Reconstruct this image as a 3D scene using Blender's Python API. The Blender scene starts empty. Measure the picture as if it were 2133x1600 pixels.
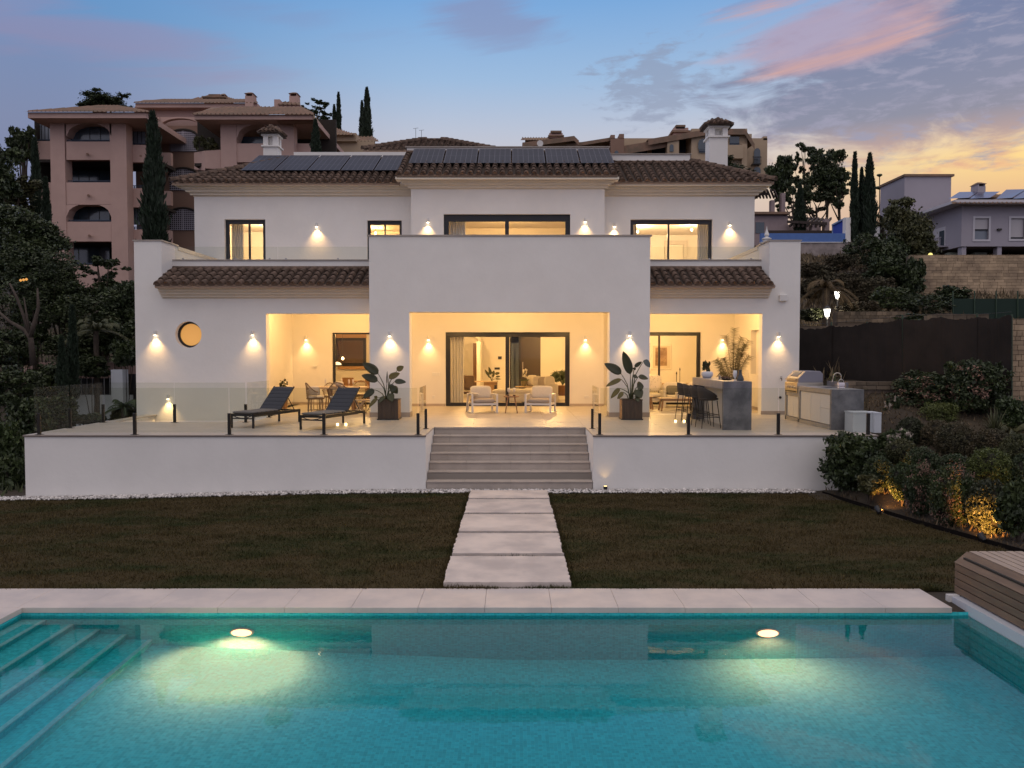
import bpy, math, random
import numpy as np
from mathutils import Vector, Matrix
from math import sin, cos, pi, radians as R
sc = bpy.context.scene
random.seed(7); rng = np.random.default_rng(7)
C = sc.collection

# ------------------------------------------------ camera
FP = 1725.0; CZ = 3.154; TH = math.atan(65/1725)
cd = bpy.data.cameras.new('camera'); cam = bpy.data.objects.new('camera', cd); C.objects.link(cam)
cam.location = (0, 0, CZ); cam.rotation_euler = (pi/2-TH, 0, 0)
cd.sensor_width = 36; cd.lens = 36*FP/2133; cd.clip_start = .05; cd.clip_end = 3000
sc.camera = cam

# ------------------------------------------------ world
W = bpy.data.worlds.new('World'); sc.world = W; W.use_nodes = True
nt = W.node_tree; nt.nodes.clear()
class NT:
    def __init__(s, t): s.t = t
    def node(s, typ, **kw):
        n = s.t.nodes.new(typ)
        for k, v in kw.items(): setattr(n, k, v)
        return n
    def put(s, sock, v):
        if hasattr(v, 'links') or isinstance(v, bpy.types.NodeSocket): s.t.links.new(v, sock)
        else: sock.default_value = v
    def m(s, op, a, b=0.0, c=0.0, clamp=False):
        n = s.node('ShaderNodeMath', operation=op, use_clamp=clamp)
        s.put(n.inputs[0], a); s.put(n.inputs[1], b); s.put(n.inputs[2], c)
        return n.outputs[0]
    def vm(s, op, a, b=(0, 0, 0)):
        n = s.node('ShaderNodeVectorMath', operation=op); s.put(n.inputs[0], a); s.put(n.inputs[1], b); return n.outputs[0]
    def mix(s, f, a, b, blend='MIX'):
        n = s.node('ShaderNodeMix', data_type='RGBA', blend_type=blend, clamp_factor=True)
        s.put(n.inputs[0], f); s.put(n.inputs[6], a if not isinstance(a, tuple) else (*a[:3], 1)); s.put(n.inputs[7], b if not isinstance(b, tuple) else (*b[:3], 1))
        return n.outputs[2]
    def ramp(s, f, stops, interp='LINEAR'):
        n = s.node('ShaderNodeValToRGB'); cr = n.color_ramp; cr.interpolation = interp
        while len(cr.elements) > 1: cr.elements.remove(cr.elements[-1])
        for i, (p, c) in enumerate(stops):
            e = cr.elements[0] if i == 0 else cr.elements.new(p)
            e.position = p; e.color = (*c[:3], 1) if isinstance(c, tuple) else (c, c, c, 1)
        s.put(n.inputs[0], f); return n.outputs[0]
    def noise(s, vec, scale, detail=4, rough=.5, dist=0.0):
        n = s.node('ShaderNodeTexNoise'); s.put(n.inputs['Vector'], vec)
        n.inputs['Scale'].default_value = scale; n.inputs['Detail'].default_value = detail
        n.inputs['Roughness'].default_value = rough; n.inputs['Distortion'].default_value = dist
        return n.outputs[0]
    def smooth(s, x, a, b):
        n = s.node('ShaderNodeMapRange', interpolation_type='SMOOTHSTEP', clamp=True)
        s.put(n.inputs[0], x); n.inputs[1].default_value = a; n.inputs[2].default_value = b; return n.outputs[0]
def lin(r, g, b):
    f = lambda c: (c/255/12.92 if c/255 <= .04045 else ((c/255+.055)/1.055)**2.4)
    return (f(r), f(g), f(b))
w = NT(nt)
tc = w.node('ShaderNodeTexCoord').outputs['Generated']
sep = w.node('ShaderNodeSeparateXYZ'); w.put(sep.inputs[0], tc); dx, dy, dz = sep.outputs
AZ = w.m('MULTIPLY', w.m('ARCTAN2', dx, dy), 57.2958)
EL = w.m('MULTIPLY', w.m('ARCSINE', dz), 57.2958)
elf = w.m('DIVIDE', w.m('MAXIMUM', EL, 0.0), 90.0)
blue = w.ramp(elf, [(0, lin(208, 186, 170)), (.13, lin(206, 196, 196)), (.165, lin(186, 194, 212)), (.2, lin(156, 186, 220)), (.25, lin(122, 168, 218)), (.32, lin(124, 164, 212)), (.5, lin(206, 198, 208)), (1, lin(255, 244, 236))])
warm = w.ramp(elf, [(0, lin(230, 150, 90)), (.10, lin(222, 178, 136)), (.128, lin(252, 216, 142)), (.150, lin(232, 208, 178)), (.175, lin(184, 194, 210)), (.25, lin(132, 168, 214)), (.34, lin(134, 166, 210)), (.5, lin(190, 172, 192)), (1, lin(255, 244, 236))])
left = w.ramp(elf, [(0, lin(120, 110, 128)), (.15, lin(128, 138, 170)), (.19, lin(122, 140, 178)), (.22, lin(104, 148, 196)), (.27, lin(94, 148, 204)), (.4, lin(130, 152, 196)), (.55, lin(190, 184, 202)), (1, lin(255, 244, 236))])
fr = w.smooth(AZ, 7.0, 33.0); fb = w.smooth(w.m('ABSOLUTE', AZ), 75.0, 40.0)
fl = w.smooth(AZ, -4.0, -30.0)
base = w.mix(w.m('MULTIPLY', fr, fb), blue, warm)
base = w.mix(fl, base, left)
backc = w.ramp(elf, [(0, lin(178, 178, 204)), (.2, lin(204, 201, 216)), (.5, lin(238, 226, 222)), (1, lin(255, 244, 236))])
base = w.mix(w.smooth(w.m('ABSOLUTE', AZ), 60.0, 110.0), base, backc)
# clouds: noise on a high plane, gathered in banks
def comb(x, y, z=0.0):
    n = w.node('ShaderNodeCombineXYZ'); w.put(n.inputs[0], x); w.put(n.inputs[1], y); w.put(n.inputs[2], z); return n.outputs[0]
cv = comb(w.m('MULTIPLY', AZ, .05), w.m('MULTIPLY', EL, .16), 0.0)
n1 = w.noise(cv, 3.2, 8, .6, .5); n2 = w.noise(cv, 9.0, 6, .62, .3)
streak = w.noise(comb(w.m('MULTIPLY', AZ, .035), w.m('MULTIPLY', w.m('SUBTRACT', EL, w.m('MULTIPLY', AZ, .16)), .3), 3.0), 2.4, 6, .55, .4)
def bank(az, el, ra, re, slant=0.0):
    a = w.m('SUBTRACT', AZ, az); e = w.m('SUBTRACT', w.m('SUBTRACT', EL, el), w.m('MULTIPLY', a, slant))
    q = w.m('ADD', w.m('POWER', w.m('ABSOLUTE', w.m('DIVIDE', a, ra)), 2.0), w.m('POWER', w.m('ABSOLUTE', w.m('DIVIDE', e, re)), 2.0))
    return w.m('SUBTRACT', 1.0, w.m('SQRT', q))
def dens(b, n, k, a=.0, c=.45):
    return w.smooth(w.m('ADD', b, w.m('MULTIPLY', w.m('SUBTRACT', n, .5), k)), a, c)
c_big = dens(bank(30.5, 16.9, 15.5, 4.9, .07), n1, 1.9, -.2, .25)
c_top = dens(bank(34.0, 24.5, 19.0, 5.2, .05), streak, 2.0, -.05, .5)
c_pink = dens(bank(20.4, 19.5, 7.4, 2.5, .05), streak, 1.5, -.12, .4)
c_wisp = dens(bank(9.8, 17.4, 5.0, 3.0), n2, 3.4, .1, .8)
c_mid = dens(bank(-1.2, 21.6, 5.0, 1.9, -.1), streak, 2.6, .0, .8)
c_left = dens(bank(-27.0, 18.6, 12.0, 1.8, -.06), streak, 1.8, -.1, .7)
c_left2 = dens(bank(-22.0, 22.0, 14.0, 1.3, -.1), streak, 2.4, -.05, .8)
c_high = w.m('MULTIPLY', w.smooth(w.noise(tc, 2.2, 6, .58, .6), .52, .74), w.smooth(EL, 24.0, 34.0))
greyc = w.ramp(elf, [(0, lin(226, 168, 120)), (.122, lin(228, 174, 140)), (.140, lin(180, 154, 152)), (.160, lin(130, 134, 156)), (.22, lin(114, 124, 158)), (.5, lin(104, 116, 156))])
greyc = w.mix(w.smooth(n2, .46, .66), greyc, lin(148, 148, 172))
pinkc = w.mix(w.smooth(streak, .36, .68), lin(176, 156, 178), lin(220, 170, 158))
col = w.mix(w.m('MULTIPLY', c_wisp, .62), base, lin(140, 148, 172))
col = w.mix(w.m('MULTIPLY', c_mid, .6), col, lin(138, 142, 178))
col = w.mix(w.m('MULTIPLY', c_left, .42), col, lin(158, 136, 164))
col = w.mix(w.m('MULTIPLY', c_left2, .16), col, lin(142, 128, 162))
col = w.mix(w.m('MULTIPLY', c_high, .4), col, lin(150, 132, 158))
col = w.mix(w.m('MULTIPLY', c_top, .75), col, w.mix(w.smooth(n1, .48, .62), lin(132, 138, 176), lin(206, 160, 172)))
col = w.mix(w.m('MULTIPLY', c_big, .92), col, greyc)
col = w.mix(w.m('MULTIPLY', c_pink, .78), col, pinkc)
below = w.smooth(EL, -1.0, -12.0)
col = w.mix(below, col, lin(60, 58, 60))
bg = w.node('ShaderNodeBackground'); w.put(bg.inputs[0], col); bg.inputs[1].default_value = .93
SUN_AZ, SUN_EL = R(38), R(2.0)
sky = w.node('ShaderNodeTexSky', sky_type='NISHITA', sun_disc=False, sun_elevation=SUN_EL, sun_rotation=SUN_AZ, altitude=100, air_density=1.2, dust_density=1.5, ozone_density=2.5)
bg2 = w.node('ShaderNodeBackground'); w.put(bg2.inputs[0], sky.outputs[0]); bg2.inputs[1].default_value = .012
ad = w.node('ShaderNodeAddShader'); w.t.links.new(bg.outputs[0], ad.inputs[0]); w.t.links.new(bg2.outputs[0], ad.inputs[1])
wo = w.node('ShaderNodeOutputWorld'); w.t.links.new(ad.outputs[0], wo.inputs[0])
# the last of the sunset: a faint, broad warm sun just over the hills at the right
sd = bpy.data.lights.new('sun', 'SUN'); sd.energy = .12; sd.angle = R(12); sd.color = (1, .72, .5)
so = bpy.data.objects.new('sun', sd); C.objects.link(so)
so.rotation_euler = Vector((sin(SUN_AZ)*cos(R(6)), cos(SUN_AZ)*cos(R(6)), sin(R(6)))).to_track_quat('Z', 'Y').to_euler()
sc.view_settings.view_transform = 'Standard'; sc.view_settings.look = 'None'
sc.view_settings.exposure = .1; sc.view_settings.gamma = 1; sc.view_settings.use_curve_mapping = False
cy = sc.cycles; cy.use_denoising = True
try: cy.denoiser = 'OPENIMAGEDENOISE'
except Exception: pass
cy.max_bounces = 9; cy.diffuse_bounces = 4; cy.glossy_bounces = 4; cy.transmission_bounces = 7; cy.transparent_max_bounces = 16; cy.volume_bounces = 0
cy.sample_clamp_indirect = 3.0; cy.sample_clamp_direct = 0; cy.blur_glossy = .5
cy.caustics_reflective = False; cy.caustics_refractive = True

# ------------------------------------------------ helpers
def P(px, py, Y):
    k = (800-py)/FP; t = Y/(cos(TH)+k*sin(TH))
    return Vector(((px-1066.5)/FP*t, Y, CZ+t*(k*cos(TH)-sin(TH))))
def PX(px, Y, py=735): return P(px, py, Y).x
def PZ(py, Y): return P(1066, py, Y).z
def G(px, py, z):
    k = (800-py)/FP; t = (z-CZ)/(k*cos(TH)-sin(TH))
    return Vector(((px-1066.5)/FP*t, t*(cos(TH)+k*sin(TH)), z))
def sm(a, b, x):
    t = np.clip((x-a)/(b-a), 0, 1); return t*t*(3-2*t)

MATS = {}
def mat(name, col, rough=.6, metal=0, var=.0, vs=3.0, col2=None, bump=0, bs=40, emit=None, es=0, island=0, objr=0, spec=.5, coords='Object', stretch=None, sub=0):
    if name in MATS: return MATS[name]
    m = bpy.data.materials.new(name); m.use_nodes = True; t = NT(m.node_tree); b = m.node_tree.nodes['Principled BSDF']
    c = (*col[:3], 1); b.inputs['Roughness'].default_value = rough; b.inputs['Metallic'].default_value = metal
    b.inputs['Specular IOR Level'].default_value = spec
    co = t.node('ShaderNodeTexCoord').outputs[coords]
    if coords == 'Object' and not objr:   # world-locked pattern, so that neighbouring pieces differ
        co = t.node('ShaderNodeNewGeometry').outputs['Position']
    if stretch:
        mp = t.node('ShaderNodeMapping'); t.put(mp.inputs[0], co); mp.inputs['Scale'].default_value = stretch; co = mp.outputs[0]
    out = None
    if var or col2:
        f = t.smooth(t.noise(co, vs, 6, .6), .3, .7)
        c2 = col2 if col2 else tuple(x*(1-var) for x in col)
        out = t.mix(f, tuple(col), tuple(c2))
    if island:
        g = t.node('ShaderNodeNewGeometry').outputs['Random Per Island']
        k = t.m('ADD', t.m('MULTIPLY', g, 2*island), 1-island)
        cc = t.node('ShaderNodeCombineXYZ'); [t.put(cc.inputs[i], k) for i in range(3)]
        out = t.mix(1.0, out if out else tuple(col), cc.outputs[0], 'MULTIPLY')
    if objr:
        g = t.node('ShaderNodeObjectInfo').outputs['Random']
        k = t.m('ADD', t.m('MULTIPLY', g, 2*objr), 1-objr)
        cc = t.node('ShaderNodeCombineXYZ'); [t.put(cc.inputs[i], k) for i in range(3)]
        out = t.mix(1.0, out if out else tuple(col), cc.outputs[0], 'MULTIPLY')
    if out: t.put(b.inputs['Base Color'], out)
    else: b.inputs['Base Color'].default_value = c
    if bump:
        bn = t.node('ShaderNodeBump'); bn.inputs['Strength'].default_value = bump; bn.inputs['Distance'].default_value = .02
        t.put(bn.inputs['Height'], t.noise(co, bs, 5, .6)); t.put(b.inputs['Normal'], bn.outputs[0])
    if emit: b.inputs['Emission Color'].default_value = (*emit, 1); b.inputs['Emission Strength'].default_value = es
    MATS[name] = m; return m

def glassmat(name, tint=(.9, .92, .9), ior=1.45, rough=0.0):
    if name in MATS: return MATS[name]
    m = bpy.data.materials.new(name); m.use_nodes = True; t = NT(m.node_tree); t.t.nodes.clear()
    tr = t.node('ShaderNodeBsdfTransparent'); tr.inputs[0].default_value = (*tint, 1)
    gl = t.node('ShaderNodeBsdfGlossy'); gl.inputs['Roughness'].default_value = rough
    fz = t.node('ShaderNodeFresnel'); fz.inputs[0].default_value = ior
    mx = t.node('ShaderNodeMixShader'); t.put(mx.inputs[0], t.m('MULTIPLY', fz.outputs[0], t.m('SUBTRACT', 1.0, t.node('ShaderNodeNewGeometry').outputs['Backfacing']))); t.t.links.new(tr.outputs[0], mx.inputs[1]); t.t.links.new(gl.outputs[0], mx.inputs[2])
    o = t.node('ShaderNodeOutputMaterial'); t.t.links.new(mx.outputs[0], o.inputs[0]); MATS[name] = m; return m
def emitmat(name, col, s):
    return mat(name, (0, 0, 0), .5, emit=col, es=s)

def rootloc(o):
    l = Vector((0, 0, 0))
    while o: l += o.location; o = o.parent
    return l
def link(o, parent=None, **props):
    C.objects.link(o)
    if parent: o.parent = parent
    for k, v in props.items(): o[k] = v
    return o
def thing(name, label, cat, loc=(0, 0, 0), group=None):
    o = bpy.data.objects.new(name, None); o.empty_display_size = .2; C.objects.link(o); o.location = loc
    o['label'] = label; o['category'] = cat
    if group: o['group'] = group
    return o
def tag(o, label, cat, group=None, kind=None):
    o['label'] = label; o['category'] = cat
    if group: o['group'] = group
    if kind: o['kind'] = kind
    return o
class MB:
    def __init__(s): s.v = []; s.f = []
    def add(s, vs, fs):
        n = len(s.v); s.v += [tuple(v) for v in vs]; s.f += [tuple(n+i for i in f) for f in fs]; return s
    def box(s, x0, x1, y0, y1, z0, z1):
        vs = [(x, y, z) for z in (z0, z1) for y in (y0, y1) for x in (x0, x1)]
        return s.add(vs, [(0, 2, 3, 1), (4, 5, 7, 6), (0, 1, 5, 4), (2, 6, 7, 3), (0, 4, 6, 2), (1, 3, 7, 5)])
    def obox(s, c, size, M=None):
        a, b, d = [x/2 for x in size]; vs = [Vector((x, y, z)) for z in (-d, d) for y in (-b, b) for x in (-a, a)]
        if M is not None: vs = [M @ v for v in vs]
        vs = [v+Vector(c) for v in vs]
        return s.add(vs, [(0, 2, 3, 1), (4, 5, 7, 6), (0, 1, 5, 4), (2, 6, 7, 3), (0, 4, 6, 2), (1, 3, 7, 5)])
    def bar(s, a, b, wd, ht):      # rectangular bar from a to b
        a, b = Vector(a), Vector(b); d = b-a; q = d.to_track_quat('Y', 'Z').to_matrix()
        return s.obox((a+b)/2, (wd, d.length, ht), q)
    def tube(s, pts, r, n=8, cap=True):
        pts = [Vector(p) for p in pts]; rs = r if isinstance(r, (list, tuple)) else [r]*len(pts)
        k = len(s.v); ref = None
        for i, p in enumerate(pts):
            d = (pts[min(i+1, len(pts)-1)]-pts[max(i-1, 0)]).normalized()
            if ref is None: ref = d.orthogonal().normalized()
            ref = (ref-d*ref.dot(d)); ref = ref.normalized() if ref.length > 1e-6 else d.orthogonal().normalized()
            b = d.cross(ref)
            for j in range(n):
                a = 2*pi*j/n; s.v.append(tuple(p+(ref*cos(a)+b*sin(a))*rs[i]))
        for i in range(len(pts)-1):
            for j in range(n):
                s.f.append((k+i*n+j, k+i*n+(j+1) % n, k+(i+1)*n+(j+1) % n, k+(i+1)*n+j))
        if cap: s.f.append(tuple(k+j for j in range(n))[::-1]); s.f.append(tuple(k+(len(pts)-1)*n+j for j in range(n)))
        return s
    def lathe(s, prof, c=(0, 0, 0), n=20, M=None):
        k = len(s.v); c = Vector(c)
        for (r, z) in prof:
            for j in range(n):
                v = Vector((r*cos(2*pi*j/n), r*sin(2*pi*j/n), z))
                if M is not None: v = M @ v
                s.v.append(tuple(v+c))
        for i in range(len(prof)-1):
            for j in range(n):
                s.f.append((k+i*n+j, k+i*n+(j+1) % n, k+(i+1)*n+(j+1) % n, k+(i+1)*n+j))
        s.f.append(tuple(k+j for j in range(n))[::-1]); s.f.append(tuple(k+(len(prof)-1)*n+j for j in range(n)))
        return s
    def prism(s, poly, y0, y1, axis='y'):     # polygon in xz swept in y (or yz in x, or xy in z)
        n = len(poly)
        mk = {'y': lambda a, b, t: (a, t, b), 'x': lambda a, b, t: (t, a, b), 'z': lambda a, b, t: (a, b, t)}[axis]
        vs = [mk(a, b, y0) for a, b in poly]+[mk(a, b, y1) for a, b in poly]
        fs = [tuple(range(n)), tuple(range(2*n-1, n-1, -1))]+[(i, (i+1) % n, n+(i+1) % n, n+i) for i in range(n)]
        return s.add(vs, fs)
    def wall(s, u0, u1, z0, z1, t0, t1, holes=(), axis='x'):
        us = sorted({u0, u1, *[h[0] for h in holes], *[h[1] for h in holes]}); us = [u for u in us if u0 <= u <= u1]
        zs = sorted({z0, z1, *[h[2] for h in holes], *[h[3] for h in holes]}); zs = [z for z in zs if z0 <= z <= z1]
        nu, nz = len(us)-1, len(zs)-1
        full = [[not any(h[0] <= (us[i]+us[i+1])/2 <= h[1] and h[2] <= (zs[j]+zs[j+1])/2 <= h[3] for h in holes) for j in range(nz)] for i in range(nu)]
        V = (lambda u, t, z: (u, t, z)) if axis == 'x' else (lambda u, t, z: (t, u, z))
        def q(*p): s.add(p, [(0, 1, 2, 3)])
        F = lambda i, j: 0 <= i < nu and 0 <= j < nz and full[i][j]
        for i in range(nu):
            for j in range(nz):
                if not full[i][j]: continue
                a, b, c, d = us[i], us[i+1], zs[j], zs[j+1]
                q(V(a, t0, c), V(b, t0, c), V(b, t0, d), V(a, t0, d)); q(V(a, t1, c), V(a, t1, d), V(b, t1, d), V(b, t1, c))
                if not F(i-1, j): q(V(a, t0, c), V(a, t0, d), V(a, t1, d), V(a, t1, c))
                if not F(i+1, j): q(V(b, t0, c), V(b, t1, c), V(b, t1, d), V(b, t0, d))
                if not F(i, j-1): q(V(a, t0, c), V(a, t1, c), V(b, t1, c), V(b, t0, c))
                if not F(i, j+1): q(V(a, t0, d), V(b, t0, d), V(b, t1, d), V(a, t1, d))
        return s
    def arch(s, x0, x1, zs, ztop, rise, y0, y1, n=14):   # solid spandrel above an elliptical arch, filling up to ztop
        k = len(s.v); cx = (x0+x1)/2; a = (x1-x0)/2
        for i in range(n+1):
            x = x0+(x1-x0)*i/n; z = zs+rise*math.sqrt(max(0, 1-((x-cx)/a)**2))
            s.v += [(x, y0, z), (x, y1, z), (x, y0, ztop), (x, y1, ztop)]
        for i in range(n):
            p = k+4*i; q = p+4
            s.f += [(p, q, q+2, p+2), (p+1, p+3, q+3, q+1), (p, p+1, q+1, q)]
        return s
    def build(s, name, m, parent=None, smooth=False, bevel=0, **props):
        me = bpy.data.meshes.new(name); off = rootloc(parent)
        vs = [(x-off.x, y-off.y, z-off.z) for x, y, z in s.v] if parent else s.v
        me.from_pydata(vs, [], s.f); me.update()
        if m: me.materials.append(m)
        if smooth: me.polygons.foreach_set('use_smooth', [True]*len(me.polygons))
        o = bpy.data.objects.new(name, me); link(o, parent, **props)
        import bmesh
        bm = bmesh.new(); bm.from_mesh(me); bmesh.ops.recalc_face_normals(bm, faces=bm.faces); bm.to_mesh(me); bm.free()
        if bevel:
            b = o.modifiers.new('bevel', 'BEVEL'); b.width = bevel; b.segments = 2; b.limit_method = 'ANGLE'
        return o
def dup(root, loc=None, rotz=None, label=None, scale=None):
    r = root.copy(); C.objects.link(r)
    if loc is not None: r.location = loc
    if rotz is not None: r.rotation_euler = (0, 0, rotz)
    if scale is not None: r.scale = (scale,)*3
    if label: r['label'] = label
    def kids(a, b):
        for ch in [c for c in bpy.data.objects if c.parent == a]:
            d = ch.copy(); C.objects.link(d); d.parent = b; kids(ch, d)
    kids(root, r); return r
def light(name, typ, loc, power, color, parent=None, **kw):
    l = bpy.data.lights.new(name, typ); l.energy = power; l.color = color
    rot = kw.pop('rot', None)
    for k, v in kw.items(): setattr(l, k, v)
    o = bpy.data.objects.new(name, l); off = rootloc(parent); link(o, parent); o.location = Vector(loc)-off
    if rot is not None: o.rotation_euler = rot
    return o
def npmesh(name, verts, quads, m, parent=None, loc=None, **props):
    me = bpy.data.meshes.new(name); nv, nq = len(verts), len(quads); k = quads.shape[1]
    me.vertices.add(nv); me.vertices.foreach_set('co', np.asarray(verts, np.float32).ravel())
    me.loops.add(nq*k); me.loops.foreach_set('vertex_index', quads.astype(np.int32).ravel())
    me.polygons.add(nq); me.polygons.foreach_set('loop_start', (np.arange(nq)*k).astype(np.int32)); me.polygons.foreach_set('loop_total', np.full(nq, k, np.int32))
    me.update(); me.validate(); me.materials.append(m)
    o = bpy.data.objects.new(name, me); link(o, parent, **props)
    if loc is not None: o.location = loc
    return o

# ------------------------------------------------ materials
plaster = mat('white_plaster', (.87, .845, .81), .85, col2=(.81, .785, .75), vs=.6, bump=.32, bs=5)
plaster_in = mat('interior_paint', (.80, .76, .70), .8, var=.03, vs=2)
trim = mat('cream_cornice', (.80, .72, .60), .8, var=.06, vs=3)
stonecap = mat('stone_coping', (.42, .37, .33), .6, var=.15, vs=6)
tile_floor = mat('porcelain_tile', (.52, .46, .40), .42, col2=(.45, .40, .35), vs=2.5, bump=.05, bs=30)
stair_m = mat('stair_stone', (.50, .43, .37), .55, col2=(.42, .36, .31), vs=3)
skirt_m = mat('skirting', (.46, .38, .32), .6, var=.1, vs=4)
rooft = mat('clay_tile', (.19, .125, .09), .9, col2=(.085, .06, .048), vs=9, objr=.28, bump=.3, bs=30)
rooft_s = mat('clay_tile_mass', (.19, .125, .09), .9, col2=(.085, .06, .048), vs=9, island=.25)
roof_ch = mat('roof_channel', (.085, .065, .055), .95, var=.3, vs=8)
black = mat('black_aluminium', (.012, .012, .014), .35)
darkm = mat('dark_steel', (.05, .045, .04), .35, metal=.8)
glass = glassmat('clear_glass', (.97, .97, .96), 1.35)
rail_glass = glassmat('railing_glass', (.93, .94, .91), 1.3)
curtain_m = mat('curtain_linen', (.78, .74, .66), .9)
whitem = mat('white_metal', (.75, .73, .70), .4)
cush = mat('cream_fabric', (.68, .62, .53), .95, var=.08, vs=30, bump=.1, bs=200)
wood = mat('teak', (.34, .20, .11), .5, col2=(.24, .13, .07), vs=3, stretch=(1, 1, 12))
woodl = mat('pale_wood', (.55, .42, .29), .55, col2=(.45, .33, .22), vs=3, stretch=(8, 1, 1))
greystone = mat('grey_stone', (.22, .215, .235), .45, col2=(.10, .10, .115), vs=2.6, bump=.05)
greystone_l = mat('grey_stone_top', (.36, .34, .33), .35, col2=(.28, .27, .26), vs=2.5)
leaf_dk = mat('dark_leaf', (0.0252, 0.0396, 0.0158), .55, island=.45, col2=(.05, .07, .02), vs=1.2)
leaf_md = mat('green_leaf', (0.0396, 0.0612, 0.0158), .55, island=.45, col2=(.035, .055, .02), vs=1.5)
leaf_ol = mat('olive_leaf', (0.092, 0.088, 0.032), .6, island=.4, col2=(.05, .06, .025), vs=1.5)
leaf_br = mat('bright_leaf', (0.10, 0.12, 0.022), .55, island=.5, col2=(.07, .09, .022), vs=2)
leaf_dry = mat('dry_scrub', (0.0792, 0.0612, 0.0360), .9, island=.4, col2=(.06, .055, .03), vs=.6)
leaf_cy = mat('cypress_leaf', (0.0158, 0.0302, 0.0144), .7, island=.4)
leaf_pk = mat('pink_blossom', (.22, .13, .095), .8, island=.3)
leaf_wh = mat('white_blossom', (.42, .36, .31), .8, island=.3)
bark = mat('bark', (.075, .055, .04), .9, var=.4, vs=6, bump=.5, bs=20)
paddle = mat('paddle_leaf', (.030, .036, .014), .38, col2=(.055, .052, .016), vs=4)
paddle2 = mat('paddle_leaf_yellow', (.16, .12, .02), .4, col2=(.11, .09, .02), vs=6)
pinkw = mat('terracotta_pink_wall', (.56, .38, .325), .9, var=.12, vs=.5)
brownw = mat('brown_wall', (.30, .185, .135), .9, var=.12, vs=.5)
tanw = mat('tan_wall', (.50, .38, .26), .9, var=.12, vs=.5)
greyw = mat('lilac_grey_wall', (.42, .39, .44), .9, var=.06, vs=.4)
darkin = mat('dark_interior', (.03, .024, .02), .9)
farglass = mat('far_window_glass', (.05, .07, .09), .12, spec=.8)
farglass2 = mat('pale_window_glass', (.22, .25, .30), .3)
railblue = mat('blue_rail', (.03, .05, .09), .5)
WARM = (1, .585, .205); WARM2 = (1, .66, .33)
# ================================================ terrain
POOL = (-6.13, 5.72, 3.0, 10.23)      # x0 x1 y0 y1
def edge_x(y): return np.interp(y, [10, 13.1, 15.5, 18.8, 19.2, 60], [9.0, 8.1, 7.55, 6.95, 8.7, 8.9])
def H(x, y):
    x = np.asarray(x, float); y = np.asarray(y, float)
    zl = np.interp(y, [5, 19, 28, 34, 40, 50, 61, 80, 110], [-.06, -.2, -.2, .1, 1.2, 4.6, 7.0, 11.5, 13])
    zc = np.interp(y, [5, 19, 40, 50, 60, 80, 110], [-.06, -.03, -.03, 2.5, 6.5, 12.5, 14])
    zr = np.interp(y, [5, 15.8, 24, 30, 38, 47, 60, 80, 110], [-.06, -.02, 2.1, 2.75, 4.2, 6.2, 10.2, 14.6, 15])
    wl = sm(-2, -12, x) if True else 0
    e = edge_x(y); wr = sm(0, 1.3, x-e)
    z = zc*(1-wl)+zl*wl; z = z*(1-wr)+zr*wr
    return z+np.where((y > 26) & ((x > 10) | (x < -14) | (y > 45)), .25*np.sin(x*.9)*np.cos(y*.7), 0)
xs = sorted(set(list(np.arange(-40, 50, .75))+[POOL[0]-.06, POOL[1]+.06]+[-600, -300, -150, -80, -60, -50, 60, 80, 110, 160, 300, 600]))
ys = sorted(set(list(np.arange(-10, 100, .75))+[POOL[2]-.06, POOL[3]+.06]+[-400, -200, -80, -40, -20, 110, 130, 170, 240, 400, 900]))
X, Y = np.meshgrid(xs, ys, indexing='ij'); Z = H(X, Y)-.012
near = (X > -6.9) & (X < 6.6) & (Y > 1.5) & (Y < 10.9)
Z = np.where(near, np.minimum(Z, -.09), Z)
nx, ny = len(xs), len(ys); idx = np.arange(nx*ny).reshape(nx, ny)
q = np.stack([idx[:-1, :-1], idx[1:, :-1], idx[1:, 1:], idx[:-1, 1:]], -1)
mx_, my_ = (X[:-1, :-1]+X[1:, 1:])/2, (Y[:-1, :-1]+Y[1:, 1:])/2
keep = ~((mx_ > POOL[0]-.05) & (mx_ < POOL[1]+.05) & (my_ > POOL[2]-.05) & (my_ < POOL[3]+.05))
keep &= ~((mx_ > -11.3) & (mx_ < 8.4) & (my_ > 22.4) & (my_ < 26) & (mx_ < -7))
soil = mat('soil', (.036, .027, .018), .95, col2=(.062, .046, .028), vs=.5, bump=.8, bs=6)
g = npmesh('ground', np.stack([X, Y, Z], -1).reshape(-1, 3), q[keep], soil); g['kind'] = 'structure'
# lawn sheet 6 mm above the ground, following its fall towards the left
lx = np.arange(-16, 9.3, .3); ly = np.concatenate([np.arange(11.02, 18.62, .3), [18.62]])
X, Y = np.meshgrid(lx, ly, indexing='ij'); X = np.minimum(X, edge_x(Y)-.04)
Z = H(X, Y)+.0; idx = np.arange(X.size).reshape(X.shape); q = np.stack([idx[:-1, :-1], idx[1:, :-1], idx[1:, 1:], idx[:-1, 1:]], -1).reshape(-1, 4)
mlawn = bpy.data.materials.new('lawn'); mlawn.use_nodes = True; t = NT(mlawn.node_tree); b = mlawn.node_tree.nodes['Principled BSDF']
pos = t.node('ShaderNodeNewGeometry').outputs['Position']; b.inputs['Roughness'].default_value = .95; b.inputs['Specular IOR Level'].default_value = .1
mp = t.node('ShaderNodeMapping'); t.put(mp.inputs[0], pos); mp.inputs['Scale'].default_value = (.7, 1.3, 1)
f1 = t.smooth(t.noise(mp.outputs[0], .55, 5, .6, .4), .42, .62); f2 = t.smooth(t.noise(mp.outputs[0], 2.6, 6, .7), .35, .7)
lc = t.mix(f1, (.052, .038, .017), (.022, .028, .008)); lc = t.mix(t.m('MULTIPLY', f2, .7), lc, (.064, .050, .024))
t.put(b.inputs['Base Color'], lc)
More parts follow.
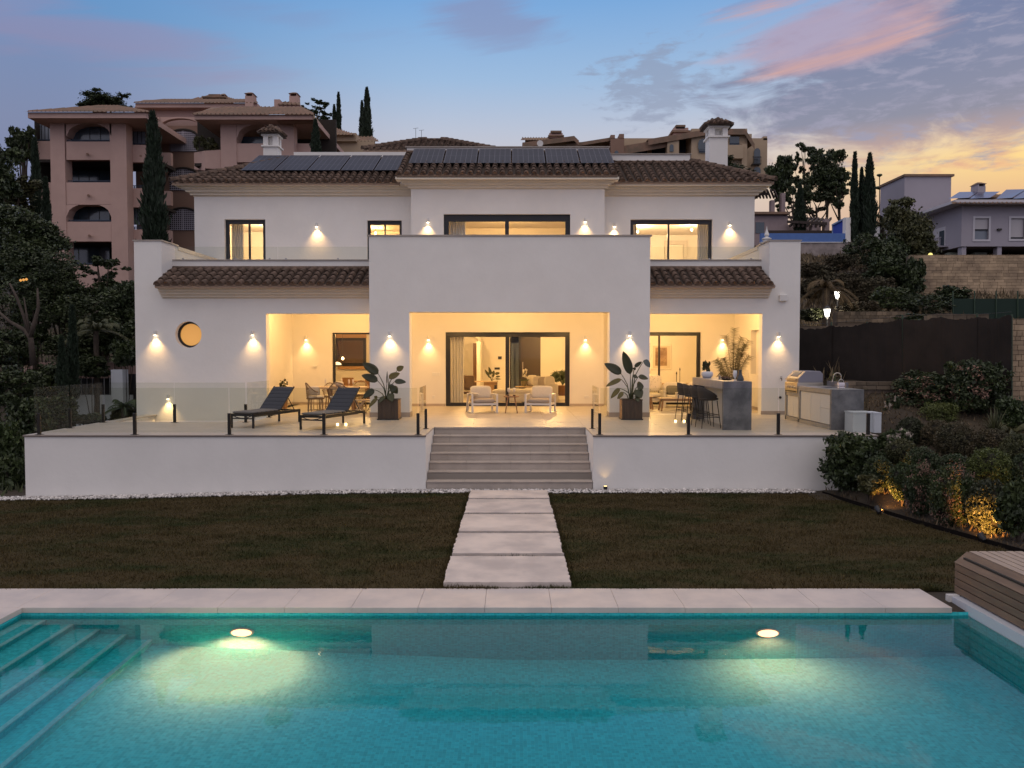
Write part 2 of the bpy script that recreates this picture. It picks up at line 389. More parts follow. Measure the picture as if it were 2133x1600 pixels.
npmesh('lawn', np.stack([X, Y, Z], -1).reshape(-1, 3), q, mlawn)['kind'] = 'structure'
def blades(n, x0, x1, y0, y1, hmin, hmax, wdt, m, name, keepf=None):
    bx = rng.uniform(x0, x1, n); by = rng.uniform(y0, y1, n)
    k = keepf(bx, by) if keepf else np.ones(n, bool); bx, by = bx[k], by[k]; n = len(bx)
    bz = H(bx, by); a = rng.uniform(0, pi, n); tuft = .5+.5*np.sin(bx*3.1+2*np.sin(by*2.3))*np.sin(by*7.3+1.7*np.sin(bx*1.9)); h = rng.uniform(hmin, hmax, n)*(.55+1.1*tuft**2); lean = rng.uniform(-.6, .6, (n, 2))
    ww = wdt*(1+by/18); dxv = np.cos(a)*ww; dyv = np.sin(a)*ww
    v = np.empty((n, 3, 3)); v[:, 0] = np.stack([bx-dxv, by-dyv, bz], -1); v[:, 1] = np.stack([bx+dxv, by+dyv, bz], -1)
    v[:, 2] = np.stack([bx+lean[:, 0]*h, by+lean[:, 1]*h, bz+h], -1)
    o = npmesh(name, v.reshape(-1, 3), np.arange(3*n).reshape(-1, 3), m); o['kind'] = 'stuff'; return o
mbl = bpy.data.materials.new('grass_blades'); mbl.use_nodes = True; t = NT(mbl.node_tree); b = mbl.node_tree.nodes['Principled BSDF']
pos = t.node('ShaderNodeNewGeometry'); b.inputs['Roughness'].default_value = .8; b.inputs['Specular IOR Level'].default_value = .15
mp = t.node('ShaderNodeMapping'); t.put(mp.inputs[0], pos.outputs['Position']); mp.inputs['Scale'].default_value = (.7, 1.3, 1)
f1 = t.smooth(t.noise(mp.outputs[0], .55, 5, .6, .4), .42, .62); f2 = t.smooth(t.noise(mp.outputs[0], 2.6, 6, .7), .35, .7)
lc = t.mix(f1, (.074, .054, .022), (.032, .040, .011)); lc = t.mix(t.m('MULTIPLY', f2, .6), lc, (.092, .072, .034))
kk = t.m('ADD', t.m('MULTIPLY', pos.outputs['Random Per Island'], 0.7), .65); cc = t.node('ShaderNodeCombineXYZ'); [t.put(cc.inputs[i], kk) for i in range(3)]
t.put(b.inputs['Base Color'], t.mix(1.0, lc, cc.outputs[0], 'MULTIPLY'))
def onlawn(x, y): return (x < edge_x(y)-.05) & ~((x > -.97) & (x < .83)) & ~((y < 13.5) & (x > 5.75) & (y < 11.0))
tag(blades(170000, -13, 9, 11.08, 18.62, .018, .05, .0045, mbl, 'lawn_grass', onlawn), 'patchy brown and green clipped grass of the lawn', 'grass', kind='stuff')
tag(blades(26000, -1.03, .90, 11.0, 18.6, .03, .075, .005, mbl, 'joint_grass', lambda x, y: (np.min(np.abs(y[:, None]-np.array([17.58, 15.95, 14.27, 12.66, 11.06])[None]), 1) < .075) | (x < -.925) | (x > .795)), 'thin grass growing in the joints between the path slabs', 'grass', kind='stuff')
tag(blades(9000, -13, 5.8, 11.015, 11.09, .03, .075, .005, mbl, 'verge_grass'), 'ragged grass verge along the back of the pool coping', 'grass', kind='stuff')
# black edging strip between lawn and planting bank
edging = MB(); ey = list(np.arange(11.2, 18.9, .35))
for a, c in zip(ey[:-1], ey[1:]): edging.bar((edge_x(a), a, .0), (edge_x(c), c, .0), .02, .075)
tag(edging.build('lawn_edging', mat('edging', (.010, .008, .007), .95, spec=.1)), 'dark edging strip curving between the lawn and the shrub bank', 'edging')
# gravel strip of white pebbles against the terrace wall
def pebbles(n, x0, x1, y0, y1, name, label):
    ico = np.array([(0, 0, 1), (.894, 0, .447), (.276, .851, .447), (-.724, .526, .447), (-.724, -.526, .447), (.276, -.851, .447), (.724, .526, -.447), (-.276, .851, -.447), (-.894, 0, -.447), (-.276, -.851, -.447), (.724, -.526, -.447), (0, 0, -1)])
    tri = np.array([(0, 1, 2), (0, 2, 3), (0, 3, 4), (0, 4, 5), (0, 5, 1), (1, 6, 2), (2, 7, 3), (3, 8, 4), (4, 9, 5), (5, 10, 1), (6, 7, 2), (7, 8, 3), (8, 9, 4), (9, 10, 5), (10, 6, 1), (11, 7, 6), (11, 8, 7), (11, 9, 8), (11, 10, 9), (11, 6, 10)])
    px_ = rng.uniform(x0, x1, n); py_ = rng.uniform(y0, y1, n); s = rng.uniform(.014, .036, n)
    V = ico[None]*s[:, None, None]*rng.uniform(.7, 1.2, (n, 1, 3))*np.array([1, 1, .7]); V = V+rng.normal(0, .08, V.shape)*s[:, None, None]
    V += np.stack([px_, py_, H(px_, py_)+.012+rng.uniform(0, .02, n)], -1)[:, None]
    T = tri[None]+12*np.arange(n)[:, None, None]
    o = npmesh(name, V.reshape(-1, 3), T.reshape(-1, 3), mat('pebble', (.60, .57, .55), .7, island=.5)); tag(o, label, 'gravel', kind='stuff')
pebbles(5200, -13.6, 6.9, 18.64, 19.08, 'white_gravel', 'strip of white pebbles between the lawn and the terrace wall')

# ================================================ path
path = thing('stepping_stone_path', 'path of five wide pale stone slabs from the pool to the steps', 'path', (-.07, 14.8, 0))
slab_m = mat('path_slab', (.72, .62, .55), .75, col2=(.48, .42, .39), vs=1.3, bump=.25, bs=14)
for ya, yb in [(17.66, 18.66), (16.03, 17.50), (14.36, 15.87), (12.75, 14.19), (11.13, 12.57)]:
    out = []
    n = 26
    for i in range(n): out.append((-.93+1.73*i/n, ya+random.uniform(-.012, .012)))
    for i in range(18): out.append((.80+random.uniform(-.022, .012), ya+(yb-ya)*i/18))
    for i in range(n): out.append((.80-1.73*i/n, yb+random.uniform(-.012, .012)))
    for i in range(18): out.append((-.93+random.uniform(-.015, .015), yb-(yb-ya)*i/18))
    MB().prism(out, -.04, .045, 'z').build('slab', slab_m, path)

# ================================================ pool
WZ = -.125
pool = thing('swimming_pool', 'rectangular swimming pool lined with turquoise mosaic and edged with pale stone', 'swimming pool', (0, 6.6, 0))
mm = bpy.data.materials.new('pool_mosaic'); mm.use_nodes = True; t = NT(mm.node_tree); b = mm.node_tree.nodes['Principled BSDF']
pos = t.node('ShaderNodeNewGeometry')
sp = t.node('ShaderNodeSeparateXYZ'); t.put(sp.inputs[0], pos.outputs['Position']); sn = t.node('ShaderNodeSeparateXYZ'); t.put(sn.inputs[0], pos.outputs['Normal'])
wz = t.m('GREATER_THAN', t.m('ABSOLUTE', sn.outputs[2]), .5); wy = t.m('GREATER_THAN', t.m('ABSOLUTE', sn.outputs[1]), .5)
def pick(f, a, b_): return t.m('ADD', t.m('MULTIPLY', f, a), t.m('MULTIPLY', t.m('SUBTRACT', 1.0, f), b_))
uu = pick(t.m('MAXIMUM', wz, wy), sp.outputs[0], sp.outputs[1]); vv = pick(wz, sp.outputs[1], sp.outputs[2])
cb = t.node('ShaderNodeCombineXYZ'); t.put(cb.inputs[0], uu); t.put(cb.inputs[1], vv)
br = t.node('ShaderNodeTexBrick'); t.put(br.inputs['Vector'], cb.outputs[0]); br.offset = 0; br.inputs['Scale'].default_value = 1
br.inputs['Brick Width'].default_value = .038; br.inputs['Row Height'].default_value = .038; br.inputs['Mortar Size'].default_value = .0028; br.inputs['Mortar Smooth'].default_value = .2
br.inputs['Color1'].default_value = (.055, .64, .69, 1); br.inputs['Color2'].default_value = (.075, .71, .75, 1); br.inputs['Mortar'].default_value = (.10, .75, .78, 1)
wn = t.node('ShaderNodeTexWhiteNoise', noise_dimensions='2D')
t.put(wn.inputs[0], t.vm('FLOOR', t.vm('MULTIPLY', cb.outputs[0], (1/.038, 1/.038, 0))))
vr = t.node('ShaderNodeCombineXYZ'); kv = t.m('ADD', t.m('MULTIPLY', wn.outputs[0], .26), .87); [t.put(vr.inputs[i], kv) for i in range(3)]
t.put(b.inputs['Base Color'], t.mix(1.0, br.outputs[0], vr.outputs[0], 'MULTIPLY')); b.inputs['Roughness'].default_value = .85; b.inputs['Specular IOR Level'].default_value = .0
x0, x1, y0, y1 = POOL
def floor_z(x): return WZ-np.interp(x, [-5, -4.5, -1, 0, 6], [1.08, 1.12, 1.42, 1.52, 1.56])
bs = MB(); fx = [x0, -4.5, -3.3, -2.2, -1, 0, 2, 4, x1]
for a, c in zip(fx[:-1], fx[1:]): bs.add([(a, y0, floor_z(a)), (c, y0, floor_z(c)), (c, y1, floor_z(c)), (a, y1, floor_z(a))], [(0, 1, 2, 3)])
top = -.082
bs.add([(x0, y1, -2), (x1, y1, -2), (x1, y1, top), (x0, y1, top)], [(0, 1, 2, 3)]); bs.add([(x0, y0, -2), (x1, y0, -2), (x1, y0, top), (x0, y0, top)], [(0, 1, 2, 3)])
bs.add([(x0, y0, -2), (x0, y1, -2), (x0, y1, top), (x0, y0, top)], [(0, 1, 2, 3)]); bs.add([(x1, y0, -2), (x1, y1, -2), (x1, y1, top), (x1, y0, top)], [(0, 1, 2, 3)])
bs.build('pool_lining', mm, pool)
for i, (sx, dep) in enumerate([(-4.50, .93), (-4.82, .74), (-5.15, .56), (-5.48, .37), (-5.82, .19)]):
    bt = WZ-1.12 if i == 0 else WZ-[.93, .74, .56, .37, .19][i-1]
    MB().box(x0, sx, y0, y1-.002, bt+.0, WZ-dep).build('pool_step', mm, pool); MB().box(sx-.05, sx+.004, y0, y1-.003, WZ-dep-.03, WZ-dep+.003).build('step_edge', mat('pale_mosaic', (.34, .80, .82), .85, var=.2, vs=20, spec=0), pool)  # pale edge strips: lamp light on the steps put into the colour
cop_m = mat('coping_stone', (.68, .59, .53), .55, col2=(.54, .48, .45), vs=1.6, bump=.1, bs=25, objr=0)
cx = [-.34+.832*k for k in range(-9, 8)]
for a, c in zip(cx[:-1], cx[1:]):
    if c > POOL[1]+.05: c = POOL[1]+.03
    if a < c-.05: MB().box(a+.0015, c-.0015, 10.20+random.uniform(-.003, .003), 11.04, -.085, -.018+random.uniform(0, .003)).build('coping_slab', cop_m, pool, bevel=.004)
for k in range(10):
    ya = 10.197-.83*k; MB().box(x0-.84, x0+.03, ya-.827, ya, -.085, -.018).build('coping_slab', cop_m, pool, bevel=.004)
for k in range(14):
    xa = x0-.84+.93*k; MB().box(xa+.003, xa+.927, 1.6, 3.03, -.085, -.018).build('coping_slab', cop_m, pool, bevel=.004)
# water body
mw = bpy.data.materials.new('pool_water'); mw.use_nodes = True; t = NT(mw.node_tree); t.t.nodes.clear()
gl = t.node('ShaderNodeBsdfRefraction'); gl.inputs['IOR'].default_value = 1.333; gl.inputs['Roughness'].default_value = 0; gl.inputs['Color'].default_value = (1, 1, 1, 1)
bn = t.node('ShaderNodeBump'); bn.inputs['Strength'].default_value = .05; bn.inputs['Distance'].default_value = .01
t.put(bn.inputs['Height'], t.noise(t.node('ShaderNodeNewGeometry').outputs['Position'], 5.0, 3, .5)); t.put(gl.inputs['Normal'], bn.outputs[0])
va = t.node('ShaderNodeVolumeAbsorption'); va.inputs[0].default_value = (.0, .76, .87, 1); va.inputs[1].default_value = .26
rf_ = t.node('ShaderNodeBsdfGlossy'); rf_.inputs['Roughness'].default_value = 0; t.put(rf_.inputs['Normal'], bn.outputs[0])
fz = t.node('ShaderNodeFresnel'); fz.inputs[0].default_value = 1.333; t.put(fz.inputs['Normal'], bn.outputs[0])
mxs = t.node('ShaderNodeMixShader'); t.put(mxs.inputs[0], t.m('MULTIPLY', fz.outputs[0], 1.2, clamp=True)); t.t.links.new(gl.outputs[0], mxs.inputs[1]); t.t.links.new(rf_.outputs[0], mxs.inputs[2])
o = t.node('ShaderNodeOutputMaterial'); t.t.links.new(mxs.outputs[0], o.inputs[0]); t.t.links.new(va.outputs[0], o.inputs[1])
MB().box(x0-.03, x1+.03, y0-.03, y1+.03, -2.3, WZ).build('pool_water', mw)['kind'] = 'structure'
# pool lamps
def pool_lamp(x, z, label):
    t_ = thing('pool_lamp', label, 'pool light', (x, y1-.03, z), 'round lights in the far pool wall')
    Mx = Matrix.Rotation(pi/2, 3, 'X')
    MB().lathe([(.15, 0), (.15, .03), (.12, .035)], (x, y1-.001, z), 28, Mx).build('rim', whitem, t_)
    MB().lathe([(.125, 0), (.125, .008), (.08, .02)], (x, y1-.036, z), 28, Mx).build('lens', emitmat('pool_lens', (1, .40, .18), 5), t_)
    light('pool_spot', 'SPOT', (x, y1-.16, z-.0), 2900 if x < 0 else 520, (1, .064, .026), t_, spot_size=R(132), spot_blend=1.0, shadow_soft_size=.08, rot=(R(-24), 0, R(0)))
pool_lamp(-3.37, -.75, 'glowing round pool light on the far wall near the pool steps')
pool_lamp(3.19, -.77, 'glowing round pool light on the far wall towards the timber box')

# timber pool-cover box on its white plinth
bx = thing('pool_cover_box', 'long slatted timber box on a white plinth along the right pool edge', 'deck box', (6.4, 8, 0))
MB().box(5.70, 7.0, 3.2, 10.62, -.15, .0).build('plinth', mat('plinth_white', (.62, .64, .68), .5), bx)
MB().box(5.66, 5.80, 10.62, 10.70, -.15, .012).build('plinth_end', whitem, bx)
MB().box(5.86, 6.86, 3.4, 10.66, .002, .50).build('frame', mat('box_frame', (.03, .025, .02), .8), bx)
plank_m = mat('weathered_teak', (.215, .145, .095), .65, col2=(.15, .10, .068), vs=2.5, stretch=(9, .8, 9), bump=.15, bs=20, objr=0)  # side planks: shade put into a darker copy of the teak
for k in range(4): MB().box(5.80, 5.86, 3.3, 10.75, .02+.098*k, .02+.098*k+.086).build('plank', plank_m, bx, bevel=.004)
MB().prism([(5.79, .415), (5.81, .43), (5.955, .555), (5.975, .535), (5.86, .415)], 3.3, 10.75, 'x' if False else 'y').build('plank', plank_m, bx)
for k in range(6): MB().box(5.985+.118*k, 5.985+.118*k+.100, 3.3, 10.75, .525, .56).build('plank', mat('weathered_teak_top', (.42, .325, .25), .6, col2=(.32, .245, .19), vs=2.5, stretch=(9, .8, 9), bump=.15, bs=20), bx, bevel=.004)  # top planks: sky light put into a paler copy of the teak
MB().box(6.70, 6.90, 3.3, 10.75, .02, .40).build('plank', plank_m, bx)

# ================================================ terrace
D = 1.25; TX0, TX1, TY = -11.31, 8.47, 19.1
SX0, SX1, SYB = -2.0, 1.88, 21.15      # stair notch
terr = thing('terrace', 'raised terrace with white rendered retaining wall and pale stone floor', 'terrace', (-1.4, 24, 0))
wl = MB()
wl.box(TX0+.03, SX0-.0, TY, TY+.25, -.6, D-.034); wl.box(SX1, TX1-.03, TY, TY+.25, -.6, D-.034)
wl.box(SX0-.25, SX0, TY+.25, SYB, -.3, D-.034); wl.box(SX1, SX1+.25, TY+.25, SYB, -.3, D-.034)
wl.box(TX0+.03, TX0+.28, TY+.25, 36, -.8, D-.034); wl.box(TX1-.28, TX1-.03, TY+.25, 26, -.6, D-.034)
wl.build('retaining_wall', plaster, terr)
MB().box(TX0+.28, -10.9, 22.72, 24.8, -1, D-.034).box(-11.0, -7.25, 22.68, 22.78, -1.0, D-.034).box(-7.35, -7.2, 22.78, 25.5, -1.0, D-.034).build('stairwell_wall', plaster, terr)
for k in range(6): MB().box(-8.0-.42*k-.42, -8.0-.42*k, 22.78, 25.5, -1.0, D-.2*(k+1)).build('stairwell_step', stair_m, terr)
# floor tiles, 0.97 m module, joints recessed
sub = MB()
def tile(x0, x1, y0, y1):
    if x1-x0 < .04 or y1-y0 < .04: return
    MB().box(x0+.002, x1-.002, y0+.002, y1-.002, D-.03, D+random.uniform(-.0008, .0008)).build('floor_tile', tile_floor, terr)
ex = sorted(set([TX0, SX0, SX1, TX1, -10.95, -7.2]+[SX0+.97*k for k in range(-12, 12) if TX0+.2 < SX0+.97*k < TX1-.2]))
ex = [e for i, e in enumerate(ex) if i == 0 or e-ex[i-1] > .12]
ey = [TY-.02, 20.1, SYB, 21.93, 22.72, 23.7, 24.7, 25.7, 26.7, 27.7, 28.7, 29.5, 30.4]
for a, c in zip(ex[:-1], ex[1:]):
    for e, f in zip(ey[:-1], ey[1:]):
        mxm, mym = (a+c)/2, (e+f)/2
        if SX0-.01 < mxm < SX1+.01 and mym < SYB: continue
        if -10.95 < mxm < -7.2 and mym > 22.72 and mym < 25.6: continue
        if mxm < -8.1 and mym > 25.6: continue
        if mxm > 8.1 and mym > 26.1: continue
        if -3.6 < mxm < 3.3 and mym > 29.5: continue
        tile(a, c, e, f)
MB().box(TX0+.05, SX0-.02, TY+.05, 22.7, D-.06, D-.031).box(SX1+.02, TX1-.05, TY+.05, 22.7, D-.06, D-.031).box(SX0-.02, SX1+.02, SYB+.05, 22.7, D-.06, D-.031).box(-7.2, 8.4, 22.7, 30.4, D-.06, D-.031).build('screed', mat('grout', (.26, .23, .2), .9), terr)
MB().box(TX0, SX0+.015, TY-.03, TY-.021, D-.036, D-.004).box(SX1-.015, TX1, TY-.03, TY-.021, D-.036, D-.004).build('edge_trim', mat('edge_trim', (.16, .125, .105), .5), terr)
# steps
st = thing('garden_steps', 'wide flight of seven stone steps up to the terrace', 'steps', (0, 20, 0))
rise = D/7; trd = (SYB-TY)/6.0
for k in range(7):
    zt = rise*(k+1); yf = TY+.0+trd*k
    if k == 6: yf = SYB
    e = [SX0+.01, SX0+.9+.0*(k % 2), SX0+1.97, SX0+2.93, SX1-.01] if k % 2 == 0 else [SX0+.01, SX0+.42, SX0+1.47, SX0+2.45, SX0+3.4, SX1-.01]
    for a, c in zip(e[:-1], e[1:]):
        MB().box(a+.0015, c-.0015, yf+.02, yf+.04, zt-rise+(.0 if k else -.03), zt-.031).build('riser_tile', stair_m, st)
        if k < 6: MB().box(a+.0015, c-.0015, yf-.012, yf+trd+.018, zt-.03, zt).build('tread_tile', stair_m, st, bevel=.006)
    if k == 6: MB().box(SX0+.01, SX1-.01, SYB-.014, SYB+.05, D-.033, D+.001).build('nosing', stair_m, st)
MB().box(SX0+.005, SX1-.005, TY+.06, TY+.3, -.2, rise-.04).box(SX0+.005, SX1-.005, TY+.3, TY+.9, -.2, rise*2-.04).box(SX0+.005, SX1-.005, TY+.95, SYB+.1, -.2, rise*3-.04).build('stair_core', mat('grout', (.26, .23, .2), .9), st)

# glass railing: posts and panes
def railing(pts, label, panes, zb=D):
    g = thing('glass_railing', label, 'railing', (pts[0][0], pts[0][1], zb))
    for (x, y) in pts:
        p = MB().box(x-.035, x+.035, y-.03, y+.03, zb+.008, zb+.50).build('post', darkm, g, bevel=.004)
        MB().box(x-.075, x+.075, y-.07, y+.07, zb, zb+.008).build('foot', darkm, p)
    for (a, c) in panes:
        a, c = Vector((*a, 0)), Vector((*c, 0))
        MB().bar(a+Vector((0, 0, zb+.57)), c+Vector((0, 0, zb+.57)), .012, 1.04).build('pane', rail_glass, g)
fy = 19.22
xs_ = [PX(p, fy, 905) for p in (82, 281, 478, 675, 871)]
railing([(x, fy) for x in xs_]+[(xs_[4]+.02, 20.75)], 'front glass railing of the terrace left of the steps', [((a+.015, fy), (c-.015, fy)) for a, c in zip(xs_[:-1], xs_[1:])]+[((xs_[4]+.02, fy+.06), (xs_[4]+.02, 20.75))])
xr = [PX(p, fy, 905) for p in (1249, 1434, 1621, 1808)]
railing([(x, fy) for x in xr]+[(xr[0]-.02, 20.75)], 'front glass railing of the terrace right of the steps', [((a+.015, fy), (c-.015, fy)) for a, c in zip(xr[:-1], xr[1:])]+[((xr[0]-.02, fy+.06), (xr[0]-.02, 20.75))])
lx0 = -11.18
railing([(lx0, 20.9), (lx0, 22.6)], 'glass railing running back along the left terrace edge', [((lx0, fy+.1), (lx0, 20.87)), ((lx0, 20.93), (lx0, 22.57))])
sx_ = [PX(p, 22.62, 880) for p in (364, 512)]
railing([(sx_[0], 22.62), (sx_[1], 22.62), (sx_[1]+.12, 24.4)], 'glass railing round the side stairwell beside the loungers', [((lx0+.05, 22.62), (sx_[0]-.01, 22.62)), ((sx_[0]+.01, 22.62), (sx_[1]-.01, 22.62)), ((sx_[1]+.02, 22.7), (sx_[1]+.12, 24.4))])
# ================================================ villa
villa = thing('villa', 'large white two-storey villa with clay tile roofs and lit porticoes', 'house', (-1.4, 30, 0))
XL, XR = -11.58, 8.84
CL, CR = -4.21, 4.07
FY, WY, BC, BW = 24.5, 25.5, 29.5, 30.4        # centre front, wing front, centre back wall, wing back wall
ZC = 4.60; ZO = 4.36                                       # opening heads
OL, OR_ = -3.03, 2.885
# centre block with parapet
MB().wall(CL, CR, D, 6.58, FY, FY+.55, [(OL, OR_, D-1, ZO)]).build('centre_wall', plaster, villa)
MB().box(CL, CL+.3, FY+.55, BC, 4.55, 6.58).box(CR-.3, CR, FY+.55, BC, 4.55, 6.58).build('balcony_side_wall', plaster, villa)
MB().box(CL-.05, CR+.04, FY-.04, FY+.36, 6.58, 6.62).box(CL-.05, CL+.34, FY+.36, BC, 6.58, 6.62).box(CR-.34, CR+.04, FY+.36, BC, 6.58, 6.62).build('parapet_coping', stonecap, villa)
# wing front walls (the left one holds the round window)
rcx, rcz, rr = PX(399, WY+.25, 697), PZ(697, WY), .405
h = .55
w_ = MB().wall(XL, CL, -1.1, 6.57, WY, WY+.35, [(-7.56, CL, D-.2, ZO), (rcx-h, rcx+h, rcz-h, rcz+h), (-10.74, CL, 5.05, 7)])
n = 40; k = len(w_.v)
for i in range(n):
    a = 2*pi*(i+.5)/n; ca, sa = cos(a), sin(a); q_ = h/max(abs(ca), abs(sa))
    for yy in (WY, WY+.35): w_.v += [(rcx+ca*q_, yy, rcz+sa*q_), (rcx+ca*rr, yy, rcz+sa*rr)]
for i in range(n):
    a, b_ = k+4*i, k+4*((i+1) % n)
    w_.f += [(a, b_, b_+1, a+1), (a+2, a+3, b_+3, b_+2), (a+1, b_+1, b_+3, a+3)]
for sx, sz in ((-1, -1), (1, -1), (1, 1), (-1, 1)):   # square corners of the round hole's panel
    def q8(a0): a_ = a0; return h/max(abs(cos(a_)), abs(sin(a_)))
    aa = math.atan2(sz, sx); i0 = int((aa % (2*pi))/(2*pi)*n-.5); a1 = 2*pi*(i0+.5)/n; a2 = 2*pi*(i0+1.5)/n
    w_.add([(rcx+cos(a1)*q8(a1), WY, rcz+sin(a1)*q8(a1)), (rcx+h*sx, WY, rcz+h*sz), (rcx+cos(a2)*q8(a2), WY, rcz+sin(a2)*q8(a2))], [(0, 1, 2)])
w_.build('left_wing_wall', plaster, villa)
Mx = Matrix.Rotation(pi/2, 3, 'X')
rw = MB().lathe([(rr+.05, 0), (rr+.05, .1), (rr-.065, .1), (rr-.065, 0)], (rcx, WY+.30, rcz), 48, Mx)
rw.f = rw.f[:-2]; rw = rw.build('round_window', black, villa)
MB().lathe([(rr-.06, 0), (rr-.06, .01)], (rcx, WY+.27, rcz), 48, Mx).build('pane', mat('amber_pane', (.5, .28, .08), .6, emit=(1, .47, .12), es=.52, var=.1, vs=1.5), rw)
MB().wall(CR, XR, .5, 6.57, WY, WY+.35, [(CR, 7.69, D, ZO), (CR-1, 7.89, 5.05, 7)]).build('right_wing_wall', plaster, villa)
# end blocks behind the front faces, and side walls
e = MB(); e.box(XL, -10.74, WY+.35, BW, 5.0, 6.57); e.wall(WY+.35, 38, -1.1, 5.0, XL, XL+.3, axis='y'); e.wall(BW+.28, 38, 5.2, 8.9, XL, XL+.3, axis='y'); e.build('left_side_wall', plaster, villa)
e = MB(); e.box(7.89, XR, WY+.35, BW, 5.0, 6.57); e.wall(WY+.35, 38, .5, 5.0, XR-.3, XR, axis='y'); e.wall(BW+.28, 38, 5.2, 8.9, XR-.3, XR, axis='y'); e.build('right_side_wall', plaster, villa)
MB().box(XL-.03, -10.70, WY-.03, 26.75, 6.57, 6.61).box(7.85, XR+.03, WY-.03, 26.75, 6.57, 6.61).build('end_block_coping', stonecap, villa)
MB().box(XL-.02, -10.72, 26.75, BW, 6.45, 6.57).box(7.87, XR+.02, 26.75, BW, 6.45, 6.57).build('low_coping', trim, villa)
# portico inner side walls, ceilings, back walls
MB().wall(WY+.35, BW, D, ZC, -8.36, -8.06, axis='y').build('portico_side_wall', plaster_in, villa)
MB().wall(WY+.35, BW, D, ZC, 8.15, 8.40, [(27.45, 28.3, 2.42, 3.92)], axis='y').box(8.34, 8.40, 27.4, 28.35, 2.4, 3.95).build('portico_side_wall', plaster_in, villa)
MB().box(-11.2, 8.5, WY+.35, BW+.3, ZC, ZC+.19).box(CL, CR, FY+.55, WY+.35, ZC, ZC+.19).build('portico_ceiling', plaster_in, villa)
MB().box(-10.74, CL, WY+.35, BW, 5.0, 5.2).box(CR, 7.89, WY+.35, BW, 5.0, 5.2).box(CL+.3, CR-.3, FY+.55, BC, 5.0, 5.2).build('balcony_floor', tile_floor, villa)
W_L = (PX(692, BW, 770), -3.9, D, PZ(693, BW)); W_C = (PX(928, BC, 770), PX(1187, BC, 770), D, PZ(692, BC)); W_R = (3.6, PX(1460, BW, 770), D, PZ(692, BW))
MB().wall(-8.06, -3.57, D, ZC, BW, BW+.28, [(W_L[0], W_L[1], D-1, W_L[3])]).wall(-3.57, 3.27, D, ZC, BC, BC+.28, [(W_C[0], W_C[1], D-1, W_C[3])]).wall(3.27, 8.15, D, ZC, BW, BW+.28, [(W_R[0], W_R[1], D-1, W_R[3])]).build('ground_floor_wall', plaster_in, villa)
MB().box(-3.57, -3.29, BC+.28, BW, D, ZC).box(2.99, 3.27, BC+.28, BW, D, ZC).build('bay_return_wall', plaster_in, villa)
# upper walls
U1 = (PX(468, BW, 500), PX(553, BW, 500), 5.25, PZ(457, BW)); U2 = (PX(765, BW, 500), PX(837, BW, 500), 5.25, PZ(459, BW))
U3 = (PX(924, BC, 470), PX(1188, BC, 470), 5.25, PZ(446, BC)); U4 = (PX(1313, BW, 500), PX(1484, BW, 500), 5.25, PZ(457, BW))
MB().wall(XL, -3.57, 5.0, 8.98, BW, BW+.28, [U1, U2]).wall(-3.57, 3.27, 5.0, 9.05, BC, BC+.28, [U3]).wall(3.27, XR, 5.0, 8.98, BW, BW+.28, [U4]).box(-3.57, -3.29, BC+.28, BW, 5.0, 8.98).box(2.99, 3.27, BC+.28, BW, 5.0, 8.98).build('upper_wall', plaster, villa)
# skirtings
sk = MB(); sk.box(CL-.012, OL+.012, FY-.012, FY+.562, D, D+.14); sk.box(OR_-.012, CR+.012, FY-.012, FY+.562, D, D+.14)
sk.box(7.69-.012, XR, WY-.014, WY, D, D+.11); sk.box(-8.06, W_L[0], BW-.012, BW, D, D+.09); sk.box(-3.57, W_C[0], BC-.012, BC, D, D+.09); sk.box(W_C[1], 3.27, BC-.012, BC, D, D+.09); sk.box(W_R[1], 8.15, BW-.012, BW, D, D+.09); sk.box(8.135, 8.15, WY+.4, BW, D, D+.1); sk.box(-8.06, -8.047, WY+.4, BW, D, D+.1)
sk.build('skirting', skirt_m, villa)
# cornices: four stepped fillets
def cornice(x0, x1, yw, zt, zb, proj, rl, rr_, name='cornice'):
    m_ = MB(); n = 4; hh = (zt-zb)/n
    for i in range(n):
        p = proj*(n-i)/n; z1 = zt-hh*i
        m_.box(x0-(p if rl else 0), x1+(p if rr_ else 0), yw-p, yw+.02, z1-hh*.58, z1); m_.box(x0-(p-.09 if rl else 0), x1+(p-.09 if rr_ else 0), yw-p+.09, yw+.02, z1-hh, z1-hh*.58)
    m_.build(name, trim, villa)
cornice(-3.57, 3.27, BC, 9.27, 8.93, .42, 1, 1); cornice(XL, -3.57-.001, BW, 9.22, 8.84, .45, 1, 0); cornice(3.271, XR, BW, 9.22, 8.84, .45, 0, 1)
cornice(-10.73, CL, WY, 5.14, 4.82, .42, 0, 0); cornice(CR, 7.87, WY, 5.14, 4.82, .42, 0, 0)
# balcony parapets with glass
MB().box(-10.74, CL, 26.35, 26.55, 5.2, 6.07).build('balcony_parapet', plaster, villa); MB().box(CR, 7.89, 26.35, 26.55, 5.2, 6.07).build('balcony_parapet', plaster, villa)
MB().box(-10.74, CL, 26.31, 26.59, 6.07, 6.105).box(CR, 7.89, 26.31, 26.59, 6.07, 6.105).build('parapet_coping', stonecap, villa)
for a, c in ((-10.7, -7.45), (-7.43, CL-.02), (CR+.02, 7.85)):
    p = MB().box(a, c, 26.44, 26.452, 6.12, 6.52).build('balcony_glass', rail_glass, villa)
    for u in (a+.25, c-.25, (a+c)/2+.3): MB().box(u-.025, u+.025, 26.425, 26.47, 6.105, 6.16).build('clamp', mat('satin_steel', (.4, .4, .4), .4, metal=.7), p)

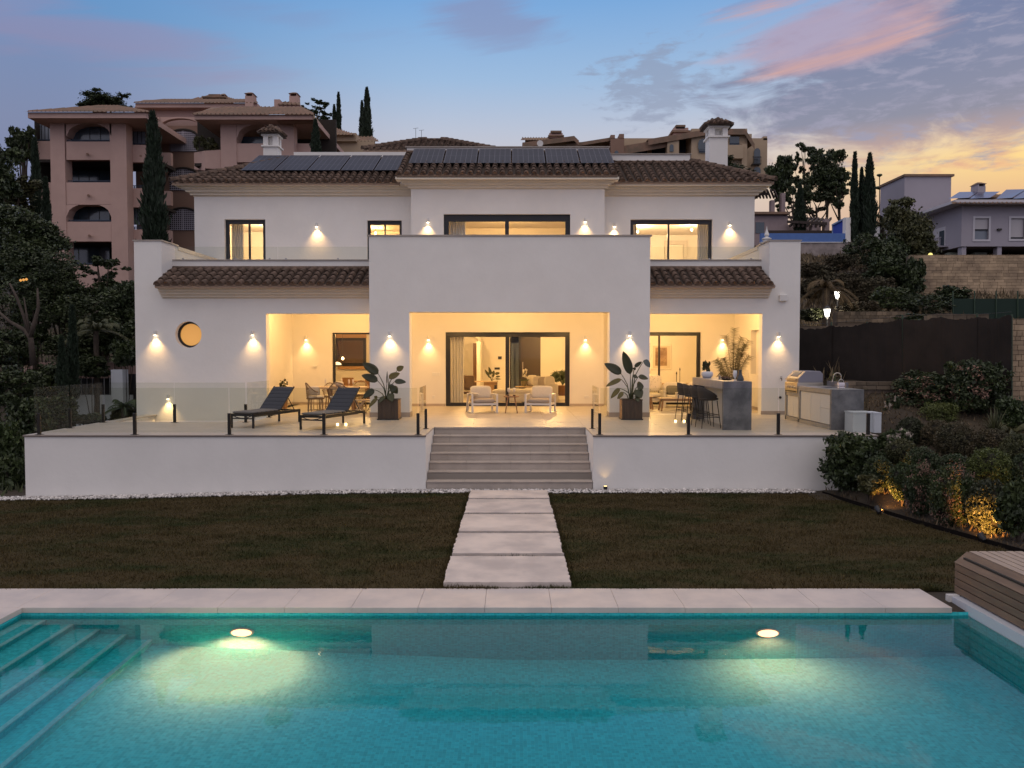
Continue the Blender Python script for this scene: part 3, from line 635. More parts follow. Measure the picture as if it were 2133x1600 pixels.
# ---- clay tiles
def tile_geo(L=.46, r0=.104, r1=.078, n=8, closed=False):
    m_ = MB(); rings = [(0.0, r0-.016, .0), (0.0, r0, .0), (L, r1, .0)]
    if closed: rings = [(.012, .001, 0), (0.012, r0-.016, 0), (0.0, r0-.016, 0), (0, r0, 0), (L, r1, 0)]
    for (yy, r, zz) in rings:
        for j in range(n+1):
            a = pi*j/n; m_.v.append((r*cos(a), yy, r*sin(a)*1.2+zz))
    for i in range(len(rings)-1):
        for j in range(n):
            b_ = i*(n+1)+j; m_.f.append((b_, b_+1, b_+n+2, b_+n+1))
    return m_
TG = tile_geo(); TGC = tile_geo(closed=True)
def tmesh(g_, nm):
    me = bpy.data.meshes.new(nm); me.from_pydata(g_.v, [], g_.f); me.materials.append(rooft); me.polygons.foreach_set('use_smooth', [True]*len(me.polygons)); me.update(); return me
TME, TMEC = tmesh(TG, 'roof_tile'), tmesh(TGC, 'roof_tile')
def roof(parent, X0, X1, Y0, Z0, run, kz, indiv=False, hipL=0, hipR=0, pitch=.272, start=.1, mass_m=None, sc_=1.0, name='roof', clipf=None):
    """tiled slope rising away from the viewer: eave from (X0,Y0,Z0) to X1, horizontal run, slope kz"""
    al = math.atan(kz); ca, sa = cos(al), sin(al); SL = run/ca; Rm = Matrix.Rotation(al, 3, 'X'); off = rootloc(parent)
    base_ = MB(); mass = MB()
    x = X0+start; cols = []
    while x < X1-.04: cols.append(x); x += pitch
    def maxrun(xx):
        r = run
        if hipL: r = min(r, xx-X0)
        if hipR: r = min(r, X1-xx)
        return max(r, .02)
    # channels: concave strips between the cover tiles
    g_ = 6; u = X0
    while u < X1-1e-4:
        u2 = min(u+pitch/g_, X1)
        d1 = .045*abs(sin(pi*((u-X0-start)/pitch)))-.0; d2 = .045*abs(sin(pi*((u2-X0-start)/pitch)))
        r1, r2 = maxrun(u), maxrun(u2)
        base_.add([(u, Y0+.05, Z0-d1+.05*kz), (u2, Y0+.05, Z0-d2+.05*kz), (u2, Y0+r2, Z0+r2*kz-d2), (u, Y0+r1, Z0+r1*kz-d1)], [(0, 1, 2, 3)]); u = u2
    rf = base_.build(name, roof_ch, parent)
    MB().box(X0+.02, X1-.02, Y0+.06, Y0+.2, Z0-.07, Z0+.035).build('eave_mortar', mat('mortar', (.42, .30, .22), .95, var=.2, vs=8), rf)
    ex_ = .36*sc_
    for x in cols:
        L = maxrun(x)/ca; i = 0
        while i*ex_ < L-.12:
            s_ = i*ex_; g2 = TGC if i == 0 else TG
            jx, jr = random.uniform(-.008, .008), random.uniform(-.03, .03)
            pos_ = Vector((x+jx, Y0+s_*ca, Z0+s_*sa+.012+random.uniform(0, .008)))
            M3 = Rm @ Matrix.Rotation(jr, 3, 'Z') @ Matrix.Rotation(-.065, 3, 'X')
            if indiv:
                o = bpy.data.objects.new('roof_tile', TMEC if i == 0 else TME); C.objects.link(o); o.parent = rf
                o.location = pos_-off; o.rotation_euler = M3.to_euler()
            else:
                n_ = len(mass.v); mass.v += [tuple(M3 @ (Vector(v)*sc_)+pos_) for v in g2.v]; mass.f += [tuple(n_+a for a in f) for f in g2.f]
            i += 1
    def hipline(xa, ya, za, dx_, dy_, dz_, L):
        v = Vector((dx_, dy_, dz_)); ln = v.length; v.normalize(); q = v.to_track_quat('Y', 'Z').to_matrix(); s_ = 0
        while s_ < ln-.2:
            pos_ = Vector((xa, ya, za))+v*s_+Vector((0, 0, .05)); n_ = len(mass.v)
            mass.v += [tuple(q @ (Vector((a[0]*1.25, a[1], a[2]*1.25)))+pos_) for a in TGC.v]; mass.f += [tuple(n_+a for a in f) for f in TGC.f]; s_ += .37
    if hipL: hipline(X0, Y0, Z0, run, run, run*kz, 0)
    if hipR: hipline(X1, Y0, Z0, -run, run, run*kz, 0)
    ra, rb_ = X0+(run if hipL else 0), X1-(run if hipR else 0); rc3 = MB().tube([(ra, Y0+run, Z0+run*kz+.02), (rb_, Y0+run, Z0+run*kz+.02)], .085, 8)
    if hipL: rc3.tube([(X0+.1, Y0+.1, Z0), (ra, Y0+run, Z0+run*kz)], .08, 8)
    if hipR: rc3.tube([(X1-.1, Y0+.1, Z0), (rb_, Y0+run, Z0+run*kz)], .08, 8)
    rc3.build('ridge', rooft_s, rf, smooth=True)
    if mass.v: mass.build('roof_tile_mass', mass_m or rooft_s, rf, smooth=True, kind='stuff')
    return rf
roof(villa, -10.76, CL-.02, 24.93, 5.17, 1.42, .44, True, name='porch_roof')
roof(villa, CR+.02, 7.93, 24.93, 5.17, 1.42, .44, True, name='porch_roof', start=.13)
Rright = roof(villa, 3.55, 9.40, 29.82, 9.25, 2.42, .5, True, hipR=1, name='main_roof', pitch=.30)
roof(villa, -12.2, -4.0, 29.82, 9.22, 3.5, .465, False, hipL=1, name='main_roof', pitch=.272)
roof(villa, -4.02, 3.68, 28.92, 9.30, 2.9, .5, False, name='bay_roof', pitch=.276)
# plain outer hips and the flat roof behind
MB().add([(-12.2, 29.82, 9.2), (-8.7, 33.32, 10.95), (-8.7, 37, 10.95), (-12.2, 38.5, 9.2)], [(0, 1, 2, 3)]).add([(9.4, 29.82, 9.2), (6.98, 32.24, 10.4), (6.98, 37, 10.4), (9.4, 38.5, 9.2)], [(0, 1, 2, 3)]).build('side_roof', roof_ch, villa)
MB().add([(-12.2, 29.9, 9.2), (9.4, 29.9, 9.2), (9.4, 38.5, 9.2), (-12.2, 38.5, 9.2)], [(0, 1, 2, 3)]).build('roof_slab', plaster, villa)
MB().box(-4.05, 3.72, 28.98, 29.5, 9.18, 9.26).box(-12.1, -4.05, 29.9, 30.4, 9.14, 9.22).box(3.72, 9.3, 29.9, 30.4, 9.14, 9.22).build('eave_soffit', trim, villa)
MB().box(3.5, PX(1437, 32.3, 335), 32.25, 32.5, 9.5, PZ(323, 32.3)).build('roof_parapet', plaster, villa); MB().box(3.5, PX(1437, 32.3, 335)+.05, 32.2, 32.55, PZ(323, 32.3), PZ(321, 32.3)).build('roof_parapet_coping', stonecap, villa)
MB().box(-4.0, PX(1268, 31.9, 320), 31.85, 32.1, 9.6, PZ(308.5, 31.9)).build('bay_parapet', plaster, villa); MB().box(-4.06, PX(1270, 31.9, 320), 31.8, 32.15, PZ(308.5, 31.9), PZ(306, 31.9)).build('bay_parapet_coping', stonecap, villa)
MB().box(-8.7, -4.0, 33.33, 33.6, 9.5, 11.15).build('rear_parapet', plaster, villa)
# rear pavilion roof
rx0, rx1 = PX(755, 37, 312), PX(1030, 37, 312)
MB().box(rx0+.35, rx1-.3, 37.4, 42, 9.2, PZ(313, 37.4)).build('pavilion_wall', plaster, villa)
roof(villa, rx0, rx1, 37, PZ(313, 37), 2.6, .42, False, hipL=1, hipR=1, name='pavilion_roof', pitch=.272)
# solar panels
pv_m = bpy.data.materials.new('solar_cells'); pv_m.use_nodes = True; t = NT(pv_m.node_tree); b = pv_m.node_tree.nodes['Principled BSDF']
uvp = t.node('ShaderNodeTexCoord').outputs['Object']
br = t.node('ShaderNodeTexBrick'); t.put(br.inputs['Vector'], uvp); br.offset = 0; br.inputs['Scale'].default_value = 1; br.inputs['Brick Width'].default_value = .19; br.inputs['Row Height'].default_value = .95; br.inputs['Mortar Size'].default_value = .006
br.inputs['Color1'].default_value = (.030, .032, .045, 1); br.inputs['Color2'].default_value = (.034, .036, .05, 1); br.inputs['Mortar'].default_value = (.14, .14, .17, 1)
t.put(b.inputs['Base Color'], br.outputs[0]); b.inputs['Roughness'].default_value = .45; b.inputs['Specular IOR Level'].default_value = .12
def panels(n, xa, wd, y0_, z0_, y1_, z1_):
    al = math.atan2(z1_-z0_, y1_-y0_); L = math.hypot(z1_-z0_, y1_-y0_); off = rootloc(villa)
    for i in range(n):
        f_ = MB().box(-wd/2+.004, wd/2-.004, 0, L, -.04, 0); o = f_.build('solar_panel', black, villa)
        g_ = MB().box(-wd/2+.022, wd/2-.022, .022, L-.022, 0, .004).build('cells', pv_m, None); g_.parent = o
        o.location = Vector((xa+wd*(i+.5), y0_, z0_))-off; o.rotation_euler = (al, 0, 0)
yl = 30.9; panels(5, PX(500, yl, 355), (PX(849, yl, 355)-PX(500, yl, 355))/5*.995, yl, PZ(355, yl), 33.2, PZ(323.5, 33.2))
yc = 29.95; panels(6, PX(850, yc, 340), (PX(1281, yc, 340)-PX(850, yc, 340))/6, yc, PZ(340, yc), 31.65, PZ(310, 31.65))
sup = MB()
for xx in np.linspace(-10, -4.2, 8): sup.bar((xx, 31.1, 9.85), (xx, 31.1, PZ(354, 31.1)), .04, .04); sup.bar((xx, 33.0, 10.8), (xx, 33.0, PZ(326, 33.0)), .04, .04)
for xx in np.linspace(-3.5, 3.4, 8): sup.bar((xx, 30.15, 9.85), (xx, 30.15, PZ(337, 30.15)), .04, .04)
sup.build('panel_mount', darkm, villa)
# chimneys
def chimney(cx_, Yc, pyb, ytop_box, ylip, ycap0, ycap1, hw, nm):
    zb, zl, zc0, zc1, ztop = 9.4, PZ(ylip, Yc), PZ(ycap0, Yc), PZ(ycap1, Yc), PZ(ytop_box, Yc)
    m_ = MB(); m_.box(cx_-hw, cx_+hw, Yc, Yc+2*hw, zb, zl-.06); m_.box(cx_-hw-.07, cx_+hw+.07, Yc-.07, Yc+2*hw+.07, zl-.06, zl)
    for a in (-1, 1):
        for c in (0, 1): m_.box(cx_+a*(hw-.1)-.1, cx_+a*(hw-.1)+.1, Yc+(2*hw-.2)*c, Yc+(2*hw-.2)*c+.2, zl, zc0)
    m_.box(cx_-.09, cx_+.09, Yc+hw-.1, Yc+hw+.1, zl, zc0)
    m_.box(cx_-hw-.06, cx_+hw+.06, Yc-.06, Yc+2*hw+.06, zc0, zc0+.07)
    ch = m_.build('chimney', plaster, villa)
    r_ = MB(); tp = (cx_, Yc+hw, ztop); e_ = hw+.2; zz = zc0+.07
    cor = [(cx_-e_, Yc-.2, zz), (cx_+e_, Yc-.2, zz), (cx_+e_, Yc+2*hw+.2, zz), (cx_-e_, Yc+2*hw+.2, zz)]
    r_.add(cor+[tp], [(0, 1, 4), (1, 2, 4), (2, 3, 4), (3, 0, 4), (0, 3, 2, 1)])
    r_.build('chimney_cap', roof_ch, ch)
    mass = MB()
    for (ax, ay) in ((0, -1), (1, 0), (0, 1), (-1, 0)):
        for u in (-.66, -.33, 0, .33, .66):
            lat = Vector((-ay, ax, 0)); dn = Vector((ax, ay, 0)); c0 = Vector((cx_, Yc+hw, 0))
            fr_ = 1-abs(u)*.92; a = c0+dn*e_+lat*u*e_; a.z = zz+.03; hgt = (ztop-zz)
            v = (c0+lat*u*e_*abs(0)-a); bb = a+(-dn)*e_*fr_; bb.z = zz+hgt*fr_+.03
            v = bb-a; q = v.to_track_quat('Y', 'Z').to_matrix(); ln = v.length; s_ = 0
            while s_ < ln-.1:
                n_ = len(mass.v); p_ = a+v.normalized()*s_
                mass.v += [tuple(q @ (Vector(w3)*.85)+p_) for w3 in TGC.v]; mass.f += [tuple(n_+k_ for k_ in f) for f in TGC.f]; s_ += .3
    mass.build('cap_tiles', rooft_s, ch, smooth=True, kind='stuff')
chimney(PX(1497, 33, 300), 33, 345, 248, 283, 266, 248, .36, 'r')
chimney(PX(563, 35, 300), 35, 322, 264, 303, 283, 264, .30, 'l')

# ---- windows
def window(name, rc, Yf, mull, fw=.075, topw=.11, dep=.14, sill=True, bw=.07):
    x0, x1, z0, z1 = rc; y = Yf+dep; m_ = MB()
    m_.box(x0, x1, y, y+.07, z1-topw, z1); m_.box(x0, x0+fw, y, y+.07, z0, z1-topw); m_.box(x1-fw, x1, y, y+.07, z0, z1-topw); m_.box(x0+fw, x1-fw, y, y+.07, z0, z0+bw)
    cuts = [x0+fw]
    for (a, c) in mull: m_.box(a, c, y-.01, y+.06, z0+bw, z1-topw); cuts += [a, c]
    cuts.append(x1-fw); wv = m_.build(name, black, villa, bevel=.004)
    for i in range(0, len(cuts), 2): MB().box(cuts[i], cuts[i+1], y+.03, y+.038, z0+bw, z1-topw).build('pane', glass, wv)
    return wv
window('window', U1, BW, [(PX(517, BW, 500)-.03, PX(517, BW, 500)+.04)], fw=.13, topw=.15)
window('window', U2, BW, [(PX(801, BW, 500)-.03, PX(801, BW, 500)+.03)], fw=.10, topw=.14)
window('window', U3, BC, [(PX(1056, BC, 470)-.07, PX(1056, BC, 470)+.07)], fw=.17, topw=.24)
window('window', U4, BW, [(PX(1393, BW, 500)-.02, PX(1393, BW, 500)+.05)], fw=.12, topw=.16)
window('sliding_door', W_C, BC, [(PX(1054, BC, 770)-.02, PX(1054, BC, 770)+.12)], fw=.16, topw=.17, bw=.12)
window('sliding_door', W_L, BW, [], fw=.09, topw=.06)
window('sliding_door', W_R, BW, [(PX(1374, BW, 770)-.03, PX(1374, BW, 770)+.04)], fw=.13, topw=.13, bw=.08)
# ---- rooms
def room(nm, x0, x1, y0, y1, z0, z1, back=True, holes=()):
    m_ = MB(); m_.box(x0-.1, x0, y0, y1, z0, z1); m_.box(x1, x1+.1, y0, y1, z0, z1); m_.box(x0-.1, x1+.1, y0, y1+.1, z1, z1+.1)
    m_.wall(x0, x1, z0, z1, y1, y1+.1, holes); r_ = m_.build('room_wall', plaster_in, villa)
    MB().box(x0, x1, y0, y1, z0-.06, z0).build('room_floor', tile_floor, villa); return r_
HB = (PX(1062, 36.5, 800), PX(1126, 36.5, 800), D, PZ(695, 36.5))
room('living', -3.26, 2.96, BC+.29, 36.5, D, 4.2, holes=[HB])
HD = (PX(700, 35.8, 730), PX(762, 35.8, 730), PZ(763, 35.8), PZ(704, 35.8))
room('dining', -7.9, -3.4, BW+.29, 35.8, D, 4.2, holes=[HD])
room('lounge', 3.4, 8.4, BW+.29, 34.6, D, 4.2)
room('bedroom', -11.2, -7.4, BW+.29, 34.8, 5.2, 8.2); room('bath', -7.2, -3.7, BW+.29, 34.6, 5.2, 8.2)
room('master', -3.4, 3.1, BC+.29, 34.5, 5.2, 8.3); room('bed2', 3.4, 8.4, BW+.29, 35.0, 5.2, 8.1)
# blocked-out core behind the rooms
MB().box(-11.25, -7.45, 36, 38, 5.2, 8.9).box(XL+.02, XR-.02, 37.6, 38, 0, 9.15).build('rear_wall', plaster, villa)
# ================================================ lamps
def sconce(px, py, Yf, label, power=17, grp='small white wall lamps shining down the walls'):
    p = P(px, py, Yf-.10); x, z = p.x, p.z; power = power*3.4*random.uniform(.82, 1.18)
    t_ = thing('wall_lamp', label, 'wall lamp', (x, Yf, z), grp)
    MB().lathe([(.034, 0), (.044, .02), (.044, .13), (.04, .14)], (x, Yf-.075, z), 16).build('body', whitem, t_, smooth=False)
    MB().box(x-.03, x+.03, Yf-.04, Yf, z+.04, z+.12).build('bracket', whitem, t_)
    MB().lathe([(.036, -.012), (.036, -.002)], (x, Yf-.075, z), 16).build('lens', emitmat('lamp_lens', (1, .78, .5), 14), t_)
    light('downlight', 'SPOT', (x, Yf-.10, z-.02), power*1.1, (1, .60, .23), t_, spot_size=R(96+random.uniform(-6, 6)), spot_blend=1.0, shadow_soft_size=.035, rot=(R(5), R(random.uniform(-3, 3)), 0))
sconce(322, 698, WY, 'wall lamp lit left of the round window')
sconce(525, 698, WY, 'wall lamp lit between the round window and the left portico')
sconce(1623, 701, WY, 'wall lamp lit on the right end wall above the grill')
sconce(811, 700, FY, 'wall lamp lit on the pillar behind the left potted plant')
sconce(1312, 699, FY, 'wall lamp lit on the pillar behind the right potted plant')
sconce(637, 708, BW, 'wall lamp lit inside the left portico above the dining chairs', 15)
sconce(892, 708, BC, 'wall lamp lit left of the big central sliding door', 15)
sconce(1220, 708, BC, 'wall lamp lit right of the big central sliding door', 15)
sconce(1506, 708, BW, 'wall lamp lit in the right portico beside the tall palm', 15)
sconce(349, 831, WY, 'low wall lamp lit over the side stairwell', 15)
sconce(659, 472, BW, 'upstairs wall lamp lit alone on the left upper wall')
sconce(891, 463, BC, 'upstairs wall lamp lit left of the widest upper window')
sconce(1219, 462, BC, 'upstairs wall lamp lit right of the widest upper window')
sconce(1280, 472, BW, 'upstairs wall lamp lit in the corner left of the right bedroom window')
sconce(1521, 469, BW, 'upstairs wall lamp lit right of the right bedroom window')
def downl(x, y, z, power, label, r=.05, cone=150, rad=.12, cat='ceiling lamp', col=WARM, drop=.16, globe=False, grp='round recessed lights in the ceilings'):
    t_ = thing('ceiling_lamp', label, cat, (x, y, z), grp)
    MB().lathe([(r+.015, -.008), (r+.015, 0)], (x, y, z-.002), 20).build('rim', whitem, t_)
    MB().lathe([(r, -.012), (r, -.009)], (x, y, z), 20).build('lens', emitmat('ceiling_lens', (1, .72, .38), 8), t_)
    light('lamp_light', 'POINT', (x, y, z-drop), power, col, t_, shadow_soft_size=rad)
    if globe: MB().tube([(x, y, z), (x, y, z-drop+.12)], .006, 5).build('cord', black, t_); MB().lathe([(.01, -.05), (.05, -.02), (.05, .02), (.02, .06)], (x, y, z-drop+.08), 12).build('bulb', emitmat('bulb', (1, .62, .30), 7), t_, smooth=True)
PW = 118
downl(-.1, 27.9, ZC, PW*.42, 'ceiling lamp over the terrace armchairs near the sliding door')
downl(-2.0, 26.6, ZC, PW, 'ceiling lamp in the central portico on the left')
downl(2.0, 26.6, ZC, PW, 'ceiling lamp in the central portico on the right')
downl(-5.6, 28.2, ZC, PW*1.15, 'ceiling lamp above the outdoor dining table')
downl(-7.0, 27.0, ZC, PW*.6, 'ceiling lamp at the left end of the left portico')
downl(5.6, 28.2, ZC, PW*1.1, 'ceiling lamp above the outdoor sofa')
downl(6.9, 27.0, ZC, PW*.7, 'ceiling lamp above the stone bar')
def roomlight(x, y, z, power, label, r=.5, col=WARM, cone=165):
    downl(x, y, z, power*(2.7 if z < 5 else 2.7), label, .07, cone, .08, col=col, drop=.2 if z < 5 else .3, globe=z > 5)
roomlight(-1.6, 32.5, 4.2, 95, 'ceiling lamp in the living room near the curtain'); roomlight(1.6, 33.5, 4.2, 95, 'ceiling lamp in the living room above the sofa')
roomlight(-5.6, 32.6, 4.2, 75, 'ceiling lamp in the indoor dining room'); roomlight(5.4, 32.4, 4.2, 95, 'ceiling lamp in the lounge with the framed picture')
roomlight(-9.6, 32.4, 8.2, 120, 'ceiling lamp in the far left upstairs bedroom', col=WARM2); roomlight(-5.5, 33.6, 8.2, 38, 'ceiling lamp in the small upstairs room')
roomlight(-.2, 31.6, 8.3, 110, 'bright ceiling spot seen through the widest upper window'); roomlight(4.9, 32.5, 8.1, 70, 'left of two ceiling spots in the right upstairs bedroom', col=WARM2); roomlight(6.9, 32.0, 8.1, 70, 'right of two ceiling spots in the right upstairs bedroom', col=WARM2)
# uplight against the terrace wall by the steps
u = G(1258, 1012, 0.05)
t_ = thing('wall_uplight', 'small dark uplight in the gravel right of the garden steps', 'garden light', (u.x, 18.93, 0))
MB().lathe([(.045, 0), (.05, .07)], (u.x, 18.93, .02), 14).build('housing', black, t_)
MB().lathe([(.04, 0), (.04, .004)], (u.x, 18.93, .092), 14).build('lens', emitmat('uplight_lens', (1, .7, .3), 3), t_)
light('uplight', 'SPOT', (u.x, 18.96, .11), 2.2, (1, .6, .2), t_, spot_size=R(80), spot_blend=.9, shadow_soft_size=.02, rot=(pi-R(8), 0, 0))
# lamp posts behind the fence
def lamppost(px, py, Y, label, s=1.0):
    p = P(px, py, Y); zb = float(H(p.x, Y))-.1
    t_ = thing('lamp_post', label, 'street lamp', (p.x, Y, zb), 'lit lantern posts on the right hillside')
    MB().lathe([(.09, zb), (.05, zb+.3), (.04, p.z-.3), (.07, p.z-.26), (.03, p.z-.2)], (p.x, Y, 0), 10).build('post', black, t_)
    MB().lathe([(.07, -.17), (.13, .12)], (p.x, Y, p.z), 8).build('lantern', emitmat('street_lantern', (1, .95, .82), 9), t_)
    MB().lathe([(.17, .13), (.1, .21), (.02, .27), (.02, .31)], (p.x, Y, p.z), 8).build('hood', black, t_)
    light('lantern_light', 'POINT', (p.x, Y-.25, p.z), 75, (1, .86, .62), t_, shadow_soft_size=.12)
lamppost(1723, 651, 33, 'nearer lit lantern post behind the dark netting fence'); lamppost(1744, 613, 38, 'farther lit lantern post beside the orange palm')

# ================================================ foliage
def crown_mesh(name, n, blobs, leaf, up=0.0, seed=0, aspect=.55, shell=.5, jit=.115):
    """blobs: list of (cx,cy,cz,rx,ry,rz); leaves as small bent quads gathered into clumps"""
    g = np.random.default_rng(seed); vol = np.array([b[3]*b[5] for b in blobs], float); vol /= vol.sum()
    out = []
    for b, f in zip(blobs, vol):
        nb = max(20, int(n*f)); nc = max(6, nb//34)
        d = g.normal(size=(nc, 3)); d /= np.linalg.norm(d, axis=1)[:, None]; rad = g.uniform(shell, 1.0, nc)**.6
        cc = d*rad[:, None]; ci = g.integers(0, nc, nb)
        p = cc[ci]+g.normal(0, jit, (nb, 3)); p = p*np.array(b[3:6])+np.array(b[0:3]); out.append(p)
    p = np.concatenate(out); m = len(p)
    a = g.normal(size=(m, 3)); a[:, 2] += up*2; a /= np.linalg.norm(a, axis=1)[:, None]
    c = np.cross(a, g.normal(size=(m, 3))); c /= np.linalg.norm(c, axis=1)[:, None]
    s = leaf*g.uniform(.6, 1.35, (m, 1)); v = np.empty((m, 4, 3))
    nn = np.cross(a, c)*.12
    v[:, 0] = p-a*s; v[:, 1] = p+c*s*aspect+nn*s; v[:, 2] = p+a*s; v[:, 3] = p-c*s*aspect+nn*s
    return v.reshape(-1, 3), np.arange(4*m).reshape(-1, 4)
MESH = {}
def crown_obj(key, m, parent, loc, scale=(1, 1, 1), rz=0, name='foliage', **kw):
    if key not in MESH:
        v, q = crown_mesh(name, **kw); o = npmesh(name, v, q, m, parent); MESH[key] = o.data
    else:
        o = bpy.data.objects.new(name, MESH[key]); link(o, parent)
        if o.data.materials[0] != m: o.data = o.data.copy(); o.data.materials[0] = m
    o.location = Vector(loc)-rootloc(parent); o.scale = scale; o.rotation_euler = (0, 0, rz); return o
def stems(cx, cy, zb, h, r, n, parent, m=bark, name='stem', wd=.02):
    s = MB()
    for i in range(n):
        a = random.uniform(0, 2*pi); s.tube([(cx, cy, zb-.05), (cx+cos(a)*r*.3, cy+sin(a)*r*.3, zb+h*.45), (cx+cos(a)*r*.8, cy+sin(a)*r*.8, zb+h*.9)], [wd, wd*.7, wd*.3], 5)
    return s.build(name, m, parent)
leaf_o2 = mat('olive_leaf_dark', (.040, .046, .018), .6, island=.45, col2=(.03, .036, .016), vs=1.5); leaf_o3 = mat('olive_leaf_rusty', (.095, .070, .034), .6, island=.45, col2=(.05, .05, .022), vs=2.5)
def bush(px, py, Y, rpx, rypx, label, m=leaf_dk, leaf=.035, n=5200, kind='round', cat='bush', blossom=None, name='bush', nb=0.03):
    c = P(px, py, Y); r = rpx*Y/FP*(.92 if kind == 'round' else 1); rz = rypx*Y/FP*(1.22 if kind == 'round' else 1); zg = float(H(c.x, Y))
    t_ = thing(name, label, cat, (c.x, Y, min(zg, c.z-rz*.5)))
    if m is leaf_ol: m = [leaf_ol, leaf_o2, leaf_o3][int(px) % 3]
    var_ = random.randint(0, 2); key = (kind, n, round(leaf/max(r, .1), 2), var_)
    bl = {'round': [(0, 0, 0, 1, 1, 1)], 'lumpy': [(0, 0, -.1, .8, .8, .8), (-.5, 0, .25, .45, .45, .45), (.45, .2, .3, .5, .5, .5), (.1, -.4, .4, .45, .45, .45), (0, .2, -.45, .8, .8, .5)],
          'flat': [(0, 0, -.1, 1, .9, .9), (-.4, 0, .2, .5, .5, .5), (.5, 0, .1, .5, .5, .5)]}[kind]
    crown_obj(key, m, t_, c, (r, r, rz), random.uniform(0, 6), n=n, blobs=bl, leaf=leaf/max(r, .1), seed=var_+11, shell=.55 if kind != 'round' else .9, jit=.115 if kind != 'round' else .065, up=.25)
    stems(c.x, Y, min(zg, c.z-rz*.5), max(c.z-zg, .1)+rz*.3, r*.8, 7, t_)
    if kind == 'round': MB().lathe([(r*.84*cos(a)+.001, rz*.84*sin(a)) for a in np.linspace(-pi/2, pi/2, 9)], c, 12).build('inner_twigs', mat('inner_twigs', (.016, .015, .009), .95), t_, smooth=True)  # dark core added inside the domes to block light and darken gaps
    if blossom: crown_obj(('bl', kind, round(leaf/max(r, .1), 2)), blossom, t_, c+Vector((0, -.02, nb)), (r, r, rz), 0, name='blossom', n=int(n*.14), blobs=[(x, y, z, a*1.02, b_*1.02, c_*1.04) for x, y, z, a, b_, c_ in bl], leaf=leaf*.75/max(r, .1), seed=5, shell=.95)
    return t_
G_B = 'shrubs planted on the bank beside the lawn'
for a in [
 (1775, 962, 18.3, 70, 72, 'large dense dark shrub overlapping the right end of the terrace wall', leaf_dk, .05, 9500, 'lumpy'),
 (1862, 935, 19.4, 42, 44, 'loose dark shrub with tiny pale flowers just behind the big shrub at the terrace corner', leaf_dk, .045, 5200, 'lumpy', 'bush', leaf_wh),
 (1880, 1003, 16.6, 30, 30, 'small round shrub just above the left glowing garden spot', leaf_md, .019, 11000, 'round'),
 (1830, 985, 17.4, 30, 26, 'low dark shrub tucked against the big corner shrub', leaf_dk, .019, 11000, 'round'),
 (1878, 945, 18.6, 34, 24, 'olive mound shrub second row nearest the terrace', leaf_ol, .019, 11000, 'round'),
 (1897, 903, 20.4, 30, 26, 'olive rounded shrub below the bright green bush', leaf_ol, .019, 11000, 'round'),
 (1952, 912, 20.0, 36, 28, 'rounded olive shrub directly under the bright green bush', leaf_ol, .019, 11000, 'round'),
 (1991, 922, 19.2, 42, 32, 'brown-green dome shrub in the middle of the third row', leaf_ol, .020, 12500, 'round', 'bush', leaf_dry),
 (2066, 930, 19.2, 42, 28, 'dome shrub below the spiky yucca', leaf_ol, .020, 12500, 'round'),
 (1922, 968, 17.6, 36, 28, 'mid-size dome shrub left of the yellow-green dome', leaf_md, .019, 11000, 'round', 'bush', leaf_dry),
 (1990, 972, 17.9, 36, 20, 'low fine-leaved shrub between two domes', leaf_md, .019, 11000, 'round'),
 (2063, 980, 17.3, 48, 36, 'big yellow-green dome shrub on the right of the bank', leaf_br, .020, 12500, 'round'),
 (1918, 1020, 16.0, 34, 40, 'shrub with faded pink flower heads left of the widest flowering shrub', leaf_dk, .020, 12500, 'round', 'bush', leaf_pk),
 (1984, 1034, 15.3, 48, 50, 'widest shrub covered in faded pink flower heads', leaf_dk, .021, 14000, 'round', 'bush', leaf_pk),
 (2062, 1056, 14.6, 46, 44, 'shrub lit gold from inside by the right garden spot', leaf_ol, .028, 9000, 'round'),
 (1812, 1008, 17.1, 26, 22, 'low shrub lit gold by the left garden spot', leaf_ol, .04, 4200, 'lumpy'),
 (2122, 1050, 13.9, 44, 66, 'tall dark shrub at the right edge of the photo beside the lit shrub', leaf_dk, .04, 6200, 'lumpy'),
 (2118, 948, 18.4, 36, 34, 'grey-green shrub at the right edge above the lit shrub', leaf_ol, .020, 12500, 'round'),
 (1952, 862, 21.6, 48, 30, 'bright green rounded bush in the middle of the bank', leaf_br, .022, 10000, 'lumpy'),
 (1935, 812, 22.8, 76, 46, 'large dark flowering shrub in front of the netting fence', leaf_dk, .05, 8200, 'lumpy', 'bush', leaf_pk),
 (2035, 800, 22.0, 66, 62, 'sprawling dark shrub with small pink flowers by the stone pier', leaf_dk, .05, 8200, 'lumpy', 'bush', leaf_pk),
 (2110, 862, 21.0, 40, 40, 'dark leafy shrub at the right edge below the stone pier', leaf_md, .045, 5200, 'lumpy'),
 (1856, 870, 22.5, 20, 46, 'thin twiggy shrub with white blossoms behind the white storage boxes', leaf_dk, .035, 2600, 'lumpy', 'bush', leaf_wh),
 (2128, 1000, 17.0, 30, 40, 'dark shrub cut by the right edge of the photo', leaf_dk, .019, 11000, 'round')]:
    o = bush(*a); o['group'] = G_B
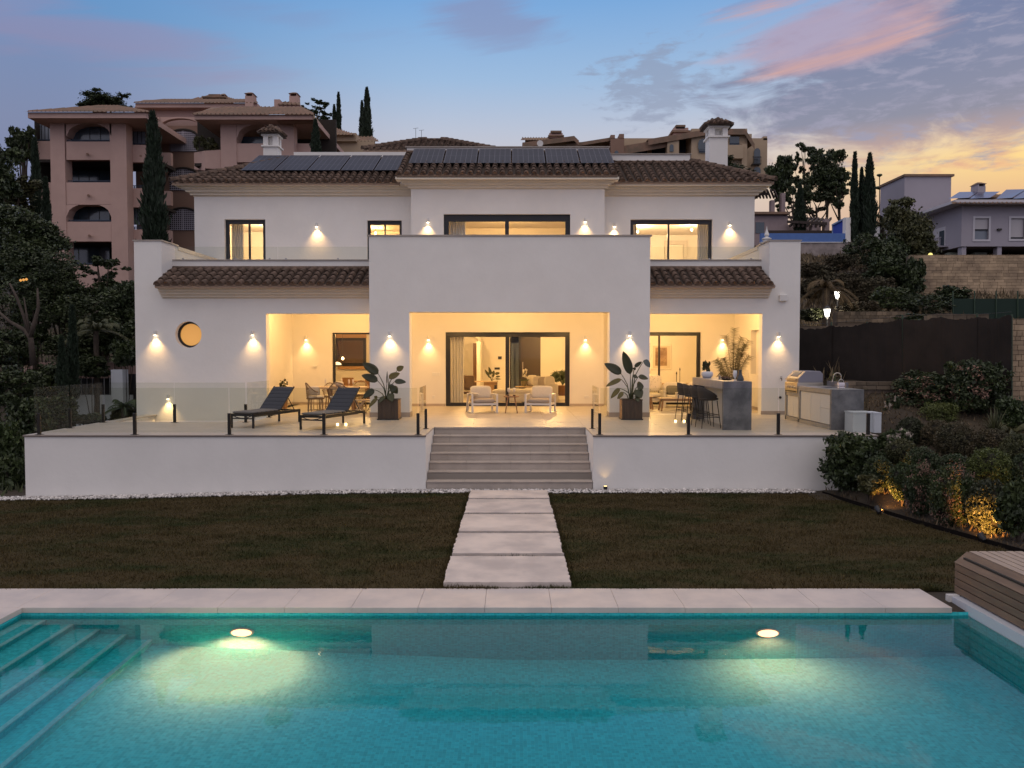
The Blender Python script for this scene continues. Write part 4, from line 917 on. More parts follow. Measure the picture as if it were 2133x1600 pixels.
# yucca
def spiky(name, label, c, n, L, m, cat='plant', droop=.5, wd=.035, spread=1.0, up=.35, seed=1, parent=None):
    g = random.Random(seed); t_ = parent or thing(name, label, cat, c); s = MB()
    for i in range(n):
        a = g.uniform(0, 2*pi); e = g.uniform(up, 1.45)*1.0; l = L*g.uniform(.7, 1.1); d = Vector((cos(a)*cos(e)*spread, sin(a)*cos(e)*spread, sin(e))); sd_ = Vector((-sin(a), cos(a), 0)); pts = []
        for k in range(5):
            u_ = k/4; p_ = Vector(c)+d*l*u_-Vector((0, 0, droop*l*u_*u_*cos(e))); ww = wd*(1-u_)**.7+.002; pts.append((p_-sd_*ww, p_+sd_*ww))
        k0 = len(s.v)
        for a1, b1 in pts: s.v += [tuple(a1), tuple(b1)]
        for k in range(4): s.f.append((k0+2*k, k0+2*k+1, k0+2*k+3, k0+2*k+2))
    s.build('leaves', m, t_); return t_
c = P(2072, 905, 20.3); spiky('yucca', 'spiky arching yucca among the shrubs below the stone pier', c, 70, .75, leaf_ol, 'yucca', .35, .022)
MB().tube([(c.x, c.y, c.z-.5), (c.x, c.y, c.z)], .06).build('trunk', bark, bpy.data.objects['yucca'])
c = P(1735, 800, 24.3); spiky('agave', 'dark strappy plant behind the sink of the outdoor kitchen', (c.x, c.y, c.z-.3), 26, .7, leaf_dk, 'plant', .3, .05)
# garden spots
for px, py, Y, lb in ((1813, 1030, 16.6, 'dark garden spot lighting the low shrub nearest the terrace'), (2022, 1083, 14.2, 'dark garden spot lighting the shrub near the right edge')):
    c = P(px, py, Y); zg = float(H(c.x, Y)); z = zg+.10
    t_ = thing('garden_spot', lb, 'garden light', (c.x, Y-.35, zg))
    M3 = Matrix.Rotation(R(-58), 3, 'X')
    MB().tube([(c.x, Y-.35, zg), (c.x, Y-.35, z)], .012).build('spike', black, t_)
    MB().lathe([(.03, -.1), (.055, -.06), (.06, .05)], (c.x, Y-.35, z), 14, M3).build('housing', black, t_)
    MB().lathe([(.05, .05), (.05, .055)], (c.x, Y-.35, z), 14, M3).build('lens', emitmat('spot_lens', (1, .65, .2), 6), t_)
    light('spot_light', 'SPOT', (c.x+.07, Y-.24, zg+.07), 130 if px < 1900 else 190, (1, .43, .10), t_, spot_size=R(84), spot_blend=.8, shadow_soft_size=.02, rot=(R(180-68), 0, R(-52 if px < 1900 else -38)))
# ---- trees
def tree(px, py, Y, rpx, rypx, label, m=leaf_dk, leaf=.14, n=9000, base_py=None, kind='a', limbs=6, name='tree', cat='tree', grp=None, trunk_r=.16, seed=0, lean=0):
    c = P(px, py, Y); r, rz = rpx*Y/FP, rypx*Y/FP; zg = float(H(c.x, Y))-.3
    if base_py: zg = PZ(base_py, Y)
    t_ = thing(name, label, cat, (c.x+lean, Y, zg), grp)
    g = random.Random(seed+int(px)); blobs = []
    for i in range(20 if kind == 'a' else 34):
        a = g.uniform(0, 2*pi); q_ = g.uniform(.3, .92); zz = g.uniform(-.8, .85); f = math.sqrt(max(.1, 1-zz*zz)); s_ = g.uniform(.16, .34) if kind == 'a' else g.uniform(.09, .19)
        blobs.append((cos(a)*q_*f, sin(a)*q_*f*.8, zz, s_, s_, s_*.75))
    if kind == 'a': blobs.append((0, 0, 0, .6, .6, .6))
    tr = MB(); top = c.z-rz*.2
    tr.tube([(c.x+lean, Y, zg), (c.x+lean*.6+r*.05, Y, zg+(top-zg)*.5), (c.x, Y, top)], [trunk_r, trunk_r*.75, trunk_r*.5], 8)
    for b_ in blobs[:limbs+3]:
        e_ = Vector((c.x+b_[0]*r, Y+b_[1]*r, c.z+b_[2]*rz)); s0 = Vector((c.x+lean*.4, Y, zg+(top-zg)*g.uniform(.4, .9))); md = (s0+e_)/2+Vector((g.uniform(-.1, .1)*r, 0, -.08*rz))
        tr.tube([s0, md, e_], [trunk_r*.45, trunk_r*.3, trunk_r*.1], 6)
    tr.build('trunk', bark, t_, smooth=True)
    crown_obj(('t', kind, n, px), m, t_, c, (r, r, rz), 0, name='crown', n=int(n*1.7), blobs=blobs, leaf=leaf*.72/r, seed=seed+3, shell=.2, jit=.2)
    return t_
def cypress(px, ytop, ybot, Y, wpx, label, grp='slim dark cypresses', seed=0, m=leaf_cy, n=5200):
    a, b_ = P(px, ytop, Y), P(px, ybot, Y); r = wpx*Y/FP/2; hgt = a.z-b_.z; t_ = thing('cypress', label, 'cypress', (a.x, Y, b_.z), grp)
    g = np.random.default_rng(seed+px); u_ = g.uniform(0, 1, n)**.85; prof = np.minimum(1, (1-u_)**.62*1.25)*np.minimum(1, .55+u_*3); th = g.uniform(0, 2*pi, n)
    lob = 1+.16*np.sin(th*3+u_*9)+.1*np.sin(u_*40+th*2)
    rr_ = r*prof*lob*g.uniform(.5, 1.0, n)**.4*np.where(g.uniform(0, 1, n) > .93, 1.35, 1)*(1+.1*np.sin(u_*23+seed)); p = np.stack([a.x+rr_*np.cos(th), Y+rr_*np.sin(th), b_.z+u_*hgt], -1)
    ax = np.stack([np.cos(th)*.35, np.sin(th)*.35, np.ones(n)], -1)+g.normal(0, .18, (n, 3)); ax /= np.linalg.norm(ax, axis=1)[:, None]
    cc = np.cross(ax, g.normal(size=(n, 3))); cc /= np.linalg.norm(cc, axis=1)[:, None]; s = (hgt*.018+.05)*g.uniform(.6, 1.3, (n, 1))
    v = np.empty((n, 4, 3)); v[:, 0] = p-ax*s; v[:, 1] = p+cc*s*.3; v[:, 2] = p+ax*s*1.3; v[:, 3] = p-cc*s*.3
    off = np.array(t_.location); npmesh('foliage', v.reshape(-1, 3)-off, np.arange(4*n).reshape(-1, 4), m, t_)
    MB().tube([(a.x, Y, b_.z-.4), (a.x, Y, b_.z+hgt*.8)], [r*.3, .03], 6).build('trunk', bark, t_)
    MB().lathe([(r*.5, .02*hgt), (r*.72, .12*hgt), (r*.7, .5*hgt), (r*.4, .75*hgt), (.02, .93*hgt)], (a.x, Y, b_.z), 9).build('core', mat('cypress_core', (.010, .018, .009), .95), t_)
cypress(318, 238, 560, 46, 46, 'tall thick cypress in front of the pink apartment block')
cypress(72, 292, 560, 52, 22, 'thin cypress at the left corner of the pink apartment block'); cypress(95, 372, 560, 50, 18, 'shorter cypress beside the left corner of the pink block')
cypress(150, 640, 830, 31, 18, 'small slim cypress rising behind the white garden wall at left'); cypress(128, 705, 830, 30, 16, 'lowest small cypress behind the white garden wall')
cypress(657, 250, 330, 50, 17, 'stubby cypress under the sloping verge of the right pink wing'); cypress(705, 195, 330, 80, 11, 'slender cypress standing alone between the pink block and the villa ridge'); cypress(696, 220, 330, 80, 11, 'shorter cypress left of the slender one on the skyline')
cypress(764, 185, 330, 78, 20, 'tallest skyline cypress left of the centre'); cypress(754, 212, 330, 79, 12, 'thin cypress leaning on the tallest skyline cypress')
cypress(1667, 384, 500, 66, 22, 'squat dark cypress below the open trees on the right skyline'); cypress(1781, 320, 500, 60, 14, 'pointed cypress left of the clump over the blue wall')
cypress(1795, 352, 500, 61, 12, 'small cypress in the middle of the clump over the blue wall'); cypress(1812, 322, 500, 60, 26, 'broad cypress right of the clump over the blue wall')
GT = 'dark trees on the left slope'
for i, a in enumerate([
 (40, 520, 38, 110, 85, 'huge dark tree filling the left edge below the apartment block', leaf_dk, .13, 14000, None, 'a'),
 (-20, 360, 46, 70, 90, 'dark tree crown on the skyline at the very left edge', leaf_dk, .14, 9000, None, 'a'),
 (48, 300, 62, 26, 40, 'small dark pine between the left edge and the pink block', leaf_dk, .14, 4500, None, 'a'),
 (20, 400, 50, 60, 40, 'yellowish green tree crown at left below the skyline pine', leaf_ol, .14, 7000, None, 'a'),
 (216, 212, 78, 58, 26, 'green pine crown showing over the roof of the pink block', leaf_md, .18, 6500, 300, 'a'),
 (130, 620, 37, 60, 60, 'dark tree in front of the lower floors of the pink block', leaf_dk, .11, 9000, None, 'a'),
 (215, 580, 38, 66, 46, 'feathery small tree over the bottom storey of the pink block', leaf_dk, .09, 5500, None, 'b'),
 (250, 640, 37, 55, 60, 'dark broadleaf tree against the left end of the villa', leaf_dk, .11, 9000, None, 'a'),
 (200, 700, 35, 60, 46, 'pale-fronded tree midway up the left slope', leaf_ol, .11, 7000, None, 'a'),
 (70, 660, 35, 46, 60, 'tree with forked pale trunk at the left edge', leaf_dk, .10, 6500, 850, 'b'),
 (660, 232, 84, 46, 26, 'airy pine crown behind the right wing of the pink block', leaf_md, .16, 3600, 300, 'b'),
 (1625, 372, 78, 34, 46, 'dark conifer rising behind the right end of the villa roof', leaf_dk, .17, 6500, 520, 'a'),
 (1676, 345, 84, 42, 50, 'open branching tree on the right skyline with sky showing through', leaf_dk, .15, 3600, 500, 'b'),
 (1722, 362, 80, 48, 56, 'bushy dark tree on the right skyline', leaf_dk, .16, 9000, 500, 'a'),
 (1652, 418, 74, 40, 46, 'dark crown filling the gap behind the pergola house', leaf_dk, .13, 6500, 500, 'b'), (1748, 400, 79, 30, 40, 'small feathery crown right of the bushy skyline tree', leaf_dk, .13, 4500, 500, 'b'),
 (1700, 425, 76, 60, 26, 'low dark crown under the skyline trees behind the blue wall', leaf_dk, .15, 6500, 510, 'b'),
 (1895, 482, 51, 62, 68, 'round olive tree in front of the lilac-grey house', leaf_ol, .13, 12000, None, 'a'),
 (1850, 545, 50, 60, 56, 'dark tree on the slope left of the stone retaining wall', leaf_dk, .13, 9000, None, 'a'),
 (1860, 430, 74, 30, 20, 'small dark crown on the skyline left of the grey tower', leaf_dk, .15, 3600, None, 'a')]):
    tree(*a, seed=i)['group'] = GT if a[0] < 300 else 'dark trees on the skyline and right slope'
# forked trunk, visible at the left edge
t_ = thing('fallen_branch_tree', 'bare forked trunk with pale bark under the left edge tree', 'tree', (PX(65, 32, 705), 32, PZ(720, 32)))
t_.name = 'forked_tree'; q_ = lambda a, b_: P(a, b_, 32)
MB().tube([q_(70, 760), q_(64, 705), q_(52, 688), q_(20, 670), q_(-5, 648)], [.13, .10, .085, .06, .045], 8).tube([q_(63, 703), q_(72, 672), q_(80, 640), q_(78, 600)], [.1, .08, .06, .03], 8).tube([q_(60, 696), q_(50, 660), q_(35, 620), q_(20, 590)], [.07, .06, .05, .03], 8).tube([q_(62, 694), q_(56, 660), q_(50, 620)], [.05, .04, .02], 8).build('trunk', mat('pale_bark', (.085, .065, .052), .9, var=.3, vs=8), t_, smooth=True)
# small shrubs on the left slope and scrub on the right hillside
for i, (px, py, Y, r, ry, lb, m_) in enumerate([
 (30, 800, 30, 60, 46, 'dark hanging hedge at the lower left edge', leaf_dk), (110, 790, 32, 46, 40, 'dark creeper mass over the pink wall at left', leaf_dk), (190, 760, 33, 40, 26, 'creeper clump hanging on the pink wall', leaf_dk),
 (60, 870, 27, 46, 52, 'dark shrub outside the left terrace corner', leaf_dk), (10, 930, 23, 36, 60, 'shrub at the left edge with red flowers', leaf_md), (25, 985, 20.5, 30, 40, 'low shrub beside the white gravel at the left edge', leaf_dk),
 (120, 850, 28, 40, 36, 'dark bush seen through the left railing glass', leaf_dk), (255, 862, 27.5, 24, 20, 'low grassy bush behind the left railing post', leaf_ol), (185, 872, 29, 40, 12, 'low bushes along the white garden wall', leaf_dk),
 (90, 560, 36.5, 90, 60, 'dense black-green mass behind the big left tree', leaf_dk), (170, 650, 35.5, 80, 50, 'dense dark thicket in the middle of the left slope', leaf_dk), (40, 620, 35, 80, 60, 'dense dark thicket at the left edge above the forked trunk', leaf_dk), (240, 700, 34.5, 50, 40, 'dark thicket beside the left end of the villa', leaf_dk),
 (262, 735, 33, 30, 30, 'creeper hanging over the wall next to the villa', leaf_dk), (150, 720, 34, 60, 30, 'dark evergreen mass above the pink wall', leaf_dk), (30, 720, 33, 60, 50, 'dark evergreen mass low on the left edge', leaf_dk)]):
    bush(px, py, Y, r, ry, lb, m_, .075, 5000, 'lumpy', blossom=None)['group'] = 'dark shrubs on the left slope'
for i, (px, py, Y, r, ry, lb, m_) in enumerate([
 (1700, 565, 47, 46, 20, 'dry brown scrub just under the blotchy garden wall', leaf_dry), (1760, 590, 45, 46, 26, 'dry brown scrub in the middle of the right slope', leaf_dry), (1820, 600, 44, 46, 30, 'dry scrub patch above the second lantern post', leaf_dry),
 (1690, 600, 42, 30, 24, 'dry shrub beside the right wall of the villa', leaf_dry), (1860, 620, 40, 50, 26, 'dark reddish scrub above the netting fence', leaf_dk), (1930, 632, 41, 60, 26, 'dark bush below the left end of the stone wall', leaf_dk),
 (1985, 612, 43, 36, 20, 'dark creeping bush over the foot of the stone wall', leaf_dk), (1800, 520, 52, 50, 36, 'dark thicket right of the blue garden wall', leaf_dk), (1750, 545, 50, 40, 20, 'brushy scrub below the blue wall end', leaf_dry),
 (1790, 645, 37, 50, 20, 'brown scrub behind the lantern posts', leaf_dry), (1690, 655, 33.5, 26, 14, 'yellow-green shrub lit by the nearer lantern', leaf_ol), (1925, 665, 34, 60, 14, 'dark low bushes along the top of the netting', leaf_dk), (1840, 560, 48, 40, 30, 'shadowy thicket below the round olive tree', leaf_dk), (1900, 575, 47.5, 26, 40, 'dark bush at the left end of the stone wall', leaf_dk)]):
    bush(px, py, Y, r, ry, lb, m_, .085, 4600, 'lumpy')['group'] = 'scrub on the right hillside'
tag(blades(26000, 9, 40, 26, 62, .15, .5, .02, mat('dry_grass', (.16, .12, .07), .9, island=.5), 'dry_grass', lambda x, y: x > edge_x(y)+.5), 'dry brown grass and weeds covering the right hillside', 'grass', kind='stuff')
tag(blades(9000, 7, 14, 12, 24, .03, .12, .01, mat('bank_litter', (.10, .07, .04), .9, island=.5), 'bank_litter', lambda x, y: x > edge_x(y)+.1), 'leaf litter and twigs on the shrub bank', 'ground cover', kind='stuff')
tag(blades(16000, -34, -11.8, 19, 50, .08, .35, .02, mat('weeds', (.05, .06, .025), .9, island=.5), 'weeds', lambda x, y: x < -11.6), 'dark weeds and ivy covering the left slope', 'ground cover', kind='stuff')
# palm fronds
def palm(px, py, Y, L, label, n=22, m=None, base_py=None, trunk_r=.16, seed=2, droop=1.0):
    c = P(px, py, Y); zg = PZ(base_py, Y) if base_py else float(H(c.x, Y))-.2; g = random.Random(seed)
    t_ = thing('palm', label, 'palm tree', (c.x, Y, zg)); MB().tube([(c.x, Y, zg), (c.x, Y, c.z)], [trunk_r*1.1, trunk_r], 9).build('trunk', bark, t_)
    for i in range(n):
        a = 2*pi*i/n+g.uniform(-.2, .2); e = g.uniform(.0, 1.2); s = MB(); pts = []
        for k in range(9):
            u_ = k/8; pts.append(c+Vector((cos(a)*cos(e)*L*u_, sin(a)*cos(e)*L*u_, sin(e)*L*u_-droop*.55*L*u_*u_)))
        s.tube(pts, [.02*(1-k/9)+.004 for k in range(9)], 4); sd_ = Vector((-sin(a), cos(a), 0))
        for k in range(1, 60):
            u_ = k/60; i0 = min(int(u_*8), 7); p_ = pts[i0].lerp(pts[i0+1], u_*8-i0); d = (pts[i0+1]-pts[i0]).normalized()
            for sg in (-1, 1):
                tip = p_+(sd_*sg*.8+d*.5)*L*.26*(1-.6*u_)+Vector((0, 0, -.10*L*(.5+u_)))
                s.add([p_-d*.007*L, p_+d*.007*L, tip], [(0, 1, 2)])
        s.build('frond', m or leaf_ol, t_)
palm(1722, 600, 35.5, 1.35, 'palm with orange-lit drooping fronds beside the lantern posts', 18, mat('orange_frond', (.10, .065, .025), .7, island=.3), seed=4, droop=1.3)  # orange lamp light is put into the frond colour
palm(1838, 470, 62, 2.1, 'small palm in front of the tiled roof behind the round olive tree', 14, leaf_ol, seed=5)
palm(2110, 905, 20.5, .9, 'low feathery palm at the right edge of the bank', 12, leaf_ol, seed=6, trunk_r=.06)
palm(200, 690, 33, 1.3, 'small fan palm midway up the left slope', 16, leaf_ol, seed=8, trunk_r=.1)
palm(258, 850, 27, .8, 'low arching palm beside the white gate pillar', 14, leaf_md, seed=9, trunk_r=.08)

# ================================================ fences and walls right
fn = thing('netting_fence', 'fence hung with black shade netting on the right boundary', 'fence', (11.5, 25, 2))
fp = [(1655, 27.6, 683, 800), (1732, 26.6, 679, 800), (1806, 25.6, 672, 802), (1880, 24.7, 664, 808), (1960, 23.6, 660, 815), (2035, 22.8, 661, 825), (2107, 22.0, 656, 840)]
netm = mat('shade_netting', (.026, .019, .016), .95, var=.5, vs=1.1, bump=.3, bs=60)
for i in range(len(fp)-1):
    (pa, Ya, ta, ba), (pb, Yb, tb, bb) = fp[i], fp[i+1]; n = 18; s = MB(); k0 = 0
    for k in range(n+1):
        u_ = k/n; px_, Y_, tt, bb_ = pa+(pb-pa)*u_, Ya+(Yb-Ya)*u_, ta+(tb-ta)*u_, ba+(bb-ba)*u_
        sag = 4.5*sin(pi*u_)+random.uniform(-1.6, 1.6); a, b_ = P(px_, tt+sag, Y_), P(px_, bb_+10, Y_); wv_ = .03*sin(u_*(5+3*(i*7 % 4))+i*1.7)+.012*sin(u_*23+i*2.1)
        s.v += [(a.x, a.y+wv_, a.z), (b_.x, b_.y, b_.z), (a.x, a.y+wv_+.01, a.z), (b_.x, b_.y+.01, b_.z)]
        if k: q0 = 4*(k-1); s.f += [(q0, q0+1, q0+5, q0+4), (q0+2, q0+6, q0+7, q0+3), (q0, q0+4, q0+6, q0+2)]
    s.build('netting', netm, fn)
for i, (pa, Ya, ta, ba) in enumerate(fp):
    a, b_ = P(pa, ta-(8 if i in (1, 3, 5) else 1), Ya+.06), P(pa, ba+12, Ya+.06); MB().tube([a, b_], .03, 6).build('post', mat('green_post', (.03, .06, .035), .5), fn)
for (pa, Ya, ta, ba), (pb, Yb, tb, bb) in zip(fp[:-1], fp[1:]): MB().tube([P(pa, ta-6, Ya+.06), P(pb, tb-6, Yb+.06)], .006, 5).build('wire', darkm, fn)
# stone pier at right, low stone walls, upper retaining wall: individual stones joined
def stones(mb, u0, u1, z0, z1, y, axis, sl, sh, dep, jit=.02, rag=0):
    z = z0; row = 0
    while z < z1-.02:
        h_ = min(sh*random.uniform(.8, 1.2), z1-z); u = u0-random.uniform(0, sl)
        while u < u1:
            l_ = sl*random.uniform(.6, 1.4); a, b_ = max(u, u0), min(u+l_, u1)
            if b_-a > .04:
                o_ = random.uniform(0, jit)
                if axis == 'x': mb.box(a+.006, b_-.006, y-o_, y+dep, z+.006, z+h_-.006)
                else: mb.box(y-o_, y+dep, a+.006, b_-.006, z+.006, z+h_-.006)
            u += l_
        z += h_
stone_m = mat('rubble_stone', (.50, .37, .24), .95, col2=(.30, .22, .15), vs=1.3, island=.22)
stone_d = mat('dark_rubble', (.20, .15, .105), .95, col2=(.10, .08, .06), vs=1.6, island=.35)
def stonewall(name, label, px0, px1, Y, ytop, ybot, sl, sh):
    x0_, x1_ = PX(px0, Y, ytop), PX(px1, Y, ytop); z0_, z1_ = PZ(ybot, Y), PZ(ytop, Y)
    t_ = thing(name, label, 'wall', (x0_, Y, z0_)); m_ = MB(); stones(m_, x0_, x1_, z0_, z1_, Y, 'x', sl, sh, .3)
    m_.build('stonework', stone_d if name == 'low_stone_wall' else stone_m, t_, kind='stuff'); MB().box(x0_+.03, x1_-.03, Y+.04, Y+.6, z0_-.3, z1_-.04).build('core', mat('wall_core', (.13, .10, .08), .95), t_)
stonewall('stone_retaining_wall', 'tall coursed stone retaining wall below the lilac-grey house', 1897, 2330, 48, 531, 668, .42, .17)
stonewall('stone_pier', 'rough stone wall end at the right edge beside the netting', 2108, 2200, 22.3, 664, 880, .22, .14)
stonewall('low_stone_wall', 'low dry-stone wall along the path behind the nearer lantern', 1745, 1900, 36, 648, 672, .30, .16)
stonewall('low_stone_wall', 'pale lit low wall just above the netting fence', 1662, 1765, 31, 679, 700, .4, .12)
stonewall('low_stone_wall', 'low pale wall peeping between the netting and the green mesh', 1940, 2060, 30, 654, 690, .4, .2)
stonewall('low_stone_wall', 'rough stone kerb at the foot of the netting behind the sink', 1765, 1900, 23.6, 795, 812, .3, .12)
gm = thing('green_mesh_fence', 'dark green mesh fence at the foot of the stone retaining wall', 'fence', (22, 40, 4))
for k in range(5): MB().tube([P(1985+45*k, 606, 40), P(1985+45*k, 662, 40)], .03, 6).build('post', mat('green_post', (.03, .06, .035), .5), gm)
a, b_ = P(1985, 622, 40), P(2180, 622, 40); MB().box(a.x, b_.x, 40.03, 40.05, PZ(668, 40), a.z).build('mesh_panel', mat('green_mesh', (.012, .03, .022), .9, bump=.2), gm)
# ================================================ buildings behind
def q(px, py, Y): return P(px, py, Y)
def fbox(mb, pxa, pxb, yt, yb, Y0_, Y1_, ref=None):
    ref = ref or (yt+yb)/2; mb.box(PX(pxa, Y0_, ref), PX(pxb, Y0_, ref), Y0_, Y1_, PZ(yb, Y0_), PZ(yt, Y0_)); return mb
def slopes(parent, poly, m, nm='roof'):
    return MB().add(poly, [tuple(range(len(poly)))]).build(nm, m, parent)
farroof = mat('far_clay_tile', (.30, .185, .13), .95, col2=(.19, .14, .10), vs=1.2)
def ribroof(parent, pa, pb, Ye, ye, Yt, yt, ta, tb, nm='roof', rib=.30, m=None):
    """far tiled slope: eave pa..pb at depth Ye/row ye, top ta..tb at Yt/row yt, with real ribs"""
    e0, e1, t0, t1 = q(pa, ye, Ye), q(pb, ye, Ye), q(ta, yt, Yt), q(tb, yt, Yt); s = MB()
    s.add([e0, e1, t1, t0], [(0, 1, 2, 3)]); r_ = s.build(nm, farroof, parent)
    n = int((e1-e0).length/rib); rb = MB()
    up = Vector((0, 0, .10))
    for k in range(n+1):
        u_ = k/n; x_ = e0.lerp(e1, u_)
        # ribs run straight up the slope; cut where the hips come in
        v = (t0.lerp(t1, .5)-e0.lerp(e1, .5)); v.x = 0
        fl = 1.0
        if x_.x < t0.x and t0.x > e0.x+.05: fl = (x_.x-e0.x)/(t0.x-e0.x)
        if x_.x > t1.x and t1.x < e1.x-.05: fl = min(fl, (e1.x-x_.x)/(e1.x-t1.x))
        if fl < .05: continue
        y_ = x_+v*fl; w2 = .085
        rb.add([x_-Vector((w2, 0, 0)), x_+Vector((0, -.02, .10)), x_+Vector((w2, 0, 0)), y_-Vector((w2, 0, 0)), y_+up, y_+Vector((w2, 0, 0))], [(0, 1, 4, 3), (1, 2, 5, 4), (0, 2, 1)])
    if rb.v: rb.build('tile_ribs', farroof, r_, kind='stuff')
    return r_
# ---- pink apartment block, left wing at Y=61
A = thing('apartment_block', 'pink terracotta apartment block with arched balconies on the left hill', 'apartment block', (-30, 62, 6))
YA = 61
m_ = MB(); fbox(m_, 108, 138, 242, 700, YA, YA+1.0); fbox(m_, 232, 266, 242, 700, YA, YA+1.0)
for yt, yb in ((295, 333), (380, 426), (462, 503), (552, 600)): fbox(m_, 138, 232, yt, yb, YA+.06, YA+.45)
def archp(mb, pxa, pxb, ytop, yspring, ycrown, Y0_, Y1_):
    x0_, x1_ = PX(pxa, Y0_, yspring), PX(pxb, Y0_, yspring); zs, zc, zt = PZ(yspring, Y0_), PZ(ycrown, Y0_), PZ(ytop, Y0_); mb.arch(x0_, x1_, zs, zt, zc-zs, Y0_, Y1_)
archp(m_, 138, 232, 242, 284, 257, YA, YA+1); archp(m_, 138, 232, 426.5, 452, 424, YA+.02, YA+.9)
m_.build('facade', pinkw, A)
for yt, yb in ((294, 333), (380, 425), (466, 508)): fbox(MB(), 76, 108, yt, yb, YA+1.4, YA+1.8).build('balcony_parapet', pinkw, A)
for yt, yb in ((302, 338), (392, 432), (478, 516)): fbox(MB(), 266, 304, yt, yb, YA+1.0, YA+1.4).build('balcony_parapet', pinkw, A)
for yt, yb in ((318, 345), (398, 428), (480, 512)): fbox(MB(), 304, 356, yt, yb, YA+3.4, YA+3.8).build('balcony_parapet', pinkw, A)
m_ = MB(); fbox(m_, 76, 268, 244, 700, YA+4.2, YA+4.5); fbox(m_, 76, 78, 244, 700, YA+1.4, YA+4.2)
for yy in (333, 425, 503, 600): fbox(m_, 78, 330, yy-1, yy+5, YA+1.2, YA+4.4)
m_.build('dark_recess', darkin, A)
for (a, b_, yt, yb, YY, mm_) in ((79, 107, 256, 291, YA+2, farglass2), (142, 231, 262, 292, YA+.9, farglass), (270, 303, 262, 300, YA+2.2, farglass2), (142, 228, 352, 378, YA+3.9, farglass), (142, 228, 432, 460, YA+1.5, farglass), (270, 292, 425, 468, YA+2.0, farglass2), (142, 228, 508, 550, YA+3, farglass)):
    wv = fbox(MB(), a, b_, yt, yb, YY, YY+.06).build('window', mm_, A)
    fr_ = MB()
    for u_ in (0, .25, .5, .75, 1): fbox(fr_, a+(b_-a)*u_-.4, a+(b_-a)*u_+.4, yt, yb, YY-.04, YY)
    fr_.build('mullion', black, wv)
for (a, b_, y_, YY) in ((80, 107, 291, YA+1.5), (139, 231, 292, YA+.3), (268, 304, 299, YA+1.2), (139, 231, 377, YA+.3), (268, 304, 387, YA+1.2), (139, 231, 459, YA+.3), (268, 304, 473, YA+1.2), (139, 231, 549, YA+.3)):
    r_ = MB(); fbox(r_, a, b_, y_-.8, y_+.8, YY, YY+.05); fbox(r_, a, b_, y_+2.4, y_+3.4, YY, YY+.05)
    for u_ in (0, .33, .66, 1): fbox(r_, a+(b_-a)*u_-.5, a+(b_-a)*u_+.5, y_, y_+5, YY, YY+.05)
    r_.build('balcony_rail', railblue, A)
for px_, py_ in ((182, 321), (184, 407), (186, 491), (293, 325), (434, 326)): MB().tube([q(px_, py_, YA+.06), q(px_, py_, YA-.35)], .09, 8).build('spout', brownw, A)
m_ = MB(); fbox(m_, 58, 304, 234, 246, YA-1.4, YA+8); m_.build('eave', pinkw, A)
ribroof(A, 50, 312, YA-1.6, 233, YA+5.5, 221, 205, 245)
MB().add([q(312, 233, YA-1.6), q(338, 255, YA+9), q(245, 221, YA+5.5)], [(0, 1, 2)]).build('roof', farroof, A)
# recessed middle wall at Y=67
YM = 67
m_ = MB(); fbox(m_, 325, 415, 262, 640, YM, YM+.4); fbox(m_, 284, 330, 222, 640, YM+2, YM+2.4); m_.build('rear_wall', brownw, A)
m_ = MB(); fbox(m_, 282, 536, 225, 262, YM+1.0, YM+1.4); m_.build('upper_band', pinkw, A)
m_ = MB(); archp(m_, 333, 418, 244, 264, 246.5, YM-.25, YM+.2); fbox(m_, 322, 334, 244, 262, YM-.25, YM+.2)
m_.build('curved_gable', pinkw, A)
lat = mat('white_lattice', (.42, .40, .46), .8)
for ys_, yc_, yb in ((286, 273, 316), (366, 353, 397), (449, 436, 480)):
    x0_, x1_ = PX(354, YM, ys_), PX(411, YM, ys_); cx_ = (x0_+x1_)/2; zs, zc, zb = PZ(ys_, YM), PZ(yc_, YM), PZ(yb, YM)
    poly = [(x0_, zb), (x1_, zb)]+[(cx_+(x1_-cx_)*cos(a), zs+(zc-zs)*sin(a)) for a in np.linspace(0, pi, 13)]
    wv = MB().prism(poly, YM-.05, YM-.01).build('arched_window', darkin, A); s = MB()
    inside = lambda x, z: zb < z < (zs+(zc-zs)*math.sqrt(max(0, 1-((x-cx_)/(x1_-cx_))**2)))
    for k in range(1, 14): xx = x0_+(x1_-x0_)*k/14; s.box(xx-.028, xx+.028, YM-.09, YM-.06, zb, zs+(zc-zs)*math.sqrt(max(0, 1-((xx-cx_)/(x1_-cx_))**2)))
    for k in range(0, 12):
        zz = zb+.05+.16*k; f = 1 if zz < zs else math.sqrt(max(0, 1-((zz-zs)/(zc-zs))**2)) if zz < zc else 0
        if f > .1: s.box(cx_-(x1_-cx_)*f, cx_+(x1_-cx_)*f, YM-.115, YM-.09, zz-.025, zz+.025)
    s.box(cx_-.05, cx_+.05, YM-.13, YM-.09, zb, zc); s.build('lattice', lat, wv)
    hd = MB(); hd.arch(x0_-.12, x1_+.12, zs, zs+.0, zc-zs+.12, YM-.2, YM-.0); MB().tube([(cx_+(x1_-cx_+.05)*cos(a), YM-.12, zs+(zc-zs+.08)*sin(a)) for a in np.linspace(0, pi, 15)], .09, 6).build('arch_trim', darkin, wv)
